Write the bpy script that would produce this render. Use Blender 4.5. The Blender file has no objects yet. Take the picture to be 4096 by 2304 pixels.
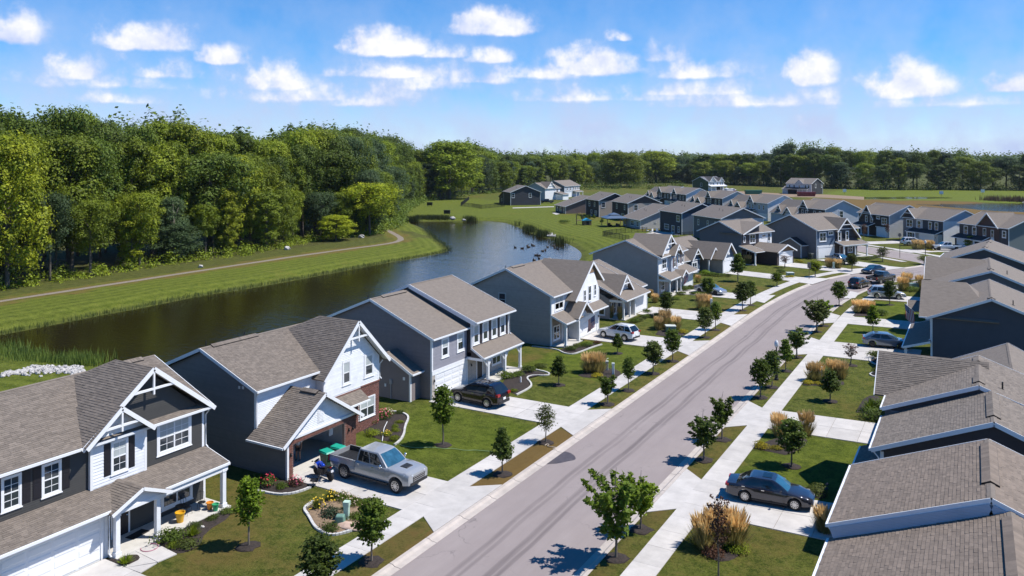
import bpy, bmesh, math, random
import numpy as np
from mathutils import Vector, Matrix, noise
from mathutils.geometry import delaunay_2d_cdt

R = math.radians
sc = bpy.context.scene
COL = sc.collection
rnd = random.Random(7)

# ------------------------------------------------------------------ camera, sky, sun, exposure
CAM_H, FPX, HZ = 20.5, 3200.0, 630.0
C30, S30 = math.cos(R(30)), math.sin(R(30))
cam = bpy.data.cameras.new('camera')
cam.sensor_width = 36.0
cam.lens = 36.0 * FPX / 4096.0
cam.shift_y = -(1152.0 - HZ) / 4096.0
cam.clip_start, cam.clip_end = 0.5, 9000.0
camo = bpy.data.objects.new('camera', cam)
camo.location = (0, 0, CAM_H)
camo.rotation_euler = (R(90), 0, R(30))
COL.objects.link(camo)
sc.camera = camo

SUN_AZ, SUN_EL = R(30.0), R(57.0)            # azimuth counted from +x towards +y
sv = Vector((math.cos(SUN_AZ) * math.cos(SUN_EL), math.sin(SUN_AZ) * math.cos(SUN_EL), math.sin(SUN_EL)))
sun = bpy.data.lights.new('sun', 'SUN')
sun.energy, sun.angle, sun.color = 4.5, R(0.53), (1.0, 0.955, 0.89)
suno = bpy.data.objects.new('sun', sun)
suno.rotation_euler = (-sv).to_track_quat('-Z', 'Y').to_euler()
suno.location = (60, 40, 120)
COL.objects.link(suno)

vs = sc.view_settings
sc.display_settings.display_device = 'sRGB'
vs.view_transform, vs.look, vs.gamma, vs.use_curve_mapping = 'Standard', 'None', 1.0, False
vs.exposure = 0.5
cy = sc.cycles
cy.max_bounces, cy.diffuse_bounces, cy.glossy_bounces, cy.transmission_bounces, cy.transparent_max_bounces = 6, 2, 3, 4, 6
cy.caustics_reflective = cy.caustics_refractive = False
cy.use_denoising = True


def ray(x, y):
 """direction of a photo point (2576 px wide copy) in the world"""
 X, Z = (x * 1.590062 - 2048) / FPX, -(y * 1.590062 - HZ) / FPX
 return Vector((X * C30 - S30, X * S30 + C30, Z))


def gp(x, y, z=0.0):
 """point of the ground (height z) seen at x, y of the 2576 px copy of the photograph"""
 d = ray(x, y)
 t = (z - CAM_H) / d.z
 return Vector((d.x * t, d.y * t, z))


def hgt(p, ty):
 """height above p at which a thing standing on p reaches photo row ty"""
 Y = -p.x * S30 + p.y * C30
 return CAM_H - (ty * 1.590062 - HZ) * Y / FPX


def mpp(p):
 """metres per pixel of the 2576 px copy at p"""
 return (-p.x * S30 + p.y * C30) / FPX * 1.590062


def make_world():
 w = bpy.data.worlds.new('World')
 sc.world = w
 w.use_nodes = True
 nt = w.node_tree
 N, L = nt.nodes, nt.links
 N.clear()
 out = N.new('ShaderNodeOutputWorld')
 bg = N.new('ShaderNodeBackground')
 sky = N.new('ShaderNodeTexSky')
 sky.sky_type = 'NISHITA'
 sky.sun_disc = False
 sky.sun_elevation = SUN_EL
 sky.sun_rotation = math.pi / 2 - SUN_AZ
 sky.altitude, sky.air_density, sky.dust_density, sky.ozone_density = 200, 0.75, 0.1, 4.5

 def math_(op, a, b=None, c=None, clamp=False):
  n = N.new('ShaderNodeMath')
  n.operation, n.use_clamp = op, clamp
  for i, v in enumerate((a, b, c)):
   if v is None:
    continue
   if isinstance(v, (int, float)):
    n.inputs[i].default_value = v
   else:
    L.new(v, n.inputs[i])
  return n.outputs[0]

 tc = N.new('ShaderNodeTexCoord')
 sep = N.new('ShaderNodeSeparateXYZ')
 L.new(tc.outputs['Generated'], sep.inputs[0])
 x, y, z = sep.outputs
 az = math_('MULTIPLY', math_('ARCTAN2', x, y), 57.29578)        # degrees clockwise from +y
 el = math_('MULTIPLY', math_('ARCSINE', z), 57.29578)
 nz1 = N.new('ShaderNodeTexNoise')
 nz1.noise_dimensions = '3D'
 nz1.inputs['Scale'].default_value = 15
 nz1.inputs['Detail'].default_value = 9
 nz1.inputs['Roughness'].default_value = 0.6
 L.new(tc.outputs['Generated'], nz1.inputs['Vector'])
 nz2 = N.new('ShaderNodeTexNoise')
 nz2.inputs['Scale'].default_value = 42
 nz2.inputs['Detail'].default_value = 6
 L.new(tc.outputs['Generated'], nz2.inputs['Vector'])
 n1 = math_('SUBTRACT', nz1.outputs['Fac'], 0.5)
 n2 = math_('SUBTRACT', nz2.outputs['Fac'], 0.5)
 azn = math_('ADD', az, math_('MULTIPLY', n2, 2.2))
 # the pattern of cumulus goes round the whole horizon: azimuth is wrapped every 72 degrees
 wrap = math_('SUBTRACT', math_('FLOORED_MODULO', math_('ADD', azn, 66.0), 72.0), 66.0)
 clouds = [(1257, 78, 100, 62, 1.0), (985, 128, 105, 66, 1.0), (1105, 140, 62, 30, .55), (1245, 152, 60, 36, .6), (1500, 178, 125, 68, 1.0),
   (1562, 100, 32, 24, .8), (1745, 190, 95, 44, .7), (2040, 198, 62, 74, 1.0), (2290, 228, 125, 84, 1.0), (2545, 224, 80, 36, .85),
   (378, 115, 120, 60, .9), (553, 152, 58, 48, .9), (200, 190, 66, 54, .7), (35, 95, 72, 72, .85), (430, 190, 110, 46, .55),
   (700, 215, 90, 66, .6), (905, 262, 110, 34, .5), (1350, 190, 110, 48, .65), (1010, 190, 190, 30, .45), (1700, 235, 190, 34, .35), (300, 255, 70, 26, .45), (1200, 205, 120, 36, .5), (1500, 250, 260, 30, .35), (820, 250, 200, 36, .35), (1900, 262, 220, 26, .32), (1110, 215, 90, 60, .45), (300, 215, 150, 34, .35), (2400, 262, 200, 26, .3), (1640, 150, 70, 40, .4)]
 field = None
 for (px, py, w_, h_, s_) in clouds:
  d = ray(px, py).normalized()
  a0 = math.degrees(math.atan2(d.x, d.y))
  e0 = math.degrees(math.asin(d.z))
  d2 = ray(px + w_, py).normalized()
  wa = 1.2 * abs(math.degrees(math.atan2(d2.x, d2.y)) - a0)
  he = h_ * 1.59 / FPX * 57.3
  u = math_('DIVIDE', math_('SUBTRACT', wrap, a0), wa)
  v = math_('DIVIDE', math_('SUBTRACT', el, e0), he)
  vv = math_('MAXIMUM', v, math_('MULTIPLY', v, -4.0))        # flat underside
  f = math_('SUBTRACT', 1.0, math_('SQRT', math_('ADD', math_('MULTIPLY', u, u), math_('MULTIPLY', vv, vv))))
  f = math_('MULTIPLY', math_('MAXIMUM', f, -1.0), s_)
  field = f if field is None else math_('MAXIMUM', field, f)
 dens = math_('ADD', math_('ADD', math_('MULTIPLY', field, 1.35), math_('MULTIPLY', n1, 1.9)), math_('MULTIPLY', n2, 1.25))
 mr = N.new('ShaderNodeMapRange')
 mr.interpolation_type = 'SMOOTHSTEP'
 mr.inputs['From Min'].default_value = -0.12
 mr.inputs['From Max'].default_value = 0.72
 L.new(dens, mr.inputs['Value'])
 # thin veil near the horizon
 mv = N.new('ShaderNodeMapRange')
 mv.inputs['From Min'].default_value = 16.0
 mv.inputs['From Max'].default_value = 1.0
 mv.inputs['To Max'].default_value = 0.97
 L.new(el, mv.inputs['Value'])
 veil = math_('MULTIPLY', mv.outputs[0], math_('ADD', 0.85, math_('MULTIPLY', n1, 1.5)), clamp=True)
 hs = N.new('ShaderNodeHueSaturation')
 hs.inputs['Saturation'].default_value = 1.62
 hs.inputs['Value'].default_value = 1.08
 L.new(sky.outputs[0], hs.inputs['Color'])
 m1 = N.new('ShaderNodeMix')
 m1.data_type = 'RGBA'
 m1.inputs[7].default_value = (3.5, 4.15, 5.9, 1)
 L.new(veil, m1.inputs[0])
 L.new(hs.outputs[0], m1.inputs[6])
 m2 = N.new('ShaderNodeMix')
 m2.data_type = 'RGBA'
 # white tops, faintly lilac where the cloud is thin
 cr = N.new('ShaderNodeMix')
 cr.data_type = 'RGBA'
 cr.inputs[6].default_value = (4.0, 4.5, 6.2, 1)
 cr.inputs[7].default_value = (6.8, 6.7, 6.9, 1)
 # billows: brighter where the cloud thins out upwards, lilac underneath
 up = N.new('ShaderNodeVectorMath')
 up.inputs[1].default_value = (0.004, 0.004, 0.016)
 L.new(tc.outputs['Generated'], up.inputs[0])
 nz3 = N.new('ShaderNodeTexNoise')
 for k_ in ('Scale', 'Detail', 'Roughness'):
  nz3.inputs[k_].default_value = nz1.inputs[k_].default_value
 L.new(up.outputs[0], nz3.inputs['Vector'])
 lit = math_('MULTIPLY_ADD', math_('SUBTRACT', nz1.outputs['Fac'], nz3.outputs['Fac']), 3.6, 0.42)
 lit = math_('ADD', lit, math_('MULTIPLY', math_('SUBTRACT', mr.outputs[0], 0.5), 0.55), None, True)
 L.new(lit, cr.inputs[0])
 L.new(math_('MULTIPLY', mr.outputs[0], 0.93), m2.inputs[0])
 L.new(m1.outputs[2], m2.inputs[6])
 L.new(cr.outputs[2], m2.inputs[7])
 L.new(m2.outputs[2], bg.inputs['Color'])
 bg.inputs['Strength'].default_value = 0.112
 L.new(bg.outputs[0], out.inputs[0])


make_world()
# ------------------------------------------------------------------ materials
MATS = {}


def mat(name, col, rough=0.75, metal=0.0, var=0.0, vscale=6.0, bump=0.0, bscale=40.0, col2=None, spec=None, coat=0.0, lap=0.0, island=0.0, stretch=None, trans=0.0, alpha=1.0):
 """plain procedural surface: base colour broken up by two scales of noise, fine relief, optional lap lines"""
 if name in MATS:
  return MATS[name]
 m = bpy.data.materials.new(name)
 MATS[name] = m
 m.use_nodes = True
 nt = m.node_tree
 N, L = nt.nodes, nt.links
 b = N['Principled BSDF']
 b.inputs['Roughness'].default_value = rough
 b.inputs['Metallic'].default_value = metal
 if spec is not None:
  b.inputs['Specular IOR Level'].default_value = spec
 if coat:
  b.inputs['Coat Weight'].default_value = coat
  b.inputs['Coat Roughness'].default_value = 0.04
 rgb = N.new('ShaderNodeRGB')
 rgb.outputs[0].default_value = (*col, 1)
 cur = rgb.outputs[0]
 geo = N.new('ShaderNodeNewGeometry')
 vec = geo.outputs['Position']
 if stretch:
  mp = N.new('ShaderNodeMapping')
  mp.inputs['Scale'].default_value = stretch
  L.new(vec, mp.inputs['Vector'])
  vec = mp.outputs[0]
 if var:
  n = N.new('ShaderNodeTexNoise')
  n.inputs['Scale'].default_value = vscale
  n.inputs['Detail'].default_value = 6
  n.inputs['Roughness'].default_value = 0.65
  L.new(vec, n.inputs['Vector'])
  mr = N.new('ShaderNodeMapRange')
  mr.inputs['From Min'].default_value, mr.inputs['From Max'].default_value = 0.3, 0.7
  L.new(n.outputs['Fac'], mr.inputs['Value'])
  mx = N.new('ShaderNodeMix')
  mx.data_type = 'RGBA'
  c2 = col2 or tuple(max(0, c * (1 - var)) for c in col)
  c1 = col if col2 else tuple(min(1, c * (1 + var)) for c in col)
  mx.inputs[6].default_value = (*c1, 1)
  mx.inputs[7].default_value = (*c2, 1)
  L.new(mr.outputs[0], mx.inputs[0])
  cur = mx.outputs[2]
 if island:
  mu = N.new('ShaderNodeMapRange')
  mu.inputs['To Min'].default_value, mu.inputs['To Max'].default_value = 1 - island, 1 + island
  oi = N.new('ShaderNodeObjectInfo')
  ad = N.new('ShaderNodeMath'); ad.operation = 'ADD'
  fr = N.new('ShaderNodeMath'); fr.operation = 'FRACT'
  L.new(geo.outputs['Random Per Island'], ad.inputs[0]); L.new(oi.outputs['Random'], ad.inputs[1]); L.new(ad.outputs[0], fr.inputs[0])
  L.new(fr.outputs[0], mu.inputs['Value'])
  vm = N.new('ShaderNodeVectorMath'); vm.operation = 'SCALE'
  L.new(cur, vm.inputs[0]); L.new(mu.outputs[0], vm.inputs['Scale'])
  cur = vm.outputs[0]
 L.new(cur, b.inputs['Base Color'])
 hsrc = None
 if bump:
  n2 = N.new('ShaderNodeTexNoise')
  n2.inputs['Scale'].default_value = bscale
  n2.inputs['Detail'].default_value = 5
  L.new(vec, n2.inputs['Vector'])
  hsrc = n2.outputs['Fac']
 if lap:
  sx = N.new('ShaderNodeSeparateXYZ')
  L.new(geo.outputs['Position'], sx.inputs[0])
  dv = N.new('ShaderNodeMath'); dv.operation = 'DIVIDE'; dv.inputs[1].default_value = lap
  fr2 = N.new('ShaderNodeMath'); fr2.operation = 'FRACT'
  L.new(sx.outputs['Z'], dv.inputs[0]); L.new(dv.outputs[0], fr2.inputs[0])
  sb = N.new('ShaderNodeMath'); sb.operation = 'SUBTRACT'; sb.inputs[0].default_value = 1.0
  L.new(fr2.outputs[0], sb.inputs[1])
  bp0 = N.new('ShaderNodeBump')
  bp0.inputs['Strength'].default_value = 1.0
  bp0.inputs['Distance'].default_value = 0.022
  L.new(sb.outputs[0], bp0.inputs['Height'])
  if hsrc is None:
   L.new(bp0.outputs[0], b.inputs['Normal'])
  lapn = bp0.outputs[0]
 if hsrc is not None:
  bp = N.new('ShaderNodeBump')
  bp.inputs['Strength'].default_value = min(1.0, bump)
  bp.inputs['Distance'].default_value = 0.02 * max(1.0, bump)
  L.new(hsrc, bp.inputs['Height'])
  if lap:
   L.new(lapn, bp.inputs['Normal'])
  L.new(bp.outputs[0], b.inputs['Normal'])
 if trans:
  tr = N.new('ShaderNodeBsdfTranslucent')
  L.new(cur, tr.inputs['Color'])
  ms = N.new('ShaderNodeMixShader')
  ms.inputs[0].default_value = trans
  L.new(b.outputs[0], ms.inputs[1]); L.new(tr.outputs[0], ms.inputs[2])
  L.new(ms.outputs[0], N['Material Output'].inputs['Surface'])
 return m


def glass_mat(name, col=(0.02, 0.03, 0.035), rough=0.04, spec=0.8):
 return mat(name, col, rough, 0.0, var=0.35, vscale=1.7, spec=spec)


WHITE = mat('white_trim_paint', (0.78, 0.79, 0.80), 0.45, var=0.04, vscale=3)
GUTTER = mat('white_aluminium', (0.74, 0.76, 0.78), 0.35, var=0.03, vscale=2)
DOORW = mat('garage_door_white', (0.76, 0.77, 0.78), 0.45, var=0.03, vscale=2)
SHUT = mat('black_shutter', (0.012, 0.011, 0.016), 0.5, var=0.2)
BURG = mat('burgundy_shutter', (0.06, 0.012, 0.016), 0.5, var=0.2)
BLACK = mat('black_metal', (0.012, 0.012, 0.013), 0.45)
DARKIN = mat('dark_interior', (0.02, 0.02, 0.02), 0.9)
PANE = glass_mat('window_glass', (0.03, 0.04, 0.05), 0.05, 0.9)
BLIND = mat('window_blind', (0.42, 0.46, 0.46), 0.35, var=0.12, vscale=1.2, spec=0.7)
CONC = mat('concrete_white', (0.47, 0.445, 0.42), 0.85, var=0.13, vscale=0.9, bump=0.25, bscale=90, island=0.07)
CURBM = mat('concrete_curb', (0.43, 0.38, 0.34), 0.85, var=0.14, vscale=1.1, bump=0.3, bscale=60, island=0.06)
PORCHC = mat('porch_concrete', (0.50, 0.48, 0.44), 0.85, var=0.10, vscale=2.0)
MULCH = mat('dark_mulch', (0.030, 0.021, 0.017), 0.95, var=0.7, vscale=9, bump=1.0, bscale=28)
DIRT = mat('bare_dirt', (0.23, 0.16, 0.10), 0.95, var=0.3, vscale=4, bump=0.7, bscale=24)
BARK = mat('tree_bark', (0.10, 0.085, 0.07), 0.9, var=0.35, vscale=5, bump=0.8, bscale=18)
BARKL = mat('young_bark', (0.17, 0.14, 0.11), 0.85, var=0.3, vscale=8)
TYRE = mat('tyre_rubber', (0.014, 0.014, 0.015), 0.8)
RIM = mat('alloy_rim', (0.62, 0.62, 0.63), 0.28, 0.85)
RIMD = mat('dark_rim', (0.03, 0.03, 0.03), 0.35, 0.6)
CHROME = mat('chrome', (0.75, 0.75, 0.76), 0.12, 1.0)
CARGL = glass_mat('car_glass', (0.012, 0.02, 0.028), 0.03, 0.9)
SHIELD = glass_mat('windscreen_sky_tint', (0.03, 0.10, 0.16), 0.03, 1.0)  # reflected sky is put into the base colour as blue
LAMPR = mat('tail_lamp_red', (0.32, 0.012, 0.012), 0.2)
LAMPW = mat('head_lamp_clear', (0.72, 0.74, 0.76), 0.12)
PLAST = mat('black_plastic', (0.018, 0.018, 0.02), 0.55)
UTILG = mat('utility_green', (0.13, 0.24, 0.19), 0.5, var=0.1)
UTILL = mat('utility_pale_green', (0.42, 0.56, 0.46), 0.5, var=0.08)
STONE = mat('pale_stone', (0.42, 0.40, 0.38), 0.85, var=0.25, vscale=3, bump=0.6, bscale=12, island=0.2)
EDGE = mat('edging_concrete', (0.50, 0.49, 0.47), 0.85, var=0.12, vscale=4, island=0.08)
WOODM = mat('weathered_wood', (0.22, 0.14, 0.08), 0.8, var=0.3, vscale=6)
ROOFDK = mat('dark_shingle', (0.030, 0.029, 0.032), 0.9, var=0.25, vscale=5, bump=0.5, bscale=22)


def roof_mat(name, c):
 """asphalt shingle seen from too far to tell tabs apart: courses as relief, blotchy granule colour"""
 return mat(name, c, 0.9, var=0.16, vscale=2.2, bump=0.9, bscale=9, stretch=(1.0, 1.0, 4.0))


ROOF = roof_mat('shingle_taupe', (0.172, 0.144, 0.120))
SHING = mat('shingle_tab', (0.169, 0.141, 0.117), 0.9, var=0.14, vscale=5, bump=0.5, bscale=60, island=0.17)
ROOFG = roof_mat('shingle_grey', (0.166, 0.142, 0.122))
SHINGB = mat('shingle_tab_brown', (0.184, 0.145, 0.115), 0.9, var=0.13, vscale=5, bump=0.5, bscale=60, island=0.15)


# ------------------------------------------------------------------ mesh building
def link(o, parent=None):
 COL.objects.link(o)
 if parent is not None:
  o.parent = parent
 return o


def tag(o, label=None, cat=None, group=None, kind=None):
 if label: o['label'] = label
 if cat: o['category'] = cat
 if group: o['group'] = group
 if kind: o['kind'] = kind
 return o


def empty(name, loc, rz=0.0, label=None, cat=None, group=None):
 o = bpy.data.objects.new(name, None)
 o.empty_display_size = 0.3
 o.location = loc
 o.rotation_euler = (0, 0, rz)
 link(o)
 return tag(o, label, cat, group)


def copy_tree(o, parent=None):
 c = o.copy()
 COL.objects.link(c)
 if parent is not None:
  c.parent = parent
 for ch in list(o.children):
  copy_tree(ch, c)
 return c


class MB:
 def __init__(s):
  s.v, s.f, s.m = [], [], []

 def add(s, vs, fs, mi=0):
  n = len(s.v)
  s.v.extend([tuple(p) for p in vs])
  s.f.extend([tuple(i + n for i in f) for f in fs])
  s.m.extend([mi] * len(fs))
  return s

 def box(s, x0, y0, z0, x1, y1, z1, mi=0):
  x0, x1 = min(x0, x1), max(x0, x1); y0, y1 = min(y0, y1), max(y0, y1); z0, z1 = min(z0, z1), max(z0, z1)
  return s.add([(x0, y0, z0), (x1, y0, z0), (x1, y1, z0), (x0, y1, z0), (x0, y0, z1), (x1, y0, z1), (x1, y1, z1), (x0, y1, z1)],
     [(0, 3, 2, 1), (4, 5, 6, 7), (0, 1, 5, 4), (1, 2, 6, 5), (2, 3, 7, 6), (3, 0, 4, 7)], mi)

 def hexa(s, b, t, mi=0):
  """bottom and top quads (same winding, counter-clockwise from above)"""
  return s.add(list(b) + list(t), [(3, 2, 1, 0), (4, 5, 6, 7), (0, 1, 5, 4), (1, 2, 6, 5), (2, 3, 7, 6), (3, 0, 4, 7)], mi)

 def prism(s, poly, dz, mi=0):
  """polygon given as 3d points, extruded by vector dz"""
  n = len(poly)
  d = Vector(dz)
  top = [tuple(Vector(p) + d) for p in poly]
  fs = [tuple(range(n - 1, -1, -1)), tuple(range(n, 2 * n))]
  fs += [(i, (i + 1) % n, n + (i + 1) % n, n + i) for i in range(n)]
  return s.add(list(poly) + top, fs, mi)

 def bar(s, a, b, w, h, up=(0, 0, 1), mi=0):
  """rectangular bar from a to b: w across, h along up"""
  a, b, up = Vector(a), Vector(b), Vector(up)
  d = (b - a).normalized()
  sd = d.cross(up)
  if sd.length < 1e-5:
   sd = d.cross(Vector((1, 0, 0)))
  sd.normalize()
  u = sd.cross(d).normalized()
  P = []
  for q in (a, b):
   for i, j in ((-1, -1), (1, -1), (1, 1), (-1, 1)):
    P.append(q + sd * (i * w / 2) + u * (j * h / 2))
  return s.add(P, [(0, 1, 2, 3), (7, 6, 5, 4), (0, 4, 5, 1), (1, 5, 6, 2), (2, 6, 7, 3), (3, 7, 4, 0)], mi)

 def tube(s, pts, radii, n=8, mi=0, cap=True):
  pts = [Vector(p) for p in pts]
  if isinstance(radii, (int, float)):
   radii = [radii] * len(pts)
  base = len(s.v)
  ref = Vector((0, 0, 1))
  for k, p in enumerate(pts):
   d = (pts[min(k + 1, len(pts) - 1)] - pts[max(k - 1, 0)])
   d = d.normalized() if d.length > 1e-9 else Vector((0, 0, 1))
   a = d.cross(ref)
   if a.length < 0.05:
    a = d.cross(Vector((1, 0, 0)))
   a.normalize()
   b = d.cross(a)
   for i in range(n):
    t = 2 * math.pi * i / n
    s.v.append(tuple(p + (a * math.cos(t) + b * math.sin(t)) * radii[k]))
  for k in range(len(pts) - 1):
   for i in range(n):
    j = (i + 1) % n
    s.f.append((base + k * n + i, base + k * n + j, base + (k + 1) * n + j, base + (k + 1) * n + i))
    s.m.append(mi)
  if cap:
   s.f.append(tuple(base + i for i in range(n - 1, -1, -1))); s.m.append(mi)
   e = base + (len(pts) - 1) * n
   s.f.append(tuple(e + i for i in range(n))); s.m.append(mi)
  return s

 def lathe(s, prof, c=(0, 0, 0), n=16, mi=0, axis='z'):
  base = len(s.v)
  for (r, z) in prof:
   for i in range(n):
    t = 2 * math.pi * i / n
    x, y = r * math.cos(t), r * math.sin(t)
    p = (x, y, z) if axis == 'z' else ((x, z, y) if axis == 'y' else (z, x, y))
    s.v.append((p[0] + c[0], p[1] + c[1], p[2] + c[2]))
  for k in range(len(prof) - 1):
   for i in range(n):
    j = (i + 1) % n
    s.f.append((base + k * n + i, base + k * n + j, base + (k + 1) * n + j, base + (k + 1) * n + i)); s.m.append(mi)
  s.f.append(tuple(base + i for i in range(n - 1, -1, -1))); s.m.append(mi)
  e = base + (len(prof) - 1) * n
  s.f.append(tuple(e + i for i in range(n))); s.m.append(mi)
  return s

 def blob(s, c, r, seed=0, n=10, m=7, amp=0.18, mi=0):
  base = len(s.v)
  for k in range(m + 1):
   ph = math.pi * k / m
   for i in range(n):
    t = 2 * math.pi * i / n
    d = Vector((math.sin(ph) * math.cos(t), math.sin(ph) * math.sin(t), math.cos(ph)))
    q = 1 + amp * noise.noise(d * 1.7 + Vector((seed * 3.1, seed * 1.7, 0)))*2
    s.v.append((c[0] + d.x * r[0] * q, c[1] + d.y * r[1] * q, c[2] + d.z * r[2] * q))
  for k in range(m):
   for i in range(n):
    j = (i + 1) % n
    s.f.append((base + k * n + i, base + (k + 1) * n + i, base + (k + 1) * n + j, base + k * n + j)); s.m.append(mi)
  return s

 def mesh(s, name, mats, smooth=False):
  me = bpy.data.meshes.new(name)
  me.from_pydata(s.v, [], s.f)
  if not isinstance(mats, (list, tuple)):
   mats = [mats]
  for q in mats:
   me.materials.append(q)
  if len(mats) > 1:
   me.polygons.foreach_set('material_index', s.m)
  if smooth:
   me.polygons.foreach_set('use_smooth', [True] * len(me.polygons))
  me.update()
  return me

 def build(s, name, mats, parent=None, loc=None, rz=None, smooth=False):
  o = bpy.data.objects.new(name, s.mesh(name, mats, smooth))
  if loc is not None: o.location = loc
  if rz is not None: o.rotation_euler = (0, 0, rz)
  return link(o, parent)


def bevel(o, w=0.02, seg=2, ang=40):
 md = o.modifiers.new('bevel', 'BEVEL')
 md.width, md.segments, md.limit_method, md.angle_limit = w, seg, 'ANGLE', R(ang)
 return o


def inst(name, me, parent=None, loc=None, rz=None, scale=None):
 o = bpy.data.objects.new(name, me)
 if loc is not None: o.location = loc
 if rz is not None: o.rotation_euler = (0, 0, rz)
 if scale is not None: o.scale = scale if not isinstance(scale, (int, float)) else (scale,) * 3
 return link(o, parent)
# ------------------------------------------------------------------ ground, pond, road, pavements
EL = [(-24.85, -60), (-24.85, 10), (-24.85, 60), (-24.85, 98), (-24.8, 106), (-24.65, 113), (-24.25, 121), (-23.5, 130), (-22.3, 138.5), (-20.7, 145.5), (-17.9, 153), (-14.2, 159.3),
 (-10.9, 164.8), (-8.6, 169), (-7.9, 171.2), (-7.9, 173.3), (-8.8, 175.3), (-10.6, 177.3), (-13.4, 180.2), (-17.8, 185.0), (-22.1, 189.7), (-45.0, 214.6), (-80, 252.7)]
ER = [(-17.1, -60), (-17.1, 10), (-17.1, 60), (-17.1, 102), (-17.05, 110), (-16.75, 119), (-15.9, 128), (-14.2, 138.5), (-11.7, 146.9), (-6.4, 155.1), (-1.5, 161.0), (2.5, 162.6), (8, 159), (40, 124)]
EF = [(44, 129.5), (5, 172.2), (-7.34, 185.4), (-14.09, 192.6), (-18.97, 197.4), (-23.43, 201.6), (-47, 226.5), (-83, 265)]


def resample(pl, step):
 out = [Vector(pl[0])]
 for a, b in zip(pl[:-1], pl[1:]):
  a, b = Vector(a), Vector(b)
  n = max(1, round((b - a).length / step))
  for i in range(1, n + 1):
   out.append(a.lerp(b, i / n))
 return out


def offset(pl, d):
 """polyline moved d metres to its left"""
 pl = [Vector(p[:2]) for p in pl]
 out = []
 for i, p in enumerate(pl):
  t1 = (pl[i] - pl[i - 1]).normalized() if i else None
  t2 = (pl[i + 1] - pl[i]).normalized() if i < len(pl) - 1 else None
  t = ((t1 or t2) + (t2 or t1)).normalized()
  n = Vector((-t.y, t.x))
  k = 1.0
  if t1 and t2:
   k = 1 / max(0.5, n.dot(Vector((-t1.y, t1.x))))
  out.append(p + n * d * k)
 return out


def smooth_pl(pl, it=2):
 pl = [Vector(p) for p in pl]
 for _ in range(it):
  q = [pl[0]]
  for a, b in zip(pl[:-1], pl[1:]):
   q += [a.lerp(b, .25), a.lerp(b, .75)]
  q.append(pl[-1])
  pl = q
 return pl


ELs, ERs, EFs = smooth_pl(EL), smooth_pl(ER), smooth_pl(EF)


def road_loop(d):
 l = offset(ELs, d)
 r = offset(ERs, -d)
 f = offset(EFs, -d)
 return list(reversed(l)) + list(r) + list(f)      # closed, clockwise or not does not matter


SHORE = [(-101.9, 50), (-102, 54.5), (-102.3, 59), (-102.8, 66), (-102.8, 73.6), (-104.0, 83.3), (-102.6, 93), (-103, 110), (-103.7, 127.9), (-103, 137.6), (-103.3, 145.6), (-104.6, 152.3), (-112.0, 161.1),
  (-121.3, 170.5), (-135.2, 186.4), (-149.2, 201.1), (-161.5, 211), (-162.2, 216), (-153.3, 222.1), (-146.4, 228.8), (-136.3, 229.6), (-121.4, 214.1), (-113.4, 204.3), (-103.3, 192.9), (-98.7, 189.2), (-90.0, 182),
  (-84.9, 176.1), (-79.3, 168.5), (-75.1, 161.1), (-72.1, 153.8), (-70, 147), (-67, 130), (-66, 100), (-67, 70), (-69.5, 58), (-74.5, 52), (-80.7, 50.3), (-89.8, 49.6), (-97, 49.0)]
SHORE = [tuple(p) for p in smooth_pl(SHORE + SHORE[:1], 1)[:-1]]
POND2 = [(-20, 399), (-6, 412), (6, 424), (24, 436), (60, 446), (60, 380), (30, 366), (12, 364), (-2, 376), (-12, 388)]
CREEK = [(-58, 452), (-40, 468), (-14, 481), (-6, 470), (-30, 447), (-44, 439)]


def poly_dist(P, poly):
 """signed distance (negative inside) of points P (n,2) to a closed polygon"""
 A = np.array(poly, float); B = np.roll(A, -1, 0)
 d = np.full(len(P), 1e9)
 ins = np.zeros(len(P), bool)
 for a, b in zip(A, B):
  ab = b - a
  t = np.clip(((P - a) @ ab) / max(1e-9, ab @ ab), 0, 1)
  q = P - (a + t[:, None] * ab)
  d = np.minimum(d, np.hypot(q[:, 0], q[:, 1]))
  c = ((a[1] > P[:, 1]) != (b[1] > P[:, 1]))
  with np.errstate(divide='ignore', invalid='ignore'):
   xi = (b[0] - a[0]) * (P[:, 1] - a[1]) / (b[1] - a[1] + 1e-12) + a[0]
  ins ^= c & (P[:, 0] < xi)
 return np.where(ins, -d, d)


PATH = [(-119.5, 40), (-120.2, 62), (-120.6, 78), (-121.3, 97), (-121.8, 117), (-121.6, 135), (-120.6, 146.8), (-121.0, 153), (-123.5, 159), (-130, 166), (-138, 173), (-150, 184)]


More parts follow.
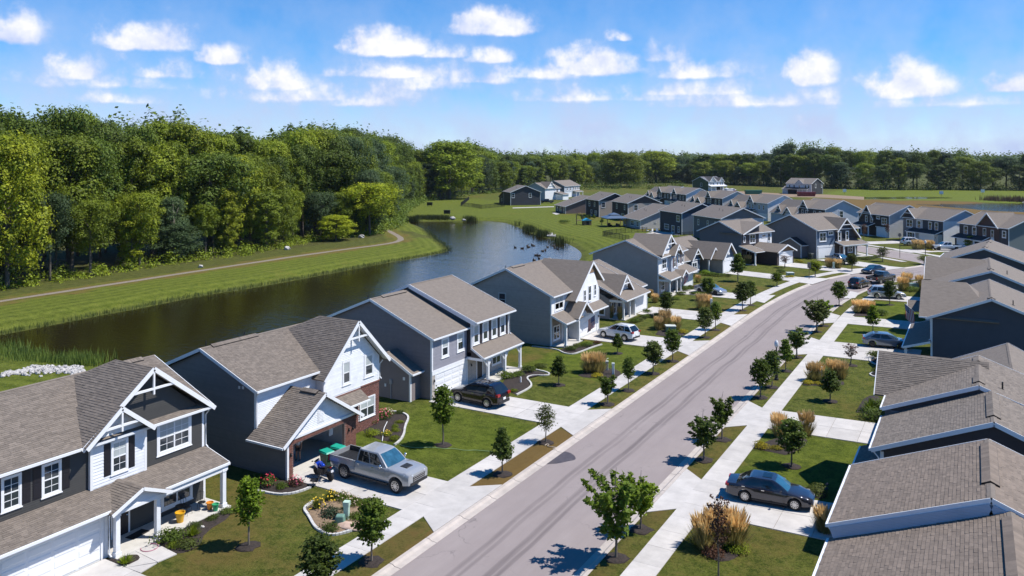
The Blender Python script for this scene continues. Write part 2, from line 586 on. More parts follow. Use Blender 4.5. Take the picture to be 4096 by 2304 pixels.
def make_ground():
 pts = []

 def grid(x0, x1, y0, y1, s, skip=None):
  for i in range(int((x1 - x0) / s) + 1):
   for j in range(int((y1 - y0) / s) + 1):
    x, y = x0 + i * s, y0 + j * s
    if skip and any(a < x < b and c < y < d for a, b, c, d in skip):
     continue
    pts.append((x + rnd.uniform(-.2, .2) * s, y + rnd.uniform(-.2, .2) * s))
 near, pondr, mid = (-48, 2, 12, 205), (-176, -48, 24, 262), (-340, 140, -60, 690)
 grid(near[0], near[1], near[2], near[3], 1.15)
 grid(pondr[0], pondr[1], pondr[2], pondr[3], 1.9)
 grid(mid[0], mid[1], mid[2], mid[3], 8.5, [near, pondr])
 grid(-4200, 4200, -1200, 6600, 330, [mid])
 npt = len(pts)
 loops = [road_loop(0.62), road_loop(0.42)]
 edges = []
 for lp in loops:
  b = len(pts)
  pts += [tuple(p) for p in lp]
  edges += [(b + i, b + (i + 1) % len(lp)) for i in range(len(lp))]
 b = len(pts)
 pts += SHORE
 edges += [(b + i, b + (i + 1) % len(SHORE)) for i in range(len(SHORE))]
 res = delaunay_2d_cdt([Vector(p) for p in pts], edges, [], 0, 1e-4)
 V = np.array([tuple(p) for p in res[0]])
 F = [tuple(f) for f in res[2]]
 dr = poly_dist(V, [tuple(p) for p in road_loop(0.52)])
 ds = poly_dist(V, SHORE)
 d2 = np.minimum(poly_dist(V, POND2), poly_dist(V, CREEK))
 z = np.where(dr < 0, -0.22, 0.0)
 bank = np.clip(ds / 6.0, 0, 1)
 zb = -1.0 + (bank * bank * (3 - 2 * bank)) * 1.0
 zb = np.where(ds < 0, -1.0 - np.clip(-ds / 4.0, 0, 1) * 1.2, zb)
 z = np.where(ds < 6.0, np.minimum(z, zb), z)
 z = np.where(d2 < 3, np.minimum(z, -0.9 + np.clip((d2 + 1) / 4.0, 0, 1) * 0.9), z)
 far = np.hypot(V[:, 0], V[:, 1])
 me = bpy.data.meshes.new('ground')
 me.from_pydata([(p[0], p[1], h) for p, h in zip(V, z)], [], F)
 # what grows where: r dry, g lush and mown, b rough growth
 n = len(V)
 col = np.zeros((n, 4), np.float32)
 col[:, 3] = 1
 x, y = V[:, 0], V[:, 1]
 nz = np.array([noise.noise(Vector((p[0] * .12, p[1] * .12, 3.0))) for p in V])
 nz2 = np.array([noise.noise(Vector((p[0] * .4, p[1] * .4, 9.0))) for p in V])
 strip = ((x > -27.3) & (x < -25.2) & (y < 112)) | ((x > -16.7) & (x < -14.9) & (y < 112))
 dry = 0.28 + 0.45 * nz + 0.25 * nz2 + np.where(strip, 0.22, 0)
 dead = (x > -27.3) & (x < -25.2) & (y > 24) & (y < 36.5)
 dead2 = (x > -27.6) & (x < -25.2) & (y > 41) & (y < 54)
 dry = dry + np.where((x > -39) & (x < -28.9) & (y < 37), .07, 0)
 dry = np.where(dead, 0.62 + .3 * nz2, np.where(dead2, 0.95 + .3 * nz2, dry))
 lawnD = ((x > -38) & (x < -28.9) & (y > 67.5) & (y < 82))          # the freshly watered lawn
 lawnB = ((x > -39) & (x < -28.9) & (y > 41.5) & (y < 54))
 lawnR = ((x > -13.4) & (x < -5) & (y > 50) & (y < 62)) | ((x > -13.4) & (y > 95) & (y < 125) & (x < -5))
 lush = np.where(lawnD | lawnB | lawnR, 0.75, 0.12) + 0.3 * nz
 dry = np.where(lawnD | lawnB | lawnR, dry - 0.35, dry)
 left = (x < -60) & (y > 20) & (y < 330)
 dry = np.where(left, 0.15 + 0.35 * nz, dry)
 lush = np.where(left, 0.62 + 0.2 * nz, lush)
 dj = (x > -135) & (x < -50) & (y > 195 - (x + 60) * .9) & left         # gardens behind the second row
 dry = np.where(dj, 0.42 + .45 * nz, dry)
 farfield = (y > 330) & (x > -70)
 lush = np.where(farfield & (y > 425), 1.0, np.where(farfield, 0.05, lush))
 dry = np.where(farfield & (y <= 425), 0.95, np.where(farfield, 0.0, dry))
 wood = (x < -124) & (y < 178)
 wild = np.where(wood & (x > -133 + 2 * nz), 0.75, np.where(wood, 1.0, 0.0))
 wild = np.maximum(wild, np.clip(1 - np.abs(ds - 0.3) / 1.2, 0, 1) * 0.9)
 wild = np.where(far > 600, 0.8, wild)
 dpath = np.full(n, 1e9)
 P = V
 for a, b_ in zip(PATH[:-1], PATH[1:]):
  a, b_ = np.array(a), np.array(b_); ab = b_ - a
  t = np.clip(((P - a) @ ab) / (ab @ ab), 0, 1)
  q = P - (a + t[:, None] * ab)
  dpath = np.minimum(dpath, np.hypot(q[:, 0], q[:, 1]))
 dry = np.where((dpath < 3.2) & left, np.maximum(dry, 0.6 + .4 * nz2), dry)
 wild = np.where(dpath < 3.0, 0, wild)
 col[:, 0], col[:, 1], col[:, 2] = np.clip(dry, 0, 1), np.clip(lush, 0, 1), np.clip(wild, 0, 1)
 at = me.color_attributes.new('growth', 'FLOAT_COLOR', 'POINT')
 at.data.foreach_set('color', col.ravel())
 fa = me.attributes.new('mow', 'FLOAT', 'POINT')
 fa.data.foreach_set('value', np.where(left, ds, np.where(farfield, y * .35, -5.0)).astype(np.float32))
 me.materials.append(ground_mat())
 me.polygons.foreach_set('use_smooth', [True] * len(me.polygons))
 o = bpy.data.objects.new('ground', me)
 link(o)
 tag(o, kind='structure')
 return o


def ground_mat():
 m = bpy.data.materials.new('lawn_and_meadow')
 m.use_nodes = True
 nt = m.node_tree; N, L = nt.nodes, nt.links
 b = N['Principled BSDF']
 b.inputs['Roughness'].default_value = 0.95
 b.inputs['Specular IOR Level'].default_value = 0.1
 at = N.new('ShaderNodeAttribute'); at.attribute_name = 'growth'
 mw = N.new('ShaderNodeAttribute'); mw.attribute_name = 'mow'
 geo = N.new('ShaderNodeNewGeometry')
 sp = N.new('ShaderNodeSeparateColor')
 L.new(at.outputs['Color'], sp.inputs[0])

 def nse(scale, detail=5, rough=.6, st=None):
  n = N.new('ShaderNodeTexNoise')
  n.inputs['Scale'].default_value, n.inputs['Detail'].default_value, n.inputs['Roughness'].default_value = scale, detail, rough
  src = geo.outputs['Position']
  if st:
   mp = N.new('ShaderNodeMapping'); mp.inputs['Scale'].default_value = st
   L.new(src, mp.inputs['Vector']); src = mp.outputs[0]
  L.new(src, n.inputs['Vector'])
  return n.outputs['Fac']

 def mth(op, a, b_=None, c=None, cl=False):
  n = N.new('ShaderNodeMath'); n.operation = op; n.use_clamp = cl
  for i, v in enumerate((a, b_, c)):
   if v is None: continue
   if isinstance(v, (int, float)): n.inputs[i].default_value = v
   else: L.new(v, n.inputs[i])
  return n.outputs[0]

 def mix(f, a, b_):
  n = N.new('ShaderNodeMix'); n.data_type = 'RGBA'
  for k, v in ((0, f), (6, a), (7, b_)):
   if isinstance(v, tuple): n.inputs[k].default_value = (*v, 1)
   elif isinstance(v, (int, float)): n.inputs[k].default_value = v
   else: L.new(v, n.inputs[k])
  return n.outputs[2]
 isl = mth('MULTIPLY', mth('GREATER_THAN', mw.outputs['Fac'], -0.001), sp.outputs[1])
 fine, medn, big = nse(9.0, 9, .8), nse(0.9, 8, .75), nse(0.22, 6, .65)
 c = mix(mth('MULTIPLY_ADD', mth('ADD', mth('MULTIPLY', fine, .6), mth('MULTIPLY', medn, .5)), 7.5, -3.55, True), (0.032, 0.046, 0.006), (0.128, 0.142, 0.028))
 c = mix(mth('MULTIPLY', mth('MULTIPLY_ADD', nse(2.6, 6, .7), 9.0, -4.7, True), 0.6), c, (0.160, 0.145, 0.045))
 c = mix(mth('MULTIPLY', mth('MULTIPLY_ADD', nse(4.3, 6, .75), 9.0, -4.8, True), 0.75), c, (0.020, 0.030, 0.005))
 lushc = mix(mth('MULTIPLY_ADD', mth('ADD', mth('MULTIPLY', fine, .6), mth('MULTIPLY', medn, .4)), 6.0, -2.55, True), (0.042, 0.068, 0.005), (0.150, 0.185, 0.020))
 c = mix(mth('MULTIPLY', sp.outputs[1], mth('MULTIPLY_ADD', big, 1.6, 0.1, True), None, True), c, lushc)
 stripe = mth('MULTIPLY_ADD', mth('SINE', mth('ADD', mth('MULTIPLY', mw.outputs['Fac'], 2.9), mth('MULTIPLY', big, 3.0))), 0.5, 0.5)
 c = mix(mth('MULTIPLY', mth('MULTIPLY', stripe, isl), mth('MULTIPLY', medn, 1.5), None, True), c, (0.160, 0.185, 0.030))
 c = mix(mth('MULTIPLY', mth('MULTIPLY_ADD', nse(3.4, 7, .75), 9.0, -4.7, True), 0.6), c, (0.024, 0.038, 0.005))
 dryf = mth('MULTIPLY', mth('MULTIPLY_ADD', sp.outputs[0], 2.0, mth('MULTIPLY_ADD', medn, 2.6, -1.85)), mth('MULTIPLY_ADD', fine, 1.2, 0.25), None, True)
 c = mix(dryf, c, mix(medn, (0.17, 0.115, 0.042), (0.115, 0.072, 0.022)))
 wildc = mix(mth('MULTIPLY_ADD', medn, 2.4, -0.7, True), (0.030, 0.036, 0.010), (0.100, 0.098, 0.030))
 c = mix(sp.outputs[2], c, wildc)
 L.new(c, b.inputs['Base Color'])
 bp = N.new('ShaderNodeBump')
 bp.inputs['Strength'].default_value = 1.0
 bp.inputs['Distance'].default_value = 0.09
 hh = mth('ADD', nse(14, 6, .8), mth('MULTIPLY', medn, 0.6))
 L.new(hh, bp.inputs['Height'])
 L.new(bp.outputs[0], b.inputs['Normal'])
 return m


def water_mat():
 m = bpy.data.materials.new('pond_water')
 m.use_nodes = True
 nt = m.node_tree; N, L = nt.nodes, nt.links
 b = N['Principled BSDF']
 b.inputs['Base Color'].default_value = (0.016, 0.012, 0.004, 1)
 b.inputs['Roughness'].default_value = 0.045
 b.inputs['IOR'].default_value = 1.45
 b.inputs['Specular IOR Level'].default_value = 0.65
 geo = N.new('ShaderNodeNewGeometry')
 h = None
 for s, w_ in ((0.9, 1.0), (3.1, 0.35), (0.16, 1.2)):
  n = N.new('ShaderNodeTexNoise'); n.inputs['Scale'].default_value = s; n.inputs['Detail'].default_value = 3
  mp = N.new('ShaderNodeMapping'); mp.inputs['Scale'].default_value = (1.0, 1.9, 1.0); mp.inputs['Rotation'].default_value = (0, 0, 0.6)
  L.new(geo.outputs['Position'], mp.inputs['Vector']); L.new(mp.outputs[0], n.inputs['Vector'])
  mu = N.new('ShaderNodeMath'); mu.operation = 'MULTIPLY'; mu.inputs[1].default_value = w_
  L.new(n.outputs['Fac'], mu.inputs[0])
  if h is None: h = mu.outputs[0]
  else:
   ad = N.new('ShaderNodeMath'); ad.operation = 'ADD'
   L.new(h, ad.inputs[0]); L.new(mu.outputs[0], ad.inputs[1]); h = ad.outputs[0]
 bp = N.new('ShaderNodeBump'); bp.inputs['Strength'].default_value = 0.6; bp.inputs['Distance'].default_value = 0.06
 L.new(h, bp.inputs['Height']); L.new(bp.outputs[0], b.inputs['Normal'])
 return m


def asphalt_mat():
 m = bpy.data.materials.new('worn_asphalt')
 m.use_nodes = True
 nt = m.node_tree; N, L = nt.nodes, nt.links
 b = N['Principled BSDF']
 b.inputs['Roughness'].default_value = 0.9
 geo = N.new('ShaderNodeNewGeometry')
 at = N.new('ShaderNodeAttribute'); at.attribute_name = 'across'      # metres from the left edge of the asphalt

 def nse(scale, detail, st):
  n = N.new('ShaderNodeTexNoise'); n.inputs['Scale'].default_value = scale; n.inputs['Detail'].default_value = detail; n.inputs['Roughness'].default_value = .7
  mp = N.new('ShaderNodeMapping'); mp.inputs['Scale'].default_value = st
  L.new(geo.outputs['Position'], mp.inputs['Vector']); L.new(mp.outputs[0], n.inputs['Vector'])
  return n.outputs['Fac']

 def mth(op, a, b_=None, c=None, cl=False):
  n = N.new('ShaderNodeMath'); n.operation = op; n.use_clamp = cl
  for i, v in enumerate((a, b_, c)):
   if v is None: continue
   if isinstance(v, (int, float)): n.inputs[i].default_value = v
   else: L.new(v, n.inputs[i])
  return n.outputs[0]
 long_, patch, grain = nse(1.0, 5, (1.6, 0.10, 1)), nse(0.35, 5, (1, .5, 1)), nse(22, 4, (1, 1, 1))
 wob = mth('MULTIPLY', mth('SUBTRACT', nse(0.05, 2, (1, 1, 1)), 0.5), 1.6)
 ac = mth('ADD', at.outputs['Fac'], wob)
 tr = None
 for c0, w_, k in ((2.75, .26, .8), (3.25, .20, .75), (4.75, .30, 1.0), (5.25, .22, .85)):     # worn wheel tracks of tyre rubber
  d = mth('DIVIDE', mth('SUBTRACT', ac, c0), w_)
  g = mth('MULTIPLY', mth('SUBTRACT', 1.0, mth('MULTIPLY', d, d), None, True), k)
  tr = g if tr is None else mth('MAXIMUM', tr, g)
 tr = mth('MULTIPLY', tr, mth('MULTIPLY_ADD', long_, 1.9, -0.32, True))

 def mix(f, a, b_):
  n = N.new('ShaderNodeMix'); n.data_type = 'RGBA'
  for k, v in ((0, f), (6, a), (7, b_)):
   if isinstance(v, tuple): n.inputs[k].default_value = (*v, 1)
   else: L.new(v, n.inputs[k])
  return n.outputs[2]
 c = mix(mth('MULTIPLY_ADD', patch, 1.8, -0.4, True), (0.245, 0.205, 0.196), (0.305, 0.262, 0.250))
 c = mix(mth('MULTIPLY', mth('MULTIPLY_ADD', long_, 2.2, -0.75, True), 0.35), c, (0.19, 0.160, 0.157))
 c = mix(tr, c, (0.125, 0.103, 0.102))
 c = mix(mth('MULTIPLY', mth('MULTIPLY_ADD', grain, 3, -1.2, True), 0.22), c, (0.12, 0.10, 0.10))
 vo = N.new('ShaderNodeTexVoronoi'); vo.feature = 'DISTANCE_TO_EDGE'; vo.inputs['Scale'].default_value = .16
 wv = N.new('ShaderNodeVectorMath'); wv.operation = 'ADD'
 wn = N.new('ShaderNodeTexNoise'); wn.inputs['Scale'].default_value = .5; wn.inputs['Detail'].default_value = 6
 ws = N.new('ShaderNodeVectorMath'); ws.operation = 'SCALE'; ws.inputs['Scale'].default_value = 5.0
 L.new(geo.outputs['Position'], wn.inputs['Vector']); L.new(wn.outputs['Color'], ws.inputs[0]); L.new(ws.outputs[0], wv.inputs[0]); L.new(geo.outputs['Position'], wv.inputs[1]); L.new(wv.outputs[0], vo.inputs['Vector'])
 crack = mth('MULTIPLY', mth('LESS_THAN', vo.outputs['Distance'], .006), mth('MULTIPLY_ADD', patch, 5.0, -2.4, True))
 c = mix(mth('MULTIPLY', crack, .55), c, (0.07, 0.06, 0.06))
 spots = mth('MULTIPLY_ADD', nse(.9, 3, (1, 1, 1)), 14.0, -9.6, True)
 c = mix(mth('MULTIPLY', spots, .35), c, (0.11, 0.095, 0.09))
 L.new(c, b.inputs['Base Color'])
 bp = N.new('ShaderNodeBump'); bp.inputs['Strength'].default_value = .4; bp.inputs['Distance'].default_value = .01
 L.new(grain, bp.inputs['Height']); L.new(bp.outputs[0], b.inputs['Normal'])
 return m


def flat(name, poly, z, m, parent=None, kind=None, thick=None):
 """horizontal sheet or thin slab"""
 mb = MB()
 if thick:
  mb.prism([(p[0], p[1], z - thick) for p in poly], (0, 0, thick))
 else:
  mb.add([(p[0], p[1], z) for p in poly], [tuple(range(len(poly)))])
 o = mb.build(name, m, parent)
 me = o.data
 bm = bmesh.new(); bm.from_mesh(me)
 bmesh.ops.recalc_face_normals(bm, faces=bm.faces)
 if not thick and bm.faces[0:1] is not None:
  bm.faces.ensure_lookup_table()
  if bm.faces[0].normal.z < 0:
   bmesh.ops.reverse_faces(bm, faces=bm.faces)
 bm.to_mesh(me); bm.free()
 if kind: tag(o, kind=kind)
 return o


make_ground()
WATER = water_mat()
shp = offset([Vector(p) for p in SHORE] + [Vector(SHORE[0])], -3.0)[:-1]
shp2 = offset([Vector(p) for p in SHORE] + [Vector(SHORE[0])], 3.0)[:-1]
big = shp if abs(sum(a.x * b.y - b.x * a.y for a, b in zip(shp, shp[1:] + shp[:1]))) > abs(sum(a.x * b.y - b.x * a.y for a, b in zip(shp2, shp2[1:] + shp2[:1]))) else shp2
flat('pond_water', big, -1.0, WATER, kind='structure')
flat('far_pond_water', [(-80, 436), (-58, 470), (-10, 490), (70, 470), (72, 360), (10, 355), (-30, 398)], -0.45, WATER, kind='structure')


def make_road():
 mb = MB()
 # main street as a ribbon, so that the wheel tracks follow the bend
 l, r = resample([p for p in ELs if p.y < 166], 1.5), None
 n = 150
 def at(pl, t):
  tot = sum((b - a).length for a, b in zip(pl[:-1], pl[1:])); s = t * tot
  for a, b in zip(pl[:-1], pl[1:]):
   q = (b - a).length
   if s <= q: return a.lerp(b, s / q)
   s -= q
  return pl[-1]
 lp = [p for p in ELs if p.y <= 166.5 and p.x > -30]; rp = [p for p in ERs if p.y <= 157.0 and p.x < -4]
 vs_, ac = [], []
 for i in range(n + 1):
  a, b = at(lp, i / n), at(rp, i / n)
  w = (b - a).length
  for k in range(9):
   p = a.lerp(b, k / 8)
   if k == 0: p = p + (a - b).normalized() * .06
   if k == 8: p = p + (b - a).normalized() * .06
   vs_.append((p.x, p.y, -0.09)); ac.append(w * k / 8)
 fs = [(i * 9 + k, i * 9 + k + 1, i * 9 + k + 10, i * 9 + k + 9) for i in range(n) for k in range(8)]
 mb.add(vs_, fs)
 o = mb.build('road', asphalt_mat())
 fa = o.data.attributes.new('across', 'FLOAT', 'POINT')
 fa.data.foreach_set('value', ac)
 tag(o, kind='structure')
 # cross street with the mouth of the junction, one sheet lower
 loop = road_loop(0.05)
 poly = [p for p in loop if p.y > 100]
 q = flat('cross_street', [(p.x, p.y) for p in poly], -0.094, asphalt_mat(), kind='structure')
 fa = q.data.attributes.new('across', 'FLOAT', 'POINT')
 fa.data.foreach_set('value', [20.0] * len(q.data.vertices))


make_road()
q = [gp(x, y, -.083) for x, y in ((1368, 1168), (1412, 1133), (1440, 1140), (1452, 1156), (1428, 1160), (1405, 1166))]
flat('wet_patch', [(p.x, p.y) for p in smooth_pl([p.xy for p in q] + [q[0].xy], 2)[:-1]], -.083, mat('wet_asphalt', (.085, .07, .07), .45, var=.3, vscale=3), kind='structure')


def kerb(pl, side, name):
 """rolled concrete kerb of separate stones along an edge of the asphalt"""
 par = None
 pts = resample(pl, 3.05)
 vis = [p for p in pts if p.y > 14 and p.y < 240]
 prof = [(0.0, -0.2), (0.0, -0.075), (0.36, -0.06), (0.50, 0.022), (0.70, 0.026), (0.72, -0.2)]
 base = MB()
 full = offset(vis, side * 0.36)
 for a, b in zip(full[:-1], full[1:]):
  base.bar((a.x, a.y, -0.16), (b.x, b.y, -0.16), 0.55, 0.10)
 par = base.build(name, CURBM)
 tag(par, kind='structure')
 # nodes of the offset lines
 offs = [offset(vis, side * d) for d, z in prof]
 for i in range(len(vis) - 1):
  mb = MB()
  A = [Vector((offs[k][i].x, offs[k][i].y, prof[k][1])) for k in range(6)]
  B = [Vector((offs[k][i + 1].x, offs[k][i + 1].y, prof[k][1])) for k in range(6)]
  if (B[0] - A[0]).length < 0.4: continue
  A2 = [a.lerp(b, .006) for a, b in zip(A, B)]; B2 = [a.lerp(b, .994) for a, b in zip(A, B)]
  mb.add(A2 + B2, [tuple(range(6)), tuple(range(11, 5, -1))] + [(k, 6 + k, 6 + (k + 1) % 6, (k + 1) % 6) for k in range(6)])
  o = mb.build('kerb_stone', CURBM, par)
  bmf = bmesh.new(); bmf.from_mesh(o.data); bmesh.ops.recalc_face_normals(bmf, faces=bmf.faces); bmf.to_mesh(o.data); bmf.free()


kerb(ELs, 1, 'west_kerb')
kerb(ERs, -1, 'east_kerb')
kerb(EFs, -1, 'north_kerb')


def walk(pl, d0, d1, y0, y1, name, ymax=None):
 """pavement of concrete slabs between two offsets of a road edge"""
 a, b = offset(pl, d0), offset(pl, d1)
 m = [(p, q) for p, q in zip(a, b)]
 mid = resample([(p + q) / 2 for p, q in m], 0.5)
 # walk along the middle line and cut a slab every 1.52 m
 A, B = resample(a, 0.25), resample(b, 0.25)

 def near(P, q):
  return min(P, key=lambda p: (p - q).length_squared)
 pts, acc, last = [], 0, None
 for p in mid:
  if last is not None: acc += (p - last).length
  last = p
  if p.y < y0 or p.y > y1: continue
  if not pts or acc >= 1.52:
   pts.append(p); acc = 0
 base = MB()
 for p, q in zip(pts[:-1], pts[1:]):
  base.bar((p.x, p.y, 0.002), (q.x, q.y, 0.002), abs(d1 - d0) - .03, 0.01)
 par = base.build(name, CURBM); tag(par, kind='structure')
 w = abs(d1 - d0)
 for p, q in zip(pts[:-1], pts[1:]):
  t = (q - p).normalized(); nn = Vector((-t.y, t.x))
  L_ = (q - p).length
  mb = MB().box(-L_ / 2 + .006, -w / 2, 0.0, L_ / 2 - .006, w / 2, 0.036 + rnd.uniform(-.002, .002))
  c = (p + q) / 2
  mb.build('slab', CONC, par, (c.x, c.y, 0), math.atan2(t.y, t.x))


walk([p for p in ELs if p.y < 172 and p.x > -30], 2.36, 3.95, 16, 163, 'west_pavement')
walk([p for p in ERs if p.y < 157], -2.1, -3.62, 16, 157, 'east_pavement')
walk(list(reversed([p for p in ELs if p.y > 172.5])), -1.9, -3.3, 174, 232, 'corner_pavement')
walk(list(reversed(EFs)), 2.0, 3.5, 172, 250, 'north_pavement')


def driveway(corners, rows, cols, name='driveway', apron=None):
 """concrete drive of poured panels; corners a, b at the street end and c, d at the house end (a-d one edge, b-c the other)"""
 a, b, c, d = [Vector(p) for p in corners]
 base = MB().add([(p.x, p.y, 0.004) for p in (a, b, c, d)], [(0, 1, 2, 3)])
 par = base.build(name, CURBM); tag(par, kind='structure')
 for i in range(rows):
  for j in range(cols):
   def at(u, v):
    return a.lerp(d, u).lerp(b.lerp(c, u), v)
   e = .0035
   q = [at(i / rows + e / 2, j / cols + e), at((i + 1) / rows - e / 2, j / cols + e), at((i + 1) / rows - e / 2, (j + 1) / cols - e), at(i / rows + e / 2, (j + 1) / cols - e)]
   area = sum(q[k].x * q[(k + 1) % 4].y - q[(k + 1) % 4].x * q[k].y for k in range(4))
   if area < 0: q.reverse()
   mb = MB().prism([(p.x, p.y, 0.004) for p in q], (0, 0, 0.043 + rnd.uniform(-.002, .002)))
   mb.build('slab', CONC, par)
 if apron:
  q = [Vector(p) for p in apron]
  area = sum(q[k].x * q[(k + 1) % 4].y - q[(k + 1) % 4].x * q[k].y for k in range(4))
  if area < 0: q.reverse()
  MB().prism([(p.x, p.y, 0.004) for p in q], (0, 0, 0.030)).build('apron', CONC, par)


KL, KR = -25.58, -16.38
for (y0, y1, xh) in ((19.9, 24.95, -38.4), (37.05, 41.75, -37.6), (54.6, 59.2, -39.6), (82.2, 87.3, -38.5), (98.9, 104.6, -38.2), (116.6, 121.4, -38.6)):
 driveway([(-28.75, y0), (-28.75, y1), (xh, y1), (xh, y0)], 4, 2, apron=[(KL, y0 - 1.3), (KL, y1 + 1.3), (-27.25, y1), (-27.25, y0)])
for (y0, y1, xh) in ((45.2, 50.05, -5.6), (62.0, 66.9, -5.2), (87.6, 94.9, -4.8), (105.9, 111.0, -5.6), (126.0, 130.9, -5.6)):
 driveway([(-13.55, y0), (-13.55, y1), (xh, y1 + .6), (xh, y0 + .3)], 4, 2, apron=[(KR, y0 - 1.3), (KR, y1 + 1.3), (-15.0, y1), (-15.0, y0)])
driveway([(-27.4, 138.2), (-26.2, 143.3), (-36.8, 146.2), (-38.2, 141.2)], 4, 2, apron=[(-22.6, 136.2), (-21.0, 144.2), (-26.2, 143.2), (-27.3, 138.4)])
driveway([(-22.6, 153.6), (-20.2, 158.8), (-30.2, 162.0), (-32.2, 156.4)], 4, 2, apron=[(-18.6, 151.4), (-15.4, 158.0), (-20.4, 158.4), (-22.4, 153.8)])
driveway([(-17.0, 162.0), (-14.0, 166.4), (-24.0, 173.6), (-27.3, 169.0)], 3, 2, apron=[(-14.4, 159.0), (-11.0, 165.2), (-14.2, 166.2), (-16.8, 162.2)])
for (px, py, wd) in ((-20.2, 210.4, 5.2), (-7.5, 199.6, 5.4), (0.4, 192.0, 5.2)):
 t = Vector((0.69, -0.724)); n = Vector((0.724, 0.69))
 p = Vector((px, py)); s = -8.6
 driveway([p + n * s - t * wd / 2, p + n * s + t * wd / 2, p + n * 9 + t * wd / 2, p + n * 9 - t * wd / 2], 4, 2)
# front path of the near house and porch walks
PATHM = MB().add([(-119.9, 30, .012), (-119.9, 31, .012), (-120, 31, .012)], [(0, 1, 2)])
pp = smooth_pl(PATH, 2)
l_, r_ = offset(pp, 0.75), offset(pp, -0.75)
mb = MB()
vsx = []
for p, q in zip(l_, r_):
 vsx += [(p.x + rnd.uniform(-.12, .12), p.y, 0.014), (q.x + rnd.uniform(-.12, .12), q.y, 0.014)]
mb.add(vsx, [(2 * i, 2 * i + 1, 2 * i + 3, 2 * i + 2) for i in range(len(l_) - 1)])
tag(mb.build('gravel_path', mat('gravel_brown', (0.20, 0.165, 0.125), 0.95, var=0.3, vscale=3.0, bump=0.6, bscale=15)), kind='structure')
# ------------------------------------------------------------------ houses
# local frame of a house: x along the front (left to right seen from the street), y into the plot, z up
def siding(name, c, lap=0.115):
 return mat(name, c, 0.6, var=0.07, vscale=1.1, lap=lap)


def plain(name, c):
 return mat(name, c, 0.6, var=0.08, vscale=2.5, island=0.05)


SHINGLES = {}


def shingle_mesh(w, h, k):
 key = (round(w, 2), round(h, 2), k)
 if key not in SHINGLES:
  t = 0.014 + 0.005 * k
  mb = MB()
  # x across, y up the slope, z off the slope; butt edge at y = 0
  mb.add([(0, 0, 0), (w, 0, 0), (w, h, 0), (0, h, 0), (0.004, 0.004, t), (w - .004, 0.004, t), (w - .004, h, .003), (.004, h, .003)],
   [(4, 5, 6, 7), (0, 1, 5, 4), (1, 2, 6, 5), (3, 0, 4, 7)])
  SHINGLES[key] = mb
 return SHINGLES[key]


def clip_band(poly, y0, y1):
 """x range of a convex 2d polygon over the band y0..y1 (narrowest)"""
 def rng_(y):
  xs = []
  n = len(poly)
  for i in range(n):
   (xa, ya), (xb, yb) = poly[i], poly[(i + 1) % n]
   if (ya <= y <= yb) or (yb <= y <= ya):
    if abs(yb - ya) < 1e-9: xs += [xa, xb]
    else: xs.append(xa + (xb - xa) * (y - ya) / (yb - ya))
  return (min(xs), max(xs)) if xs else None
 a, b = rng_(y0 + 1e-4), rng_(y1 - 1e-4)
 if not a or not b: return None
 return (max(a[0], b[0]), min(a[1], b[1]))


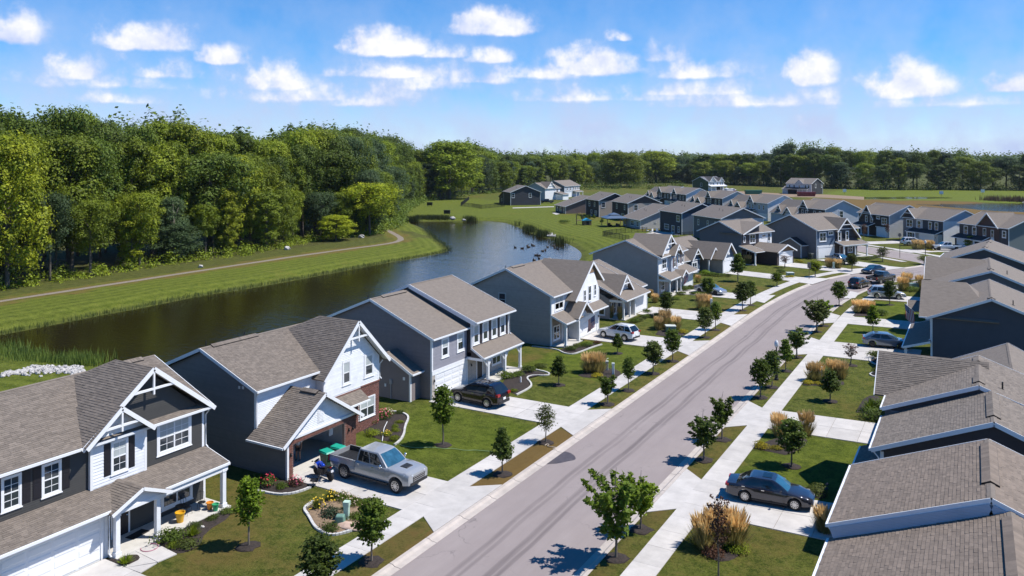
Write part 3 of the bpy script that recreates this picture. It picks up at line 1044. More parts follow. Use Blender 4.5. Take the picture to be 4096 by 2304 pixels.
class House:
 def __init__(s, loc, rz, label, lod=1, group='houses of the estate', name='house'):
  s.o = empty(name, (loc[0], loc[1], 0), R(rz), label, 'house', group)
  s.M = Matrix.Translation((loc[0], loc[1], 0)) @ Matrix.Rotation(R(rz), 4, 'Z')
  s.lod = lod
  s.shing = []

 # ---- frames of the four faces: (along, z, out) -> local point
 def fr(s, face, pos):
  return {'F': lambda a, z, o=0: (a, pos - o, z), 'B': lambda a, z, o=0: (a, pos + o, z),
    'L': lambda a, z, o=0: (pos - o, a, z), 'R': lambda a, z, o=0: (pos + o, a, z)}[face]

 def fbox(s, mb, face, pos, a0, a1, z0, z1, o0, o1, mi=0):
  f = s.fr(face, pos)
  p, q = f(a0, z0, o0), f(a1, z1, o1)
  mb.box(p[0], p[1], p[2], q[0], q[1], q[2], mi)

 def part(s, name, mb, m, parent=None, smooth=False, label=None):
  o = mb.build(name, m, parent or s.o, smooth=smooth)
  if label: o['label'] = label
  return o

 def body(s, u0, u1, d0, d1, z0, z1, m, name='wall'):
  return s.part(name, MB().box(u0, d0, z0, u1, d1, z1), m)

 def gable(s, face, pos, a0, a1, z0, zp, m, ap=None, depth=0.12, name='gable_wall', za=None):
  """triangle above a wall; set in from the face by depth"""
  f = s.fr(face, pos)
  ap = (a0 + a1) / 2 if ap is None else ap
  mb = MB()
  fr = [f(a0, z0), f(a1, z0), f(ap, zp)]
  bk = [f(a0, z0, -depth), f(a1, z0, -depth), f(ap, zp, -depth)]
  mb.add(fr + bk, [(0, 1, 2), (5, 4, 3), (0, 3, 4, 1), (1, 4, 5, 2), (2, 5, 3, 0)])
  o = s.part(name, mb, m)
  b = bmesh.new(); b.from_mesh(o.data); bmesh.ops.recalc_face_normals(b, faces=b.faces); b.to_mesh(o.data); b.free()
  return o

 def boards(s, face, pos, a0, a1, z0, z1, m, lap=0.115, clip=None, holes=(), t=0.028):
  """lap siding, board by board; clip(z) gives the along-range at height z (gables)"""
  f = s.fr(face, pos)
  z = z0
  while z < z1 - 0.02:
   h = min(lap, z1 - z)
   r = clip(z + h * .8) if clip else (a0, a1)
   if r and r[1] - r[0] > 0.15:
    segs = [r]
    for (h0, h1, g0, g1) in holes:
     if z + h > g0 + .02 and z < g1 - .02:
      ns = []
      for (x0, x1) in segs:
       if h0 > x0 + .05: ns.append((x0, min(x1, h0)))
       if h1 < x1 - .05: ns.append((max(x0, h1), x1))
      segs = ns
    for (x0, x1) in segs:
     if x1 - x0 < .1: continue
     mb = MB()
     P = [f(x0, z, 0.001), f(x1, z, 0.001), f(x1, z, t), f(x0, z, t), f(x0, z + h + .004, 0.001), f(x1, z + h + .004, 0.001), f(x1, z + h + .004, 0.006), f(x0, z + h + .004, 0.006)]
     mb.add(P, [(0, 1, 2, 3), (7, 6, 5, 4), (0, 4, 5, 1), (1, 5, 6, 2), (2, 6, 7, 3), (3, 7, 4, 0)])
     o = s.part('siding_board', mb, m)
     b = bmesh.new(); b.from_mesh(o.data); bmesh.ops.recalc_face_normals(b, faces=b.faces); b.to_mesh(o.data); b.free()
   z += lap

 # ---- roofs
 def slope(s, poly, m=None, t=0.13, name='roof', sm=None, course=0.145, tabw=0.32):
  """one plane of roof: poly counter-clockwise from above, first edge is the eave"""
  m = m or ROOF
  P = [Vector(p) for p in poly]
  nrm = (P[1] - P[0]).cross(P[2] - P[0]).normalized()
  if nrm.z < 0:
   P = [P[1], P[0]] + list(reversed(P[2:])); nrm = -nrm
  mb = MB()
  n = len(P)
  mb.add([tuple(p - nrm * t) for p in P] + [tuple(p) for p in P],
   [tuple(range(n - 1, -1, -1)), tuple(range(n, 2 * n))] + [(i, (i + 1) % n, n + (i + 1) % n, n + i) for i in range(n)])
  o = s.part(name, mb, m)
  if s.lod == 0:
   s.shing.append((o, P, nrm, sm or SHING, course, tabw))
  return o

 def gable_roof(s, axis, a0, a1, e0, e1, ez, rp, rz, m=None, ez2=None, fascia=WHITE, rake=(1, 1), gut=(1, 1), name='roof', sm=None, t=0.13, tri=None):
  """ridge along 'u' or 'd' from a0 to a1 at cross position rp and height rz; eaves at e0 / e1"""
  ez2 = ez if ez2 is None else ez2
  g = (lambda a, e, z: (a, e, z)) if axis == 'u' else (lambda a, e, z: (e, a, z))
  s.slope([g(a0, e0, ez), g(a1, e0, ez), g(a1, rp, rz), g(a0, rp, rz)], m, t, name, sm)
  s.slope([g(a1, e1, ez2), g(a0, e1, ez2), g(a0, rp, rz), g(a1, rp, rz)], m, t, name, sm)
  for k, a in enumerate((a0, a1)):
   if rake[k]:
    o_ = (-.018 if k == 0 else .018)
    for (e, z) in ((e0, ez), (e1, ez2)):
     mb = MB().bar(g(a + o_, e, z - .085), g(a + o_, rp, rz - .085), .034, .22)
     s.part('rake_board', mb, fascia)
  for k, (e, z, sg) in enumerate(((e0, ez, -1), (e1, ez2, 1))):
   if gut[k]:
    s.gutter(g(a0, e + sg * .055, z - .075), g(a1, e + sg * .055, z - .075))
  # ridge caps
  if s.lod <= 1:
   s.part('ridge_cap', MB().add([g(a0, rp - .14, rz - .14 * abs((rz - ez) / max(.1, abs(rp - e0))) + .035), g(a1, rp - .14, rz - .14 * abs((rz - ez) / max(.1, abs(rp - e0))) + .035), g(a1, rp, rz + .03), g(a0, rp, rz + .03), g(a0, rp + .14, rz - .14 * abs((rz - ez2) / max(.1, abs(rp - e1))) + .035), g(a1, rp + .14, rz - .14 * abs((rz - ez2) / max(.1, abs(rp - e1))) + .035)],
    [(0, 1, 2, 3), (3, 2, 5, 4)]), m or ROOF)

 def gutter(s, a, b, m=None):
  s.part('gutter', MB().bar(a, b, .11, .12), m or GUTTER)

 def downspout(s, u, d, z0, z1, dx=0.0, dy=0.25):
  mb = MB().tube([(u + dx, d - dy, z1), (u, d - .07, z1 - .32), (u, d - .07, z0 + .2), (u + .02, d - .22, z0 + .05)], .042, 6)
  s.part('downspout', mb, GUTTER)

 def vents(s, pts):
  for (u, d, z) in pts:
   s.part('vent_pipe', MB().tube([(u, d, z - .25), (u, d, z + .42)], .045, 8).tube([(u, d, z - .1), (u, d, z + .02)], [.16, .06], 8), BLACK)

 def ridge_vent(s, axis, a0, a1, rp, rz, k=0.43, m=None):
  g = (lambda a, e, z: (a, e, z)) if axis == 'u' else (lambda a, e, z: (e, a, z))
  mb = MB()
  w = .30
  for sg in (-1, 1):
   mb.add([g(a0, rp, rz + .10), g(a1, rp, rz + .10), g(a1, rp + sg * w, rz - w * k + .085), g(a0, rp + sg * w, rz - w * k + .085)], [(0, 1, 2, 3)])
  o = s.part('ridge_vent', mb, m or (SHING if s.lod == 0 else ROOF))
  mb2 = MB()
  for sg in (-1, 1):
   mb2.bar(g(a0, rp + sg * (w - .03), rz - (w - .03) * k + .035), g(a1, rp + sg * (w - .03), rz - (w - .03) * k + .035), .075, .07)
  mb2.bar(g(a0 + .02, rp - w + .03, rz - w * k + .05), g(a0 + .02, rp, rz + .05), .04, .07).bar(g(a0 + .02, rp + w - .03, rz - w * k + .05), g(a0 + .02, rp, rz + .05), .04, .07)
  mb2.bar(g(a1 - .02, rp - w + .03, rz - w * k + .05), g(a1 - .02, rp, rz + .05), .04, .07).bar(g(a1 - .02, rp + w - .03, rz - w * k + .05), g(a1 - .02, rp, rz + .05), .04, .07)
  s.part('vent_slot', mb2, BLACK, o)
  if s.lod == 0:
   mb3 = MB()
   n = int((a1 - a0) / .19)
   for i in range(n):
    aa, ab = a0 + (a1 - a0) * i / n + .004, a0 + (a1 - a0) * (i + 1) / n
    zz = .012 + .006 * (i % 2)
    for sg in (-1, 1):
     mb3.add([g(aa, rp, rz + .104 + zz), g(ab, rp, rz + .104), g(ab, rp + sg * w, rz - w * k + .087), g(aa, rp + sg * w, rz - w * k + .087 + zz)], [(0, 1, 2, 3)])
   s.part('cap_shingle', mb3, m or SHING, o)

 def finish_shingles(s, keep=300):
  """tabs of all near slopes: the ones nearest the camera are objects, the rest one joined part per slope"""
  cells = []
  for si, (o, P, nrm, m, course, tabw) in enumerate(s.shing):
   ex = (P[1] - P[0]).normalized()
   ey = nrm.cross(ex).normalized()
   poly = [((p - P[0]).dot(ex), (p - P[0]).dot(ey)) for p in P]
   ymax = max(q[1] for q in poly)
   y, row = 0.0, 0
   while y < ymax - .05:
    h = min(course * 1.02, ymax - y)
    r = clip_band(poly, y, y + h)
    if r and r[1] - r[0] > .12:
     x = r[0] - rnd.uniform(0, tabw)
     while x < r[1]:
      w = rnd.choice((.24, .30, .36, .42)) * tabw / .32
      a, b = max(x, r[0]), min(x + w, r[1])
      if b - a > .03:
       c = s.M @ (P[0] + ex * (a + b) / 2 + ey * (y + h / 2))
       cells.append((c.length_squared if False else (c - Vector((0, 0, CAM_H))).length, si, a, y, b - a, h, rnd.randrange(3), x >= r[0] and x + w <= r[1] and h > course))
      x += w
    y += course
    row += 1
  full = sorted([c for c in cells if c[7]], key=lambda c: c[0])
  single = set(id(c) for c in full[:keep])
  meshes = {}
  rest = {}
  for c in cells:
   dist, si, a, y, w, h, k, fl = c
   o, P, nrm, m, course, tabw = s.shing[si]
   ex = (P[1] - P[0]).normalized(); ey = nrm.cross(ex).normalized()
   og = P[0] + ex * a + ey * y + nrm * 0.002
   sh = shingle_mesh(w, h, k)
   if id(c) in single:
    key = (round(w, 2), round(h, 2), k, m.name)
    if key not in meshes:
     meshes[key] = sh.mesh('shingle', m)
    so = bpy.data.objects.new('shingle', meshes[key])
    COL.objects.link(so)
    so.parent = o
    so.matrix_local = Matrix(((ex.x, ey.x, nrm.x, og.x), (ex.y, ey.y, nrm.y, og.y), (ex.z, ey.z, nrm.z, og.z), (0, 0, 0, 1)))
   else:
    mb = rest.setdefault(si, MB())
    mb.add([tuple(og + ex * p[0] + ey * p[1] + nrm * p[2]) for p in sh.v], sh.f)
  for si, mb in rest.items():
   o = mb.build('shingle_courses', s.shing[si][3], s.shing[si][0])
   o['kind'] = 'stuff'

 # ---- openings and trim
 def window(s, face, pos, a, z0, w, h, sashes=1, grid=(0, 0), trim=.10, sill=True, blind=0.0, shutters=None, m=WHITE, split=True, name='window'):
  """outer width w and height h include the trim; a is the left end along the wall"""
  mb = MB()
  t = trim
  s.fbox(mb, face, pos, a, a + t, z0, z0 + h, 0, .055); s.fbox(mb, face, pos, a + w - t, a + w, z0, z0 + h, 0, .055)
  s.fbox(mb, face, pos, a + t, a + w - t, z0 + h - t, z0 + h, 0, .055); s.fbox(mb, face, pos, a + t, a + w - t, z0, z0 + t, 0, .055)
  if sill:
   s.fbox(mb, face, pos, a - .04, a + w + .04, z0 - .05, z0, 0, .08)
  fo = s.part(name, mb, m)
  bw = (w - 2 * t) / sashes
  for k in range(sashes):
   x0, x1 = a + t + k * bw, a + t + (k + 1) * bw
   f = .045
   sb = MB()
   s.fbox(sb, face, pos, x0, x0 + f, z0 + t, z0 + h - t, 0, .042); s.fbox(sb, face, pos, x1 - f, x1, z0 + t, z0 + h - t, 0, .042)
   s.fbox(sb, face, pos, x0 + f, x1 - f, z0 + t, z0 + t + f, 0, .042); s.fbox(sb, face, pos, x0 + f, x1 - f, z0 + h - t - f, z0 + h - t, 0, .042)
   zm = z0 + h * .5
   if split:
    s.fbox(sb, face, pos, x0 + f, x1 - f, zm - .03, zm + .03, 0, .046)
   for gx in range(grid[0]):
    xx = x0 + (x1 - x0) * (gx + 1) / (grid[0] + 1)
    s.fbox(sb, face, pos, xx - .012, xx + .012, z0 + t + f, z0 + h - t - f, 0, .036)
   for gz in range(grid[1]):
    for zz in ((zm + (z0 + h - t - zm) * (gz + 1) / (grid[1] + 1)), (z0 + t + (zm - z0 - t) * (gz + 1) / (grid[1] + 1))):
     s.fbox(sb, face, pos, x0 + f, x1 - f, zz - .012, zz + .012, 0, .034)
   s.part('sash', sb, m, fo)
   up = MB(); s.fbox(up, face, pos, x0 + f, x1 - f, zm + .03 if split else z0 + t + f, z0 + h - t - f, .004, .022)
   s.part('pane', up, BLIND if blind > 0.4 else PANE, fo)
   if split:
    lo = MB(); s.fbox(lo, face, pos, x0 + f, x1 - f, z0 + t + f, zm - .03, .004, .020)
    s.part('pane', lo, BLIND if blind > 0.9 else PANE, fo)
  if shutters:
   sm, sw = shutters
   for x0 in (a - sw - .02, a + w + .02):
    mb = MB()
    s.fbox(mb, face, pos, x0, x0 + sw, z0 + .04, z0 + h - .02, .0, .032)
    so = s.part('shutter', mb, sm)
    mb2 = MB()
    for (q0, q1) in ((z0 + .12, z0 + h * .5 - .04), (z0 + h * .5 + .04, z0 + h - .10)):
     s.fbox(mb2, face, pos, x0 + .05, x0 + sw - .05, q0, q1, .032, .044)
    s.part('shutter_panel', mb2, sm, so)
  return fo

 def garage(s, face, pos, a0, a1, h, m=DOORW, panels=True, rows=4, cols=4, recess=.0):
  """sectional door with raised panels, white surround"""
  mb = MB(); s.fbox(mb, face, pos, a0, a1, 0.0, h, -.02, .015)
  o = s.part('garage_door', mb, m)
  rh, cw = h / rows, (a1 - a0) / cols
  for i in range(rows):
   for j in range(cols):
    q = MB()
    f = s.fr(face, pos)
    x0, x1, z0, z1 = a0 + j * cw + .06, a0 + (j + 1) * cw - .06, i * rh + .07, (i + 1) * rh - .07
    bq = [f(x0, z0, .015), f(x1, z0, .015), f(x1, z1, .015), f(x0, z1, .015)]
    tq = [f(x0 + .05, z0 + .05, .032), f(x1 - .05, z0 + .05, .032), f(x1 - .05, z1 - .05, .032), f(x0 + .05, z1 - .05, .032)]
    q.add(bq + tq, [(4, 5, 6, 7), (0, 1, 5, 4), (1, 2, 6, 5), (2, 3, 7, 6), (3, 0, 4, 7)])
    if panels:
     w = s.part('panel', q, m, o)
     bm = bmesh.new(); bm.from_mesh(w.data); bmesh.ops.recalc_face_normals(bm, faces=bm.faces); bm.to_mesh(w.data); bm.free()
  jb = MB()
  s.fbox(jb, face, pos, a0 - .14, a0, 0, h + .14, 0, .06); s.fbox(jb, face, pos, a1, a1 + .14, 0, h + .14, 0, .06); s.fbox(jb, face, pos, a0, a1, h, h + .14, 0, .06)
  s.part('door_surround', jb, WHITE)
  return o

 def trim(s, face, pos, a0, a1, z0, z1, o=.03, m=WHITE, name='trim_board'):
  mb = MB(); s.fbox(mb, face, pos, a0, a1, z0, z1, 0, o)
  return s.part(name, mb, m)

 def corner(s, u, d, z0, z1, w=.13, m=WHITE, su=1, sd=1):
  """corner board; su, sd tell to which side the house lies"""
  mb = MB()
  mb.box(u - su * .028, d - sd * .028, z0, u + su * w, d - sd * .002, z1).box(u - su * .028, d - sd * .001, z0, u - su * .002, d + sd * w, z1)
  return s.part('corner_board', mb, m)

 def post(s, u, d, z1, w=.2, z0=.05, base=True, m=WHITE):
  mb = MB().box(u - w / 2, d - w / 2, z0, u + w / 2, d + w / 2, z1)
  if base:
   mb.box(u - w / 2 - .04, d - w / 2 - .04, z0, u + w / 2 + .04, d + w / 2 + .04, z0 + .26)
   mb.box(u - w / 2 - .03, d - w / 2 - .03, z1 - .14, u + w / 2 + .03, d + w / 2 + .03, z1)
  return s.part('porch_post', mb, m)

 def door(s, face, pos, a, w=.92, h=2.05, z0=.1, m=None):
  mb = MB(); s.fbox(mb, face, pos, a, a + w, z0, z0 + h, 0, .035)
  o = s.part('front_door', mb, m or SHUT)
  k = MB(); f = s.fr(face, pos); p = f(a + w - .1, z0 + 1.0, .07)
  k.blob(p, (.04, .04, .04), 0, 6, 4, 0)
  s.part('door_handle', k, CHROME, o)
  jb = MB()
  s.fbox(jb, face, pos, a - .1, a, z0, z0 + h + .1, 0, .05); s.fbox(jb, face, pos, a + w, a + w + .1, z0, z0 + h + .1, 0, .05); s.fbox(jb, face, pos, a, a + w, z0 + h, z0 + h + .1, 0, .05)
  s.part('door_surround', jb, WHITE)
  return o

 def bracket(s, d, uc, zp, slope, drop=1.25, w=.12, post_=True):
  """king-post truss in the peak of a front gable (d: plane)"""
  mb = MB()
  zt = zp - drop * .62
  half = (zp - .1 - zt) / slope
  mb.bar((uc - half, d, zt), (uc + half, d, zt), .09, w)
  if post_:
   mb.bar((uc, d + .002, zp - .12), (uc, d + .002, zt - .32), .10, .10, (1, 0, 0))
  s.part('gable_truss', mb, WHITE)

 def sconce(s, face, pos, a, z):
  f = s.fr(face, pos)
  p = f(a, z, .1)
  mb = MB().blob(p, (.07, .07, .11), 1, 8, 6, .05)
  q, r_ = f(a, z + .1, 0), f(a, z + .12, .12)
  mb.bar(q, r_, .05, .05)
  s.part('wall_lamp', mb, BLACK)


def gable_clip(a0, a1, zb, zp):
 c = (a0 + a1) / 2
 def f(z):
  if z <= zb: return (a0, a1)
  k = (zp - z) / (zp - zb)
  if k <= 0.02: return None
  return (c - (c - a0) * k, c + (a1 - c) * k)
 return f
# ------------------------------------------------------------------ the near houses, west side
DK = plain('siding_charcoal_board', (0.050, 0.048, 0.044)); DKs = siding('siding_charcoal', (0.050, 0.048, 0.044))
WB = plain('siding_white_board', (0.76, 0.775, 0.79)); WBs = siding('siding_white', (0.77, 0.775, 0.78))
SL = plain('siding_slate_board', (0.165, 0.155, 0.152)); SLs = siding('siding_slate', (0.135, 0.135, 0.145))
GRs = siding('siding_grey', (0.38, 0.325, 0.285)); GRB = plain('siding_grey_board', (0.38, 0.325, 0.285)); CSs = siding('siding_plum_grey', (0.20, 0.17, 0.165)); CSB = plain('siding_plum_board', (0.20, 0.17, 0.165))
MUs = siding('siding_mauve_grey', (0.27, 0.265, 0.30))
MUB = plain('siding_mauve_board', (0.27, 0.265, 0.30))
BRN = siding('board_batten_brown', (0.040, 0.033, 0.036), 0.4)
BLs = siding('siding_blue', (0.075, 0.115, 0.175))
NVs = siding('siding_navy', (0.034, 0.036, 0.046))
LBs = siding('siding_light_blue', (0.42, 0.46, 0.52))
LGs = siding('siding_light_grey', (0.50, 0.50, 0.49))
BRICKR = mat('brick_red', (0.175, 0.075, 0.055), 0.85, var=0.2, vscale=3, island=0.28)
MORT = mat('brick_mortar', (0.20, 0.15, 0.13), 0.95, var=0.15)
BRICKD = mat('brick_dark_brown', (0.055, 0.038, 0.034), 0.85, var=0.3, vscale=5, bump=.6, bscale=16)
BRICKW = mat('brick_whitewashed', (0.42, 0.38, 0.34), 0.85, var=0.25, vscale=7, bump=.6, bscale=16)
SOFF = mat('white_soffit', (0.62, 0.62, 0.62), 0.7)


def bricks(h, face, pos, a0, a1, z0, z1, holes=(), m=None, parent=None):
 """running bond, each brick its own little block; rows are joined into one part"""
 f = h.fr(face, pos)
 mb = MB()
 z, row = z0, 0
 while z < z1 - .03:
  x = a0 - (0.105 if row % 2 else 0)
  while x < a1:
   p, q = max(x, a0) + .005, min(x + .205, a1) - .005
   if q - p > .03 and not any(p < b1 - .02 and q > b0 + .02 and z < c1 - .02 and z + .065 > c0 + .02 for b0, b1, c0, c1 in holes):
    o = .016 + rnd.uniform(0, .006)
    P = [f(p, z + .005, 0), f(q, z + .005, 0), f(q, z + .068, 0), f(p, z + .068, 0), f(p, z + .005, o), f(q, z + .005, o), f(q, z + .068, o), f(p, z + .068, o)]
    mb.add(P, [(4, 5, 6, 7), (0, 1, 5, 4), (1, 2, 6, 5), (2, 3, 7, 6), (3, 0, 4, 7)])
   x += .21
  z += .075
  row += 1
 o = h.part('brickwork', mb, m or BRICKR, parent)
 o['kind'] = 'stuff'
 b = bmesh.new(); b.from_mesh(o.data); bmesh.ops.recalc_face_normals(b, faces=b.faces); b.to_mesh(o.data); b.free()


def house_A():
 h = House((-38.5, 19.4), 90, 'two storey dark charcoal house with white trussed gables, nearest on the pond side', 0)
 h.body(0, 5.75, 0, 11.5, 0, 2.62, WB)
 h.body(5.752, 12.9, 1.4, 11.5, 0, 3.0, DKs)
 h.body(0, 12.9, 1.5, 11.9, 2.63, 5.42, DKs)
 # main roof and the tall cross gable
 h.gable_roof('u', -0.4, 13.3, 1.1, 12.3, 5.62, 6.7, 7.92)
 h.gable('R', 12.9, 1.5, 11.9, 5.42, 7.72, DKs)
 h.slope([(5.05, 1.0, 5.55), (5.05, 11.4, 5.55), (9.2, 4.5, 8.82), (9.2, 1.0, 8.82)])
 h.slope([(13.33, 11.4, 5.55), (13.33, 1.0, 5.55), (9.2, 1.0, 8.82), (9.2, 4.5, 8.82)])
 h.slope([(13.33, 11.4, 5.55), (9.2, 4.5, 8.82), (5.05, 11.4, 5.55)])
 for e in (5.05, 13.33):
  h.part('rake_board', MB().bar((e, .98, 5.45), (9.2, .98, 8.73), .04, .24), WHITE)
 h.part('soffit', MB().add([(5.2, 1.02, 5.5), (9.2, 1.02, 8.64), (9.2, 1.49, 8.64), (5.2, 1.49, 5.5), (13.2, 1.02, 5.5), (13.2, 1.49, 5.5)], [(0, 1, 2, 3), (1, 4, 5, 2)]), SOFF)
 h.gable('F', 1.5, 5.5, 12.9, 5.42, 8.5, DKs, 9.2)
 h.bracket(1.03, 9.2, 8.72, .79, 1.75)
 # white bay with its own gable
 h.body(5.68, 8.91, 1.3, 1.9, 3.0, 5.62, WBs)
 h.slope([(5.12, .7, 5.62), (5.12, 4.0, 5.62), (7.08, 4.0, 7.24), (7.08, .7, 7.24)])
 h.slope([(9.05, 4.0, 5.64), (9.05, .7, 5.64), (7.08, .7, 7.24), (7.08, 4.0, 7.24)])
 for e in (5.12, 9.05):
  h.part('rake_board', MB().bar((e, .68, 5.53), (7.08, .68, 7.15), .04, .22), WHITE)
 h.gable('F', 1.3, 5.68, 8.91, 5.62, 6.98, WBs, 7.1)
 h.bracket(.73, 7.08, 7.15, .81, 1.45)
 # lower roof over garage and porch, small entrance gable
 h.slope([(-.4, -.6, 2.62), (13.0, -.6, 2.62), (13.0, 1.52, 3.2), (-.4, 1.52, 3.2)])
 h.gutter((-.4, -.66, 2.55), (5.55, -.66, 2.55)); h.gutter((8.7, -.66, 2.55), (13.0, -.66, 2.55))
 h.part('rake_board', MB().bar((13.02, -.6, 2.53), (13.02, 1.5, 3.11), .035, .2), WHITE)
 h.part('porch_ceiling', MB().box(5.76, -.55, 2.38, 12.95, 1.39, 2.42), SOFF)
 h.part('porch_beam', MB().box(8.4, -.62, 2.2, 12.9, -.42, 2.52), WHITE)
 h.slope([(5.38, -1.0, 2.52), (5.38, 1.2, 2.52), (7.12, 1.2, 3.3), (7.12, -1.0, 3.3)])
 h.slope([(8.86, 1.2, 2.52), (8.86, -1.0, 2.52), (7.12, -1.0, 3.3), (7.12, 1.2, 3.3)])
 for e in (5.38, 8.86):
  h.part('rake_board', MB().bar((e, -1.02, 2.44), (7.12, -1.02, 3.22), .04, .17), WHITE)
 h.gable('F', -.72, 5.7, 8.5, 2.42, 3.12, WBs, 7.12)
 h.trim('F', -.72, 5.7, 8.5, 2.28, 2.46, .02)
 for u in (5.95, 8.3, 12.65):
  h.post(u, -.5, 2.3 if u > 10 else 2.28, .24)
 h.part('porch_floor', MB().box(5.76, -.8, 0, 12.98, 1.39, .10), PORCHC)
 # boards
 h.boards('F', 1.5, 0, 5.6, 3.12, 5.42, DK, holes=[(1.34, 2.29, 3.62, 5.27), (3.25, 4.25, 3.62, 5.27)])
 h.boards('F', 1.5, 8.95, 12.78, 3.14, 8.3, DK, clip=lambda z: (8.95, 12.78) if z < 5.4 else gable_clip(5.5, 12.9, 5.42, 8.5)(z), holes=[(9.7, 12.0, 3.6, 5.48)])
 h.boards('F', 1.3, 5.8, 8.8, 3.02, 6.9, WB, lap=.17, clip=lambda z: (5.8, 8.8) if z < 5.62 else gable_clip(5.68, 8.91, 5.62, 6.98)(z), holes=[(6.8, 7.8, 3.57, 5.35)])
 h.boards('F', 1.4, 5.9, 12.85, .12, 2.4, DK, holes=[(6.85, 7.97, .1, 2.3), (9.9, 12.0, .45, 1.95)])
 # windows, shutters, doors
 h.window('F', 1.5, 1.34, 3.62, .95, 1.65, 1, (1, 1), shutters=(SHUT, .41))
 h.window('F', 1.5, 3.25, 3.62, 1.0, 1.65, 1, (1, 1), shutters=(SHUT, .41))
 h.window('F', 1.3, 6.8, 3.57, 1.0, 1.78, 1, (1, 1), blind=.6, shutters=(SHUT, .38))
 h.window('F', 1.5, 9.7, 3.6, 2.3, 1.88, 2, (1, 1), trim=.16, blind=.6)
 h.window('F', 1.4, 9.9, .45, 2.1, 1.5, 2, trim=.14)
 h.door('F', 1.4, 6.95)
 h.garage('F', 0, .5, 5.38, 2.1)
 h.trim('F', 0, 0, 5.75, 2.26, 2.62, .03)
 h.corner(5.75, 0, 0, 2.3, .14, su=-1)
 h.corner(12.9, 1.5, 3.2, 5.42, .14, su=-1); h.corner(8.91, 1.3, 3.1, 5.62, .13, su=-1); h.corner(5.68, 1.3, 3.1, 5.62, .13)
 h.corner(12.9, 1.4, .1, 2.4, .12, su=-1)
 h.downspout(13.0, 1.5, 3.1, 5.4, .0, .35)
 h.downspout(5.66, -.25, .1, 2.5, .0, .25)
 h.ridge_vent('u', -.3, 3.2, 6.7, 7.92); h.ridge_vent('u', 10.6, 12.4, 6.7, 7.92)
 h.finish_shingles()
 # flags of concrete to the porch
 for q in (((-37.72, 25.15), (-36.62, 24.95), (-35.75, 26.05), (-37.72, 26.2)), ((-37.72, 26.22), (-35.74, 26.08), (-35.62, 27.1), (-37.6, 27.3)), ((-36.6, 24.93), (-35.55, 24.98), (-35.7, 26.0))):
  pr = MB().prism([(p[0], p[1], .004) for p in q], (0, 0, .05))
  o = pr.build('porch_walk', CONC); tag(o, kind='structure')
  b = bmesh.new(); b.from_mesh(o.data); bmesh.ops.recalc_face_normals(b, faces=b.faces); b.to_mesh(o.data); b.free()
 return h


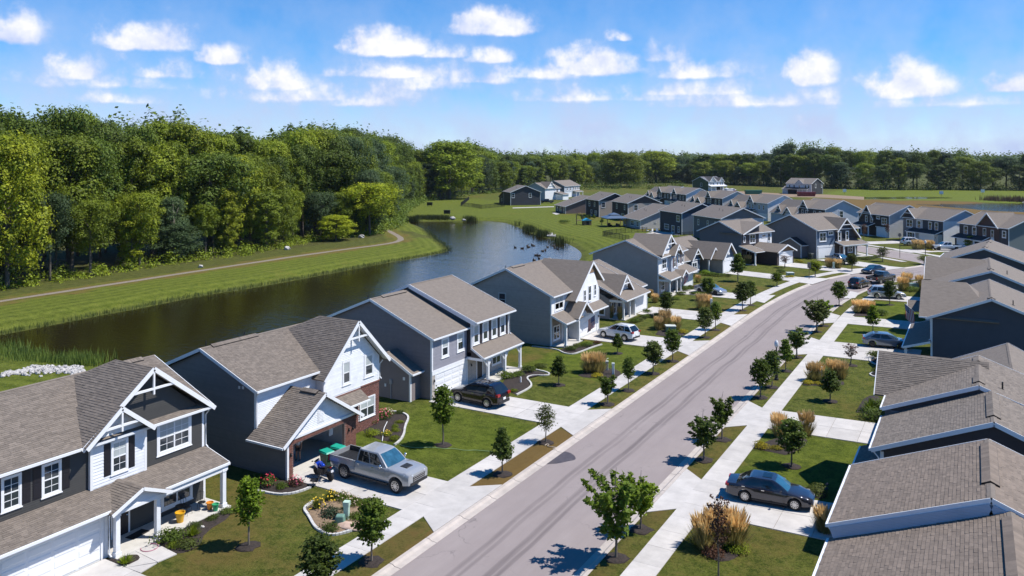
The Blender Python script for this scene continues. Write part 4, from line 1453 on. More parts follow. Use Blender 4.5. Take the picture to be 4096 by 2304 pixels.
def house_B():
 h = House((-37.7, 36.8), 90, 'white and red brick house with an open garage, behind the silver pickup', 0)
 h.body(6.5, 11.5, 2.05, 12.7, 0, 5.3, WBs)
 h.body(.0, 6.5, 7.0, 12.7, 0, 5.3, SLs)
 h.body(.0, 6.5, 2.8, 6.99, 2.5, 5.3, WBs)
 for (u0, u1) in ((0, .16), (6.34, 6.5)):
  h.body(u0, u1, .2, 6.99, 0, 2.49, SLs if u0 < 1 else WBs)
 h.part('garage_floor', MB().box(.16, -.1, 0, 6.34, 6.99, .045), PORCHC)
 # brick front of the garage
 h.body(0, .5, 0, .2, 0, 2.45, MORT, 'brick_pier'); h.body(5.32, 6.5, 0, .2, 0, 2.45, MORT, 'brick_pier'); h.body(.5, 5.32, 0, .2, 2.13, 2.45, MORT, 'lintel')
 bricks(h, 'F', 0, 0, 6.5, 0, 2.45, [(.5, 5.32, -1, 2.13)])
 bricks(h, 'R', 6.5, .0, 2.0, 0, 2.4)
 # brick ground floor beside it
 bricks(h, 'F', 2.05, 6.5, 11.5, 0, 3.3, [(9.25, 11.0, .85, 2.4), (6.9, 8.1, 0, 2.3)])
 h.trim('F', 2.05, 9.4, 11.56, 3.3, 3.38, .07, BRICKR, 'brick_ledge')
 h.gable_roof('u', -.3, 11.9, 2.45, 13.1, 5.38, 7.9, 7.52)
 h.gable('L', 0, 2.8, 12.7, 5.3, 7.35, SLs)
 h.gable('R', 11.5, 2.8, 12.7, 5.3, 7.35, WBs)
 # cross gable
 h.slope([(5.0, 1.5, 4.9), (5.0, 13.2, 4.9), (8.6, 5.4, 8.47), (8.6, 1.5, 8.47)])
 h.slope([(12.2, 13.2, 4.9), (12.2, 1.5, 4.9), (8.6, 1.5, 8.47), (8.6, 5.4, 8.47)])
 h.slope([(12.2, 13.2, 4.9), (8.6, 5.4, 8.47), (5.0, 13.2, 4.9)])
 for e in (5.0, 12.2):
  h.part('rake_board', MB().bar((e, 1.48, 4.8), (8.6, 1.48, 8.38), .04, .25), WHITE)
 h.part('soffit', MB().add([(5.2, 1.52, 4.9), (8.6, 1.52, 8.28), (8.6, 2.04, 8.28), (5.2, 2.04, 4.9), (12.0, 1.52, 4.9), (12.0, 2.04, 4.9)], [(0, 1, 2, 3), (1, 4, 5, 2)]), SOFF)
 h.gable('F', 2.05, 5.45, 11.5, 5.3, 8.15, WBs, 8.6)
 h.body(5.45, 6.5, 2.05, 2.79, 2.5, 5.3, WBs)
 h.bracket(1.54, 8.6, 8.36, 1.0, 1.75)
 # garage roof
 h.gable_roof('d', -.45, 2.82, -.75, 6.8, 2.4, 3.03, 4.86, rake=(1, 0), gut=(1, 1))
 h.gable('F', 0.04, 0, 6.5, 2.46, 4.55, WBs, 3.05)
 h.part('soffit', MB().add([(-.6, -.42, 2.42), (3.03, -.42, 4.7), (3.03, -.01, 4.7), (-.6, -.01, 2.42), (6.6, -.42, 2.42), (6.6, -.01, 2.42)], [(0, 1, 2, 3), (1, 4, 5, 2)]), SOFF)
 h.trim('F', 0.0, -.1, 6.6, 2.455, 2.62, .06)
 fo = h.trim('F', 0.04, 2.75, 3.35, 2.85, 3.75, .04, WHITE, 'gable_vent')
 for k in range(8):
  mb = MB(); h.fbox(mb, 'F', 0.04, 2.83, 3.27, 2.93 + k * .095, 2.98 + k * .095, .04, .06); h.part('vent_slat', mb, WHITE, fo)
 # small awning roof over the entrance
 h.slope([(6.6, 1.15, 2.6), (9.35, 1.15, 2.6), (9.35, 2.06, 3.2), (6.6, 2.06, 3.2)])
 h.gutter((6.75, 1.1, 2.53), (9.35, 1.1, 2.53))
 # boards
 h.boards('F', 2.8, .12, 5.4, 2.5, 5.2, WB)
 h.boards('F', 2.05, 5.55, 11.4, 3.4, 8.05, WB, clip=lambda z: (5.55, 11.4) if z < 5.3 else gable_clip(5.45, 11.5, 5.0, 8.2)(z), holes=[(7.35, 8.27, 3.9, 5.65), (9.75, 10.87, 3.9, 5.65)])
 h.boards('F', .04, .1, 6.4, 2.62, 4.5, WB, clip=gable_clip(0, 6.5, 2.46, 4.55), holes=[(2.75, 3.35, 2.85, 3.75)])
 h.boards('L', 0, .22, 12.7, .15, 2.4, SL)
 h.boards('L', 0, 2.92, 12.7, 2.4, 7.25, SL, clip=gable_clip(2.8, 12.7, 5.3, 7.35))
 h.window('F', 2.05, 7.35, 3.9, .92, 1.75, 1, trim=.13, blind=.6)
 h.window('F', 2.05, 9.75, 3.9, 1.12, 1.75, 1, trim=.16, blind=.6)
 h.window('F', 2.05, 9.25, .85, 1.75, 1.55, 2, trim=.09, blind=.6)
 h.door('F', 2.05, 7.0)
 h.corner(0, 2.8, 2.3, 5.3, .14); h.corner(11.5, 2.05, 3.4, 5.3, .14, su=-1); h.corner(0, 0, 0, 2.4, .12); h.corner(5.45, 2.05, 3.3, 4.9, .12)
 h.downspout(-.02, 2.78, 2.6, 5.3, .0, .28); h.downspout(11.6, 2.1, 3.4, 4.9, .0, .35)
 for (a, z) in ((1.7 + 2.2, 5.25), (2.05 + 2.2, 5.22)):
  h.trim('L', 0, a, a + .16, z, z + .18, .06, GUTTER, 'wall_vent')
 for a in (.25, 5.7, 6.1):
  h.sconce('F', 0, a, 1.55)
 h.ridge_vent('u', .6, 4.6, 7.9, 7.52); h.ridge_vent('d', .2, 1.6, 3.03, 4.86)
 h.vents([(1.6, 9.6, 7.05), (4.7, 9.2, 7.15)])
 h.finish_shingles()
 return h


def house_C():
 h = House((-39.7, 55.2), 90, 'mauve grey house with four tall dark-wall windows, behind the parked black SUV', 1)
 h.body(0, 5.4, 0, 13, 0, 5.15, CSs); h.body(5.4, 12, .0, 13, 0, 5.15, BRN); h.body(5.42, 12, -.5, 0, 2.9, 5.62, BRN)
 h.gable_roof('u', -.3, 5.5, -.32, 13.4, 5.2, 6.5, 8.02, rake=(1, 0))
 h.gable_roof('u', 5.15, 12.25, -1.15, 13.4, 5.72, 6.3, 8.55)
 h.part('step_wall', MB().prism([(5.42, -.5, 5.1), (5.42, 13, 5.1), (5.42, 6.3, 8.3)], (.1, 0, 0)), SLs)
 h.part('rake_board', MB().bar((5.12, -1.1, 5.55), (5.12, 6.3, 8.38), .05, .34), WHITE)
 h.gable('L', 0, 0, 13, 5.15, 7.85, CSs)
 # front of the left half
 h.boards('F', 0, .1, 5.35, 2.42, 5.1, MUB, holes=[(1.35, 2.5, 3.2, 4.92), (3.75, 4.9, 3.2, 4.92)], lap=.125)
 h.boards('L', 0, 0.12, 13, .15, 7.7, CSB, clip=lambda z: gable_clip(0, 13, 5.15, 7.85)(z), lap=.125)
 h.trim('F', 0, 0, 5.4, 2.02, 2.42, .05)
 h.garage('F', 0, .55, 5.3, 2.0)
 h.trim('F', 0, 0, .42, 0, 2.0, .045, BRICKW, 'brick_pier')
 h.sconce('F', -.04, .22, 1.55)
 h.window('F', 0, 1.35, 3.2, 1.15, 1.72, 1, trim=.17, blind=.6)
 h.window('F', 0, 3.75, 3.2, 1.15, 1.72, 1, trim=.17, blind=.6)
 for u in (5.6, 7.18, 8.76, 10.3):
  h.window('F', -.5, u, 3.52, 1.08, 1.86, 1, trim=.18, blind=.6)
 for k in range(14):
  h.trim('F', -.5, 5.5 + k * .48, 5.54 + k * .48, 3.3, 5.55, .018, BRN, 'batten')
 h.corner(0, 0, 0, 5.1, .14); h.corner(12, -.5, 3.3, 5.6, .14, su=-1); h.corner(5.42, -.5, 3.3, 5.6, .12)
 h.downspout(12.1, -.5, 3.3, 5.6, 0, .5)
 # porch
 h.slope([(5.3, -1.85, 2.6), (12.55, -1.85, 2.6), (12.55, -.48, 3.4), (5.3, -.48, 3.4)])
 h.gutter((5.3, -1.9, 2.53), (12.55, -1.9, 2.53))
 h.part('rake_board', MB().bar((5.28, -1.85, 2.52), (5.28, -.5, 3.32), .035, .18), WHITE)
 h.part('porch_end_wall', MB().prism([(5.34, -1.7, 2.5), (5.34, -.5, 2.5), (5.34, -.5, 3.28)], (.06, 0, 0)), BRN)
 h.part('porch_beam', MB().box(5.45, -1.72, 2.26, 12.4, -1.54, 2.5).box(5.35, -1.7, 2.26, 5.5, .0, 2.5), WHITE)
 h.part('porch_ceiling', MB().box(5.5, -1.5, 2.42, 12.3, -.02, 2.45), SOFF)
 for u in (6.4, 9.4, 12.3):
  h.post(u, -1.62, 2.3, .22)
  h.part('post_brace', MB().bar((u - .65, -1.62, 2.3), (u - .08, -1.62, 1.6), .1, .1), WHITE)
  if u < 12: h.part('post_brace', MB().bar((u + .65, -1.62, 2.3), (u + .08, -1.62, 1.6), .1, .1), WHITE)
 h.part('porch_floor', MB().box(5.45, -1.9, 0, 12.4, 0, .1), PORCHC)
 h.trim('F', 0, 5.42, 12, .1, 2.4, .04, BRICKW, 'brick_facing')
 h.door('F', -.04, 7.0); h.window('F', -.04, 9.6, .7, 1.7, 1.5, 2)
 h.sconce('F', -.04, 6.0, 1.6)
 # store on the south side
 h.body(-1.4, -.0, 1.2, 6.2, 0, 2.32, CSs, 'store_wall')
 h.gable_roof('u', -1.65, .0, .85, 6.5, 2.4, 3.7, 3.9, rake=(1, 0))
 h.gable('L', -1.4, 1.2, 6.2, 2.32, 3.75, CSs, 3.7)
 h.corner(-1.4, 1.2, 0, 2.3, .12)
 mb = MB(); h.fbox(mb, 'L', -1.4, 3.1, 3.35, 1.25, 1.65, 0, .12); h.fbox(mb, 'L', -1.4, 3.2, 3.26, 0, 1.25, .02, .08)
 h.part('meter_box', mb, mat('meter_grey', (.3, .31, .33), .5))
 mb = MB(); h.fbox(mb, 'L', -1.4, 3.75, 3.9, .95, 1.2, 0, .08); h.part('outlet_box', mb, GUTTER)
 mb = MB(); h.fbox(mb, 'L', -1.4, 1.75, 1.95, 1.75, 2.0, 0, .05); h.part('wall_vent', mb, GUTTER)
 h.ridge_vent('u', 1.2, 4.6, 6.5, 8.02)
 h.vents([(.3, 7.2, 7.75)])
 return h


def house_D():
 h = House((-39.7, 77.3), 90, 'house with a tall narrow white gable, behind the white SUV', 1)
 h.body(0, 10.2, 0, 11, 0, 5.35, GRs)
 h.gable_roof('u', -.3, 10.5, -.35, 11.5, 5.45, 5.6, 8.12)
 h.gable('L', 0, 0, 11, 5.35, 7.95, GRs, 5.6)
 h.boards('L', 0, 0.12, 11, .2, 7.8, GRB, clip=lambda z: (0.12, 11) if z <= 5.35 else (lambda g: (max(.12, g[0]), g[1]) if g else None)(gable_clip(.1, 11.1, 5.35, 7.95)(z)), lap=.14, holes=[(5.7, 6.68, 3.8, 5.34)])
 h.trim('F', 0, 0, 4.2, 3.3, 5.35, .02, WBs, 'front_siding')
 h.body(4.2, 10.2, -1.1, .3, 0, 5.0, WBs)
 h.slope([(3.3, -1.35, 4.5), (3.3, 5.2, 4.5), (8.1, 5.2, 8.4), (8.1, -1.35, 8.4)])
 h.slope([(11.15, 5.2, 5.9), (11.15, -1.35, 5.9), (8.1, -1.35, 8.4), (8.1, 5.2, 8.4)])
 h.part('rake_board', MB().bar((3.3, -1.37, 4.4), (8.1, -1.37, 8.3), .04, .25).bar((11.15, -1.37, 5.8), (8.1, -1.37, 8.3), .04, .25), WHITE)
 h.gable('F', -1.1, 4.3, 10.2, 5.0, 8.15, WBs, 8.1)
 h.part('gable_infill', MB().prism([(7.3, -1.1, 7.1), (8.9, -1.1, 7.1), (8.1, -1.1, 8.1)], (0, -.06, 0)), WOODM)
 h.window('F', -1.1, 5.9, 4.0, .62, 1.35, 1, trim=.06); h.window('F', -1.1, 7.15, 3.85, .8, 1.8, 1, trim=.06); h.window('F', -1.1, 8.75, 4.25, .62, 1.35, 1, trim=.06)
 h.window('F', 0.0, .75, 3.68, 2.15, 1.62, 2, trim=.13, blind=.6)
 h.window('L', 0, 5.7, 3.82, .98, 1.5, 1, trim=.07, m=LGs)
 # porch and garage roofs
 h.slope([(-.2, -1.85, 2.68), (4.4, -1.85, 2.68), (4.4, .02, 3.45), (-.2, .02, 3.45)])
 h.gutter((-.2, -1.9, 2.6), (2.6, -1.9, 2.6))
 h.part('rake_board', MB().bar((-.22, -1.85, 2.6), (-.22, 0, 3.36), .035, .2), WHITE)
 h.slope([(2.3, -2.2, 2.8), (2.3, 1.0, 2.8), (4.35, 1.0, 4.35), (4.35, -2.2, 4.35)])
 h.slope([(6.3, 1.0, 2.85), (6.3, -2.2, 2.85), (4.35, -2.2, 4.35), (4.35, 1.0, 4.35)])
 h.part('rake_board', MB().bar((2.3, -2.22, 2.72), (4.35, -2.22, 4.27), .04, .2).bar((6.3, -2.22, 2.76), (4.35, -2.22, 4.27), .04, .2), WHITE)
 h.gable('F', -1.6, 2.8, 5.9, 2.7, 4.0, WBs, 4.35)
 h.part('gable_infill', MB().prism([(3.7, -1.6, 3.2), (5.0, -1.6, 3.2), (4.35, -1.6, 3.9)], (0, -.06, 0)), WOODM)
 h.slope([(5.6, -2.1, 2.95), (10.6, -2.1, 2.95), (10.6, -1.08, 3.6), (5.6, -1.08, 3.6)])
 h.gutter((6.2, -2.15, 2.88), (10.6, -2.15, 2.88))
 h.garage('F', -1.1, 4.75, 9.5, 2.15)
 for u in (.3, 3.5): h.post(u, -1.6, 2.6, .24)
 h.part('porch_beam', MB().box(0, -1.72, 2.36, 3.6, -1.52, 2.62), WHITE)
 h.part('porch_floor', MB().box(0, -1.85, 0, 4.2, 0, .1), PORCHC)
 h.door('F', 0, 2.6, m=LGs); h.window('F', 0, .4, .5, 1.6, 1.6, 2); h.window('L', -.02, -1.2, .5, 1.0, 1.6, 1) if False else None
 h.corner(0, 0, 0, 5.3, .14); h.corner(10.2, -1.1, 0, 5.0, .14, su=-1); h.corner(4.2, -1.1, 3.4, 4.8, .12)
 h.sconce('F', -1.1, 9.9, 1.7)
 h.ridge_vent('u', .9, 3.6, 5.6, 8.12); h.vents([(3.0, 7.5, 7.5)])
 mb = MB(); h.fbox(mb, 'L', 0, 9.6, 9.8, 5.1, 5.3, 0, .05); h.part('wall_vent', mb, GUTTER)
 return h


house_A(); house_B(); house_C(); house_D()
# ------------------------------------------------------------------ houses further along and the east row
def simple(loc, rz, label, W, D, eave, ridge, wall, front=None, lod=2, rp=None, roof=None, side=None, sill=True):
 h = House(loc, rz, label, lod)
 rp = D / 2 if rp is None else rp
 h.body(0, W, 0, D, 0, eave - .1, wall)
 h.gable_roof('u', -.35, W + .35, -.4, D + .4, eave - .02, rp, ridge, roof)
 h.gable('L', 0, 0, D, eave - .1, ridge - .2, wall, rp); h.gable('R', W, 0, D, eave - .1, ridge - .2, wall, rp)
 if front: h.trim('F', 0, 0, W, .1, eave - .1, .02, front, 'front_siding')
 for (u, d, su, sd) in ((0, 0, 1, 1), (W, 0, -1, 1), (0, D, 1, -1), (W, D, -1, -1)):
  h.corner(u, d, 0, eave - .1, .14, su=su, sd=sd)
 return h


def fgable(h, u0, u1, d, ez, rz, back, wall, wall_d=None, z0=None, up=None, truss=True, infill=None, ez1=None):
 up = (u0 + u1) / 2 if up is None else up
 ez1 = ez if ez1 is None else ez1
 h.slope([(u0, d, ez), (u0, back, ez), (up, back, rz), (up, d, rz)]); h.slope([(u1, back, ez1), (u1, d, ez1), (up, d, rz), (up, back, rz)])
 h.part('rake_board', MB().bar((u0, d - .02, ez - .1), (up, d - .02, rz - .1), .05, .24).bar((u1, d - .02, ez1 - .1), (up, d - .02, rz - .1), .05, .24), WHITE)
 wd = d + .4 if wall_d is None else wall_d
 if z0 is not None and z0 < ez - .2: h.body(u0 + .35, u1 - .35, wd, back, z0, min(ez, ez1) + .02, wall)
 s_ = (rz - ez) / max(.1, up - u0)
 h.part('gable_wall', MB().prism([(u0 + .35, wd, ez + .02), (u1 - .35, wd, ez1 + .02), (up, wd, rz - .25)], (0, .12, 0)), wall)
 if truss:
  h.part('gable_truss', MB().bar((up - (rz - ez) * .45 / s_, d + .04, ez + (rz - ez) * .5), (up + (rz - ez) * .45 / s_, d + .04, ez + (rz - ez) * .5), .09, .14), WHITE)


def porch(h, u0, u1, d0, d1, z0, z1, posts=(), m=None, beam=True):
 h.slope([(u0, d0, z0), (u1, d0, z0), (u1, d1, z1), (u0, d1, z1)], m)
 h.gutter((u0, d0 - .05, z0 - .07), (u1, d0 - .05, z0 - .07))
 for u in (u0 - .02, u1 + .02):
  h.part('rake_board', MB().bar((u, d0, z0 - .08), (u, d1, z1 - .08), .04, .2), WHITE)
 if posts:
  h.part('porch_beam', MB().box(min(posts) - .1, d0 + .15, z0 - .34, max(posts) + .1, d0 + .35, z0 - .1), WHITE)
  h.part('porch_floor', MB().box(min(posts) - .2, d0, 0, max(posts) + .2, d1, .1), PORCHC)
 for u in posts: h.post(u, d0 + .25, z0 - .3, .22)


def far_west():
 # one-storey house with a trussed dormer gable
 h = House((-39.0, 94.0), 90, 'single storey dark house with a white trussed dormer, beyond the white SUV', 1)
 h.body(0, 9.6, 1.0, 14, 0, 2.5, GRs); h.body(4.2, 9.2, -.6, 1.0, 0, 2.5, WBs)
 h.gable_roof('u', -.35, 8.1, -1.4, 15.4, 2.6, 7.0, 6.1); h.gable_roof('u', 8.0, 10.2, -.2, 14.3, 3.1, 7.0, 6.1, rake=(0, 1))
 h.gable('L', 0, 1.0, 14, 2.5, 5.5, GRs, 7.0)
 fgable(h, .4, 5.2, -.25, 3.2, 5.35, 6, WBs, .35)
 h.part('gable_truss', MB().bar((2.8, -.22, 5.2), (2.8, -.22, 3.9), .1, .12, (1, 0, 0)), WHITE)
 h.trim('L', 0, -1.0, 1.0, 2.2, 2.5, .03)
 for u in (.15, 2.2, 3.9): h.post(u, -.85, 2.4, .2, base=False)
 h.part('porch_floor', MB().box(0, -1.1, 0, 4.2, 1, .1), PORCHC); h.part('porch_beam', MB().box(0, -.98, 2.22, 4.1, -.78, 2.45), WHITE)
 h.door('F', 1.0, 2.7); h.window('F', 1.0, .5, .4, 1.6, 1.7, 2); h.window('L', 0, 1.6, .4, 1.0, 1.7, 1)
 h.garage('F', -.6, 4.5, 8.9, 2.15, panels=False, rows=4, cols=4)
 # white house with burgundy shutters
 h = House((-40.4, 113.3), 90, 'white fronted two storey house with burgundy shutters and steep gables', 1)
 h.body(0, 12, 0, 10.6, 0, 5.6, GRs); h.trim('F', 0, 0.02, 12, 3.0, 5.6, .03, WBs, 'front_siding')
 h.gable_roof('u', -.35, 12.6, -.45, 11.0, 5.7, 5.1, 8.05); h.gable('L', 0, 0, 10.6, 5.6, 7.85, GRs, 5.1)
 fgable(h, .12, 8.4, -.6, 6.02, 8.8, 5.2, WBs, -.05, up=4.0, ez1=5.72)
 h.part('gable_truss', MB().bar((4.0, -.56, 8.6), (4.0, -.56, 7.0), .1, .12, (1, 0, 0)), WHITE)
 fgable(h, 4.0, 7.9, -1.2, 5.6, 7.15, 3, LBs, -.5, 3.0)
 h.part('gable_truss', MB().bar((5.95, -1.16, 7.0), (5.95, -1.16, 6.1), .1, .12, (1, 0, 0)), WHITE)
 h.window('F', -.03, 1.4, 3.7, 1.9, 1.6, 2, trim=.12)
 h.window('F', -.5, 5.4, 3.6, 1.0, 1.6, 1, shutters=(BURG, .4)); h.window('F', -.03, 8.7, 3.7, .95, 1.55, 1, shutters=(BURG, .4)); h.window('F', -.03, 10.6, 3.7, .8, 1.55, 1, shutters=(BURG, .3))
 porch(h, -.1, 7.6, -1.85, .02, 2.5, 3.3, (.3, 3.6, 5.6)); porch(h, 7.4, 12.7, -2.2, -.0, 2.6, 3.4)
 fgable(h, 4.6, 7.8, -2.2, 2.4, 3.3, -.4, WBs, -1.8, truss=False)
 h.body(7.6, 12.3, -1.4, 0, 0, 2.5, WBs); h.garage('F', -1.4, 7.9, 11.9, 2.15, panels=False)
 h.door('F', 0, 3.9, m=WOODM); h.window('F', 0, 1.0, .5, 1.7, 1.6, 2); h.corner(0, 0, 0, 5.6, .14); h.trim('L', 0, -1.6, 0, 2.2, 2.5, .03)
 h.corner(12, 0, 3.2, 5.6, .14, su=-1)
 # ranch with wide low gables
 h = House((-38.5, 141.2), 80, 'single storey ranch with a blue board gable over a white garage', 1)
 h.body(-8.5, 5.0, 4.3, 14, 0, 2.5, GRs); h.body(0, 5.0, 0, 4.3, 0, 2.4, GRs); h.trim('F', 0, 0, 5, 0, 2.4, .02, WBs, 'front_siding')
 h.gable_roof('u', -8.9, 5.6, 3.4, 15, 2.55, 9.2, 5.75); h.gable('L', -8.5, 4.3, 14, 2.5, 5.4, GRs, 9.2); h.gable('R', 5, 4.3, 14, 2.5, 5.4, GRs, 9.2)
 fgable(h, -.45, 5.45, -.5, 2.45, 5.2, 9.0, BLs, 0.0, truss=False); h.trim('F', 0, 2.2, 2.8, 3.1, 4.2, .05, WHITE, 'gable_vent')
 fgable(h, -1.4, 2.6, 1.6, 2.5, 4.4, 8.0, GRs, 2.2, truss=False)
 fgable(h, -5.6, -1.6, 2.9, 2.5, 4.5, 9.0, BLs, 3.4, 0.0)
 for k in range(11): h.trim('F', 0, .4 + k * .42, .44 + k * .42, 2.6, 2.7 + 2.3 * (1 - abs(.42 + k * .42 - 2.5) / 2.7), .03, BLs, 'batten')
 h.garage('F', -.02, .25, 4.75, 2.1, panels=False); h.trim('F', 0, -.1, 5.1, 2.28, 2.55, .06)
 h.window('F', 3.4, -5.0, .3, 2.0, 1.9, 2, trim=.2); h.window('F', 4.3, -1.3, .3, 1.1, 1.9, 1); h.door('F', 4.3, 0.0 - 2.9 + 2.5)
 for u in (-.9,): h.post(u, 2.2, 2.3, .22)
 # house with a mono-pitch wedge and porch
 h = House((-32.2, 156.3), 70, 'grey blue house with a dark brown wedge gable and wide porch', 1)
 h.body(-2.6, 7.9, 6.2, 16, 0, 5.65, LBs); h.trim('F', 6.2, 3.4, 7.9, 2.8, 5.65, .03, WBs, 'front_siding')
 h.trim('F', 6.2, -2.6, 3.3, 2.8, 5.65, .04, BRN, 'front_siding')
 h.gable_roof('u', -2.95, 8.3, 5.8, 16.4, 5.72, 11.1, 7.95); h.gable('L', -2.6, 6.2, 16, 5.65, 7.7, SLs, 11.1); h.trim('L', -2.6, 6.25, 16, 0, 5.65, .012, SLs, 'side_siding')
 h.slope([(-3.0, 5.5, 5.72), (-3.0, 11, 5.72), (3.5, 11, 7.75), (3.5, 5.5, 7.75)])
 h.part('rake_board', MB().bar((-3.0, 5.47, 5.62), (3.5, 5.47, 7.66), .05, .24), WHITE)
 h.part('gable_wall', MB().prism([(-2.6, 6.1, 5.6), (3.4, 6.1, 5.6), (3.4, 6.1, 7.6)], (0, .1, 0)), BRN)
 h.part('gable_wall', MB().box(3.38, 6.12, 5.6, 3.46, 11, 7.6), WBs)
 h.window('F', 6.16, -2.0, 4.0, .7, 1.25, 1, split=False); h.window('F', 6.16, .1, 3.7, 2.0, 1.75, 2, trim=.12); h.trim('F', 6.1, 0, 2.6, 5.5, 5.6, .5, BLACK, 'window_hood')
 h.window('F', 6.17, 4.3, 4.6, 1.5, .65, 1, split=False); h.window('F', 6.17, 6.4, 3.7, .95, 1.7, 1)
 porch(h, -3.4, .2, 2.6, 6.2, 2.55, 3.5, (-3.0,)); h.body(.2, 6.0, .2, 6.2, 0, 2.5, BRICKD)
 fgable(h, -.2, 6.4, -.3, 2.55, 3.85, 6.0, WOODM, .2, truss=False)
 h.garage('F', .18, .9, 5.4, 2.15, panels=False); h.trim('F', .2, 0.2, 6.0, 2.3, 2.52, .06)
 h.trim('F', 6.2, -2.6, .2, .1, 2.6, .06, BRICKD, 'brick_facing'); h.door('F', 6.12, -1.0)
 # corner house: dark side, blue front
 h = House((-27.5, 170.9), 60, 'corner house with a dark grey side, blue shingle front and big porch', 1)
 h.body(0, 12.5, 0, 13, 0, 5.75, SLs); h.trim('F', 0, 0, 5.4, 2.6, 5.75, .03, BLs, 'front_siding'); h.trim('F', 0, 5.4, 12.5, 2.6, 5.75, .03, NVs, 'front_siding')
 h.trim('L', 0, .05, 13, .02, 5.75, .012, CSs, 'side_siding')
 h.gable_roof('u', -.4, 12.8, -.45, 13.4, 5.82, 6.5, 8.6); h.gable('L', 0, 0, 13, 5.75, 8.35, CSs, 6.5); h.gable('R', 12.5, 0, 13, 5.75, 8.35, LBs, 6.5)
 fgable(h, 5.2, 12.6, -.9, 5.3, 8.0, 6, NVs, -.3, 2.9, up=8.1, ez1=3.7)
 h.window('F', -.03, .7, 3.4, 2.1, 1.9, 2, trim=.14); h.window('F', -.03, 3.4, 4.6, 1.5, .8, 2, split=False); h.window('F', -.32, 6.0, 3.3, 1.0, 2.0, 1, trim=.14); h.window('F', -.32, 8.4, 3.3, 1.0, 2.0, 1, trim=.14)
 porch(h, 5.3, 13.4, -2.3, -.2, 2.65, 3.3, (5.7, 9.2, 12.9)); h.trim('F', 0, 5.5, 12.5, .1, 2.6, .05, BRICKD, 'brick_facing')
 h.garage('F', -.02, .5, 5.1, 2.2, panels=False); h.trim('F', 0, 0, 5.4, 2.36, 2.62, .06); h.door('F', -.06, 7.0, m=BURG); h.window('F', -.06, 9.4, .7, 1.6, 1.6, 2)
 h.body(-1.7, 0, 2.5, 7.5, 0, 2.5, CSs, 'store_wall'); h.gable_roof('u', -2.0, 0, 2.1, 7.9, 2.6, 5.0, 4.0, ROOFDK, rake=(1, 0)); h.gable('L', -1.7, 2.5, 7.5, 2.5, 3.85, CSs)
 h.corner(-1.7, 2.5, 0, 2.5, .12); h.corner(0, 0, 0, 5.7, .14)


def cross_row():
 u = Vector((.643, -.766))
 # left: black front, white garage on the right
 h = simple((-27.0, 234.2), -50, 'black fronted house with a white garage across the junction', 13.0, 11, 5.7, 8.3, LGs, NVs, 1)
 h.trim('F', .02, 0, 13, .1, 5.6, .04, BRN, 'front_siding')
 fgable(h, 1.0, 7.2, -.6, 4.2, 7.9, 5.5, BRN, -.1, 2.8, up=4.4)
 for a in (3.2, 5.3): h.window('F', -.12, a, 3.3, .95, 1.8, 1)
 h.window('F', -.05, 7.8, 4.5, 1.5, .8, 2, split=False); h.window('F', -.05, 10.0, 3.2, 2.2, 1.8, 2)
 porch(h, .2, 7.2, -2.0, 0, 2.7, 3.4, (.5, 3.8, 6.9), ROOFDK); h.garage('F', -.04, 8.0, 12.6, 2.2, panels=False); h.trim('F', -.04, 7.4, 13, 2.4, 2.6, .05)
 # middle: brick and board
 h = simple((-15.3, 222.2), -50, 'light grey house with a dark brick gable behind the white SUV', 14.2, 11, 5.7, 8.2, LBs, None, 1)
 h.trim('F', 0, 0, 4.8, .1, 5.6, .03, mat('brick_grey', (.19, .17, .17), .85, var=.25, vscale=8, bump=.5, bscale=20), 'brick_facing'); h.trim('F', 0, 4.8, 7.2, .1, 5.6, .03, LGs, 'front_siding'); h.trim('F', 0, 7.2, 14.2, .1, 5.6, .03, NVs, 'front_siding')
 h.trim('R', 14.2, 0, 11, .1, 5.6, .012, WBs, 'side_siding')
 fgable(h, -.3, 5.2, -.6, 5.6, 8.0, 5.5, BRN, -.05)
 h.window('F', -.03, 1.3, 3.3, 2.3, 1.9, 2); h.window('F', -.03, 5.2, 3.3, 1.4, 1.9, 1); h.window('F', -.03, 9.2, 3.3, 1.2, 1.9, 1); h.window('F', -.03, 11.4, 3.3, 1.2, 1.9, 1)
 h.window('F', -.03, 1.3, .5, 2.3, 1.8, 2); porch(h, 3.6, 14.0, -2.1, 0, 2.6, 3.4, (4.0, 6.9), ROOFDK)
 h.body(7.1, 14.0, -1.2, 0, 0, 2.5, LGs); h.garage('F', -1.2, 7.6, 12.6, 2.2, panels=False); h.sconce('F', -1.2, 13.2, 1.7)
 # right: brown brick
 h = simple((-2.8, 207.6), -51, 'brown brick gabled house behind the silver pickup across the junction', 14.4, 12, 5.7, 8.3, mat('siding_green_grey', (.13, .16, .16), .6, lap=.115), None, 1)
 h.trim('F', 0, 0, 14.4, .1, 5.6, .03, BRN, 'front_siding')
 brk = mat('brick_brown', (.075, .042, .034), .85, var=.3, vscale=8, bump=.5, bscale=20)
 fgable(h, 5.6, 12.2, -.6, 5.5, 8.6, 6, brk, -.1, 0.0, truss=False)
 for a in (1.4, 4.0): h.window('F', -.03, a, 3.3, 1.25, 1.9, 1)
 h.window('F', -.12, 7.3, 3.5, 1.0, 1.7, 1, m=LGs); h.window('F', -.12, 9.6, 3.3, .9, 1.7, 1, m=LGs); h.trim('F', -.1, 9.6, 10.5, .6, 3.2, .05); h.window('F', -.03, 12.7, 3.6, 1.1, 1.5, 1)
 porch(h, -.3, 9.2, -2.0, 0, 2.6, 3.4, (6.6, 8.9), ROOFDK); h.body(0, 6.2, -1.2, 0, 0, 2.5, BRN); h.garage('F', -1.2, .8, 5.6, 2.2, panels=False)


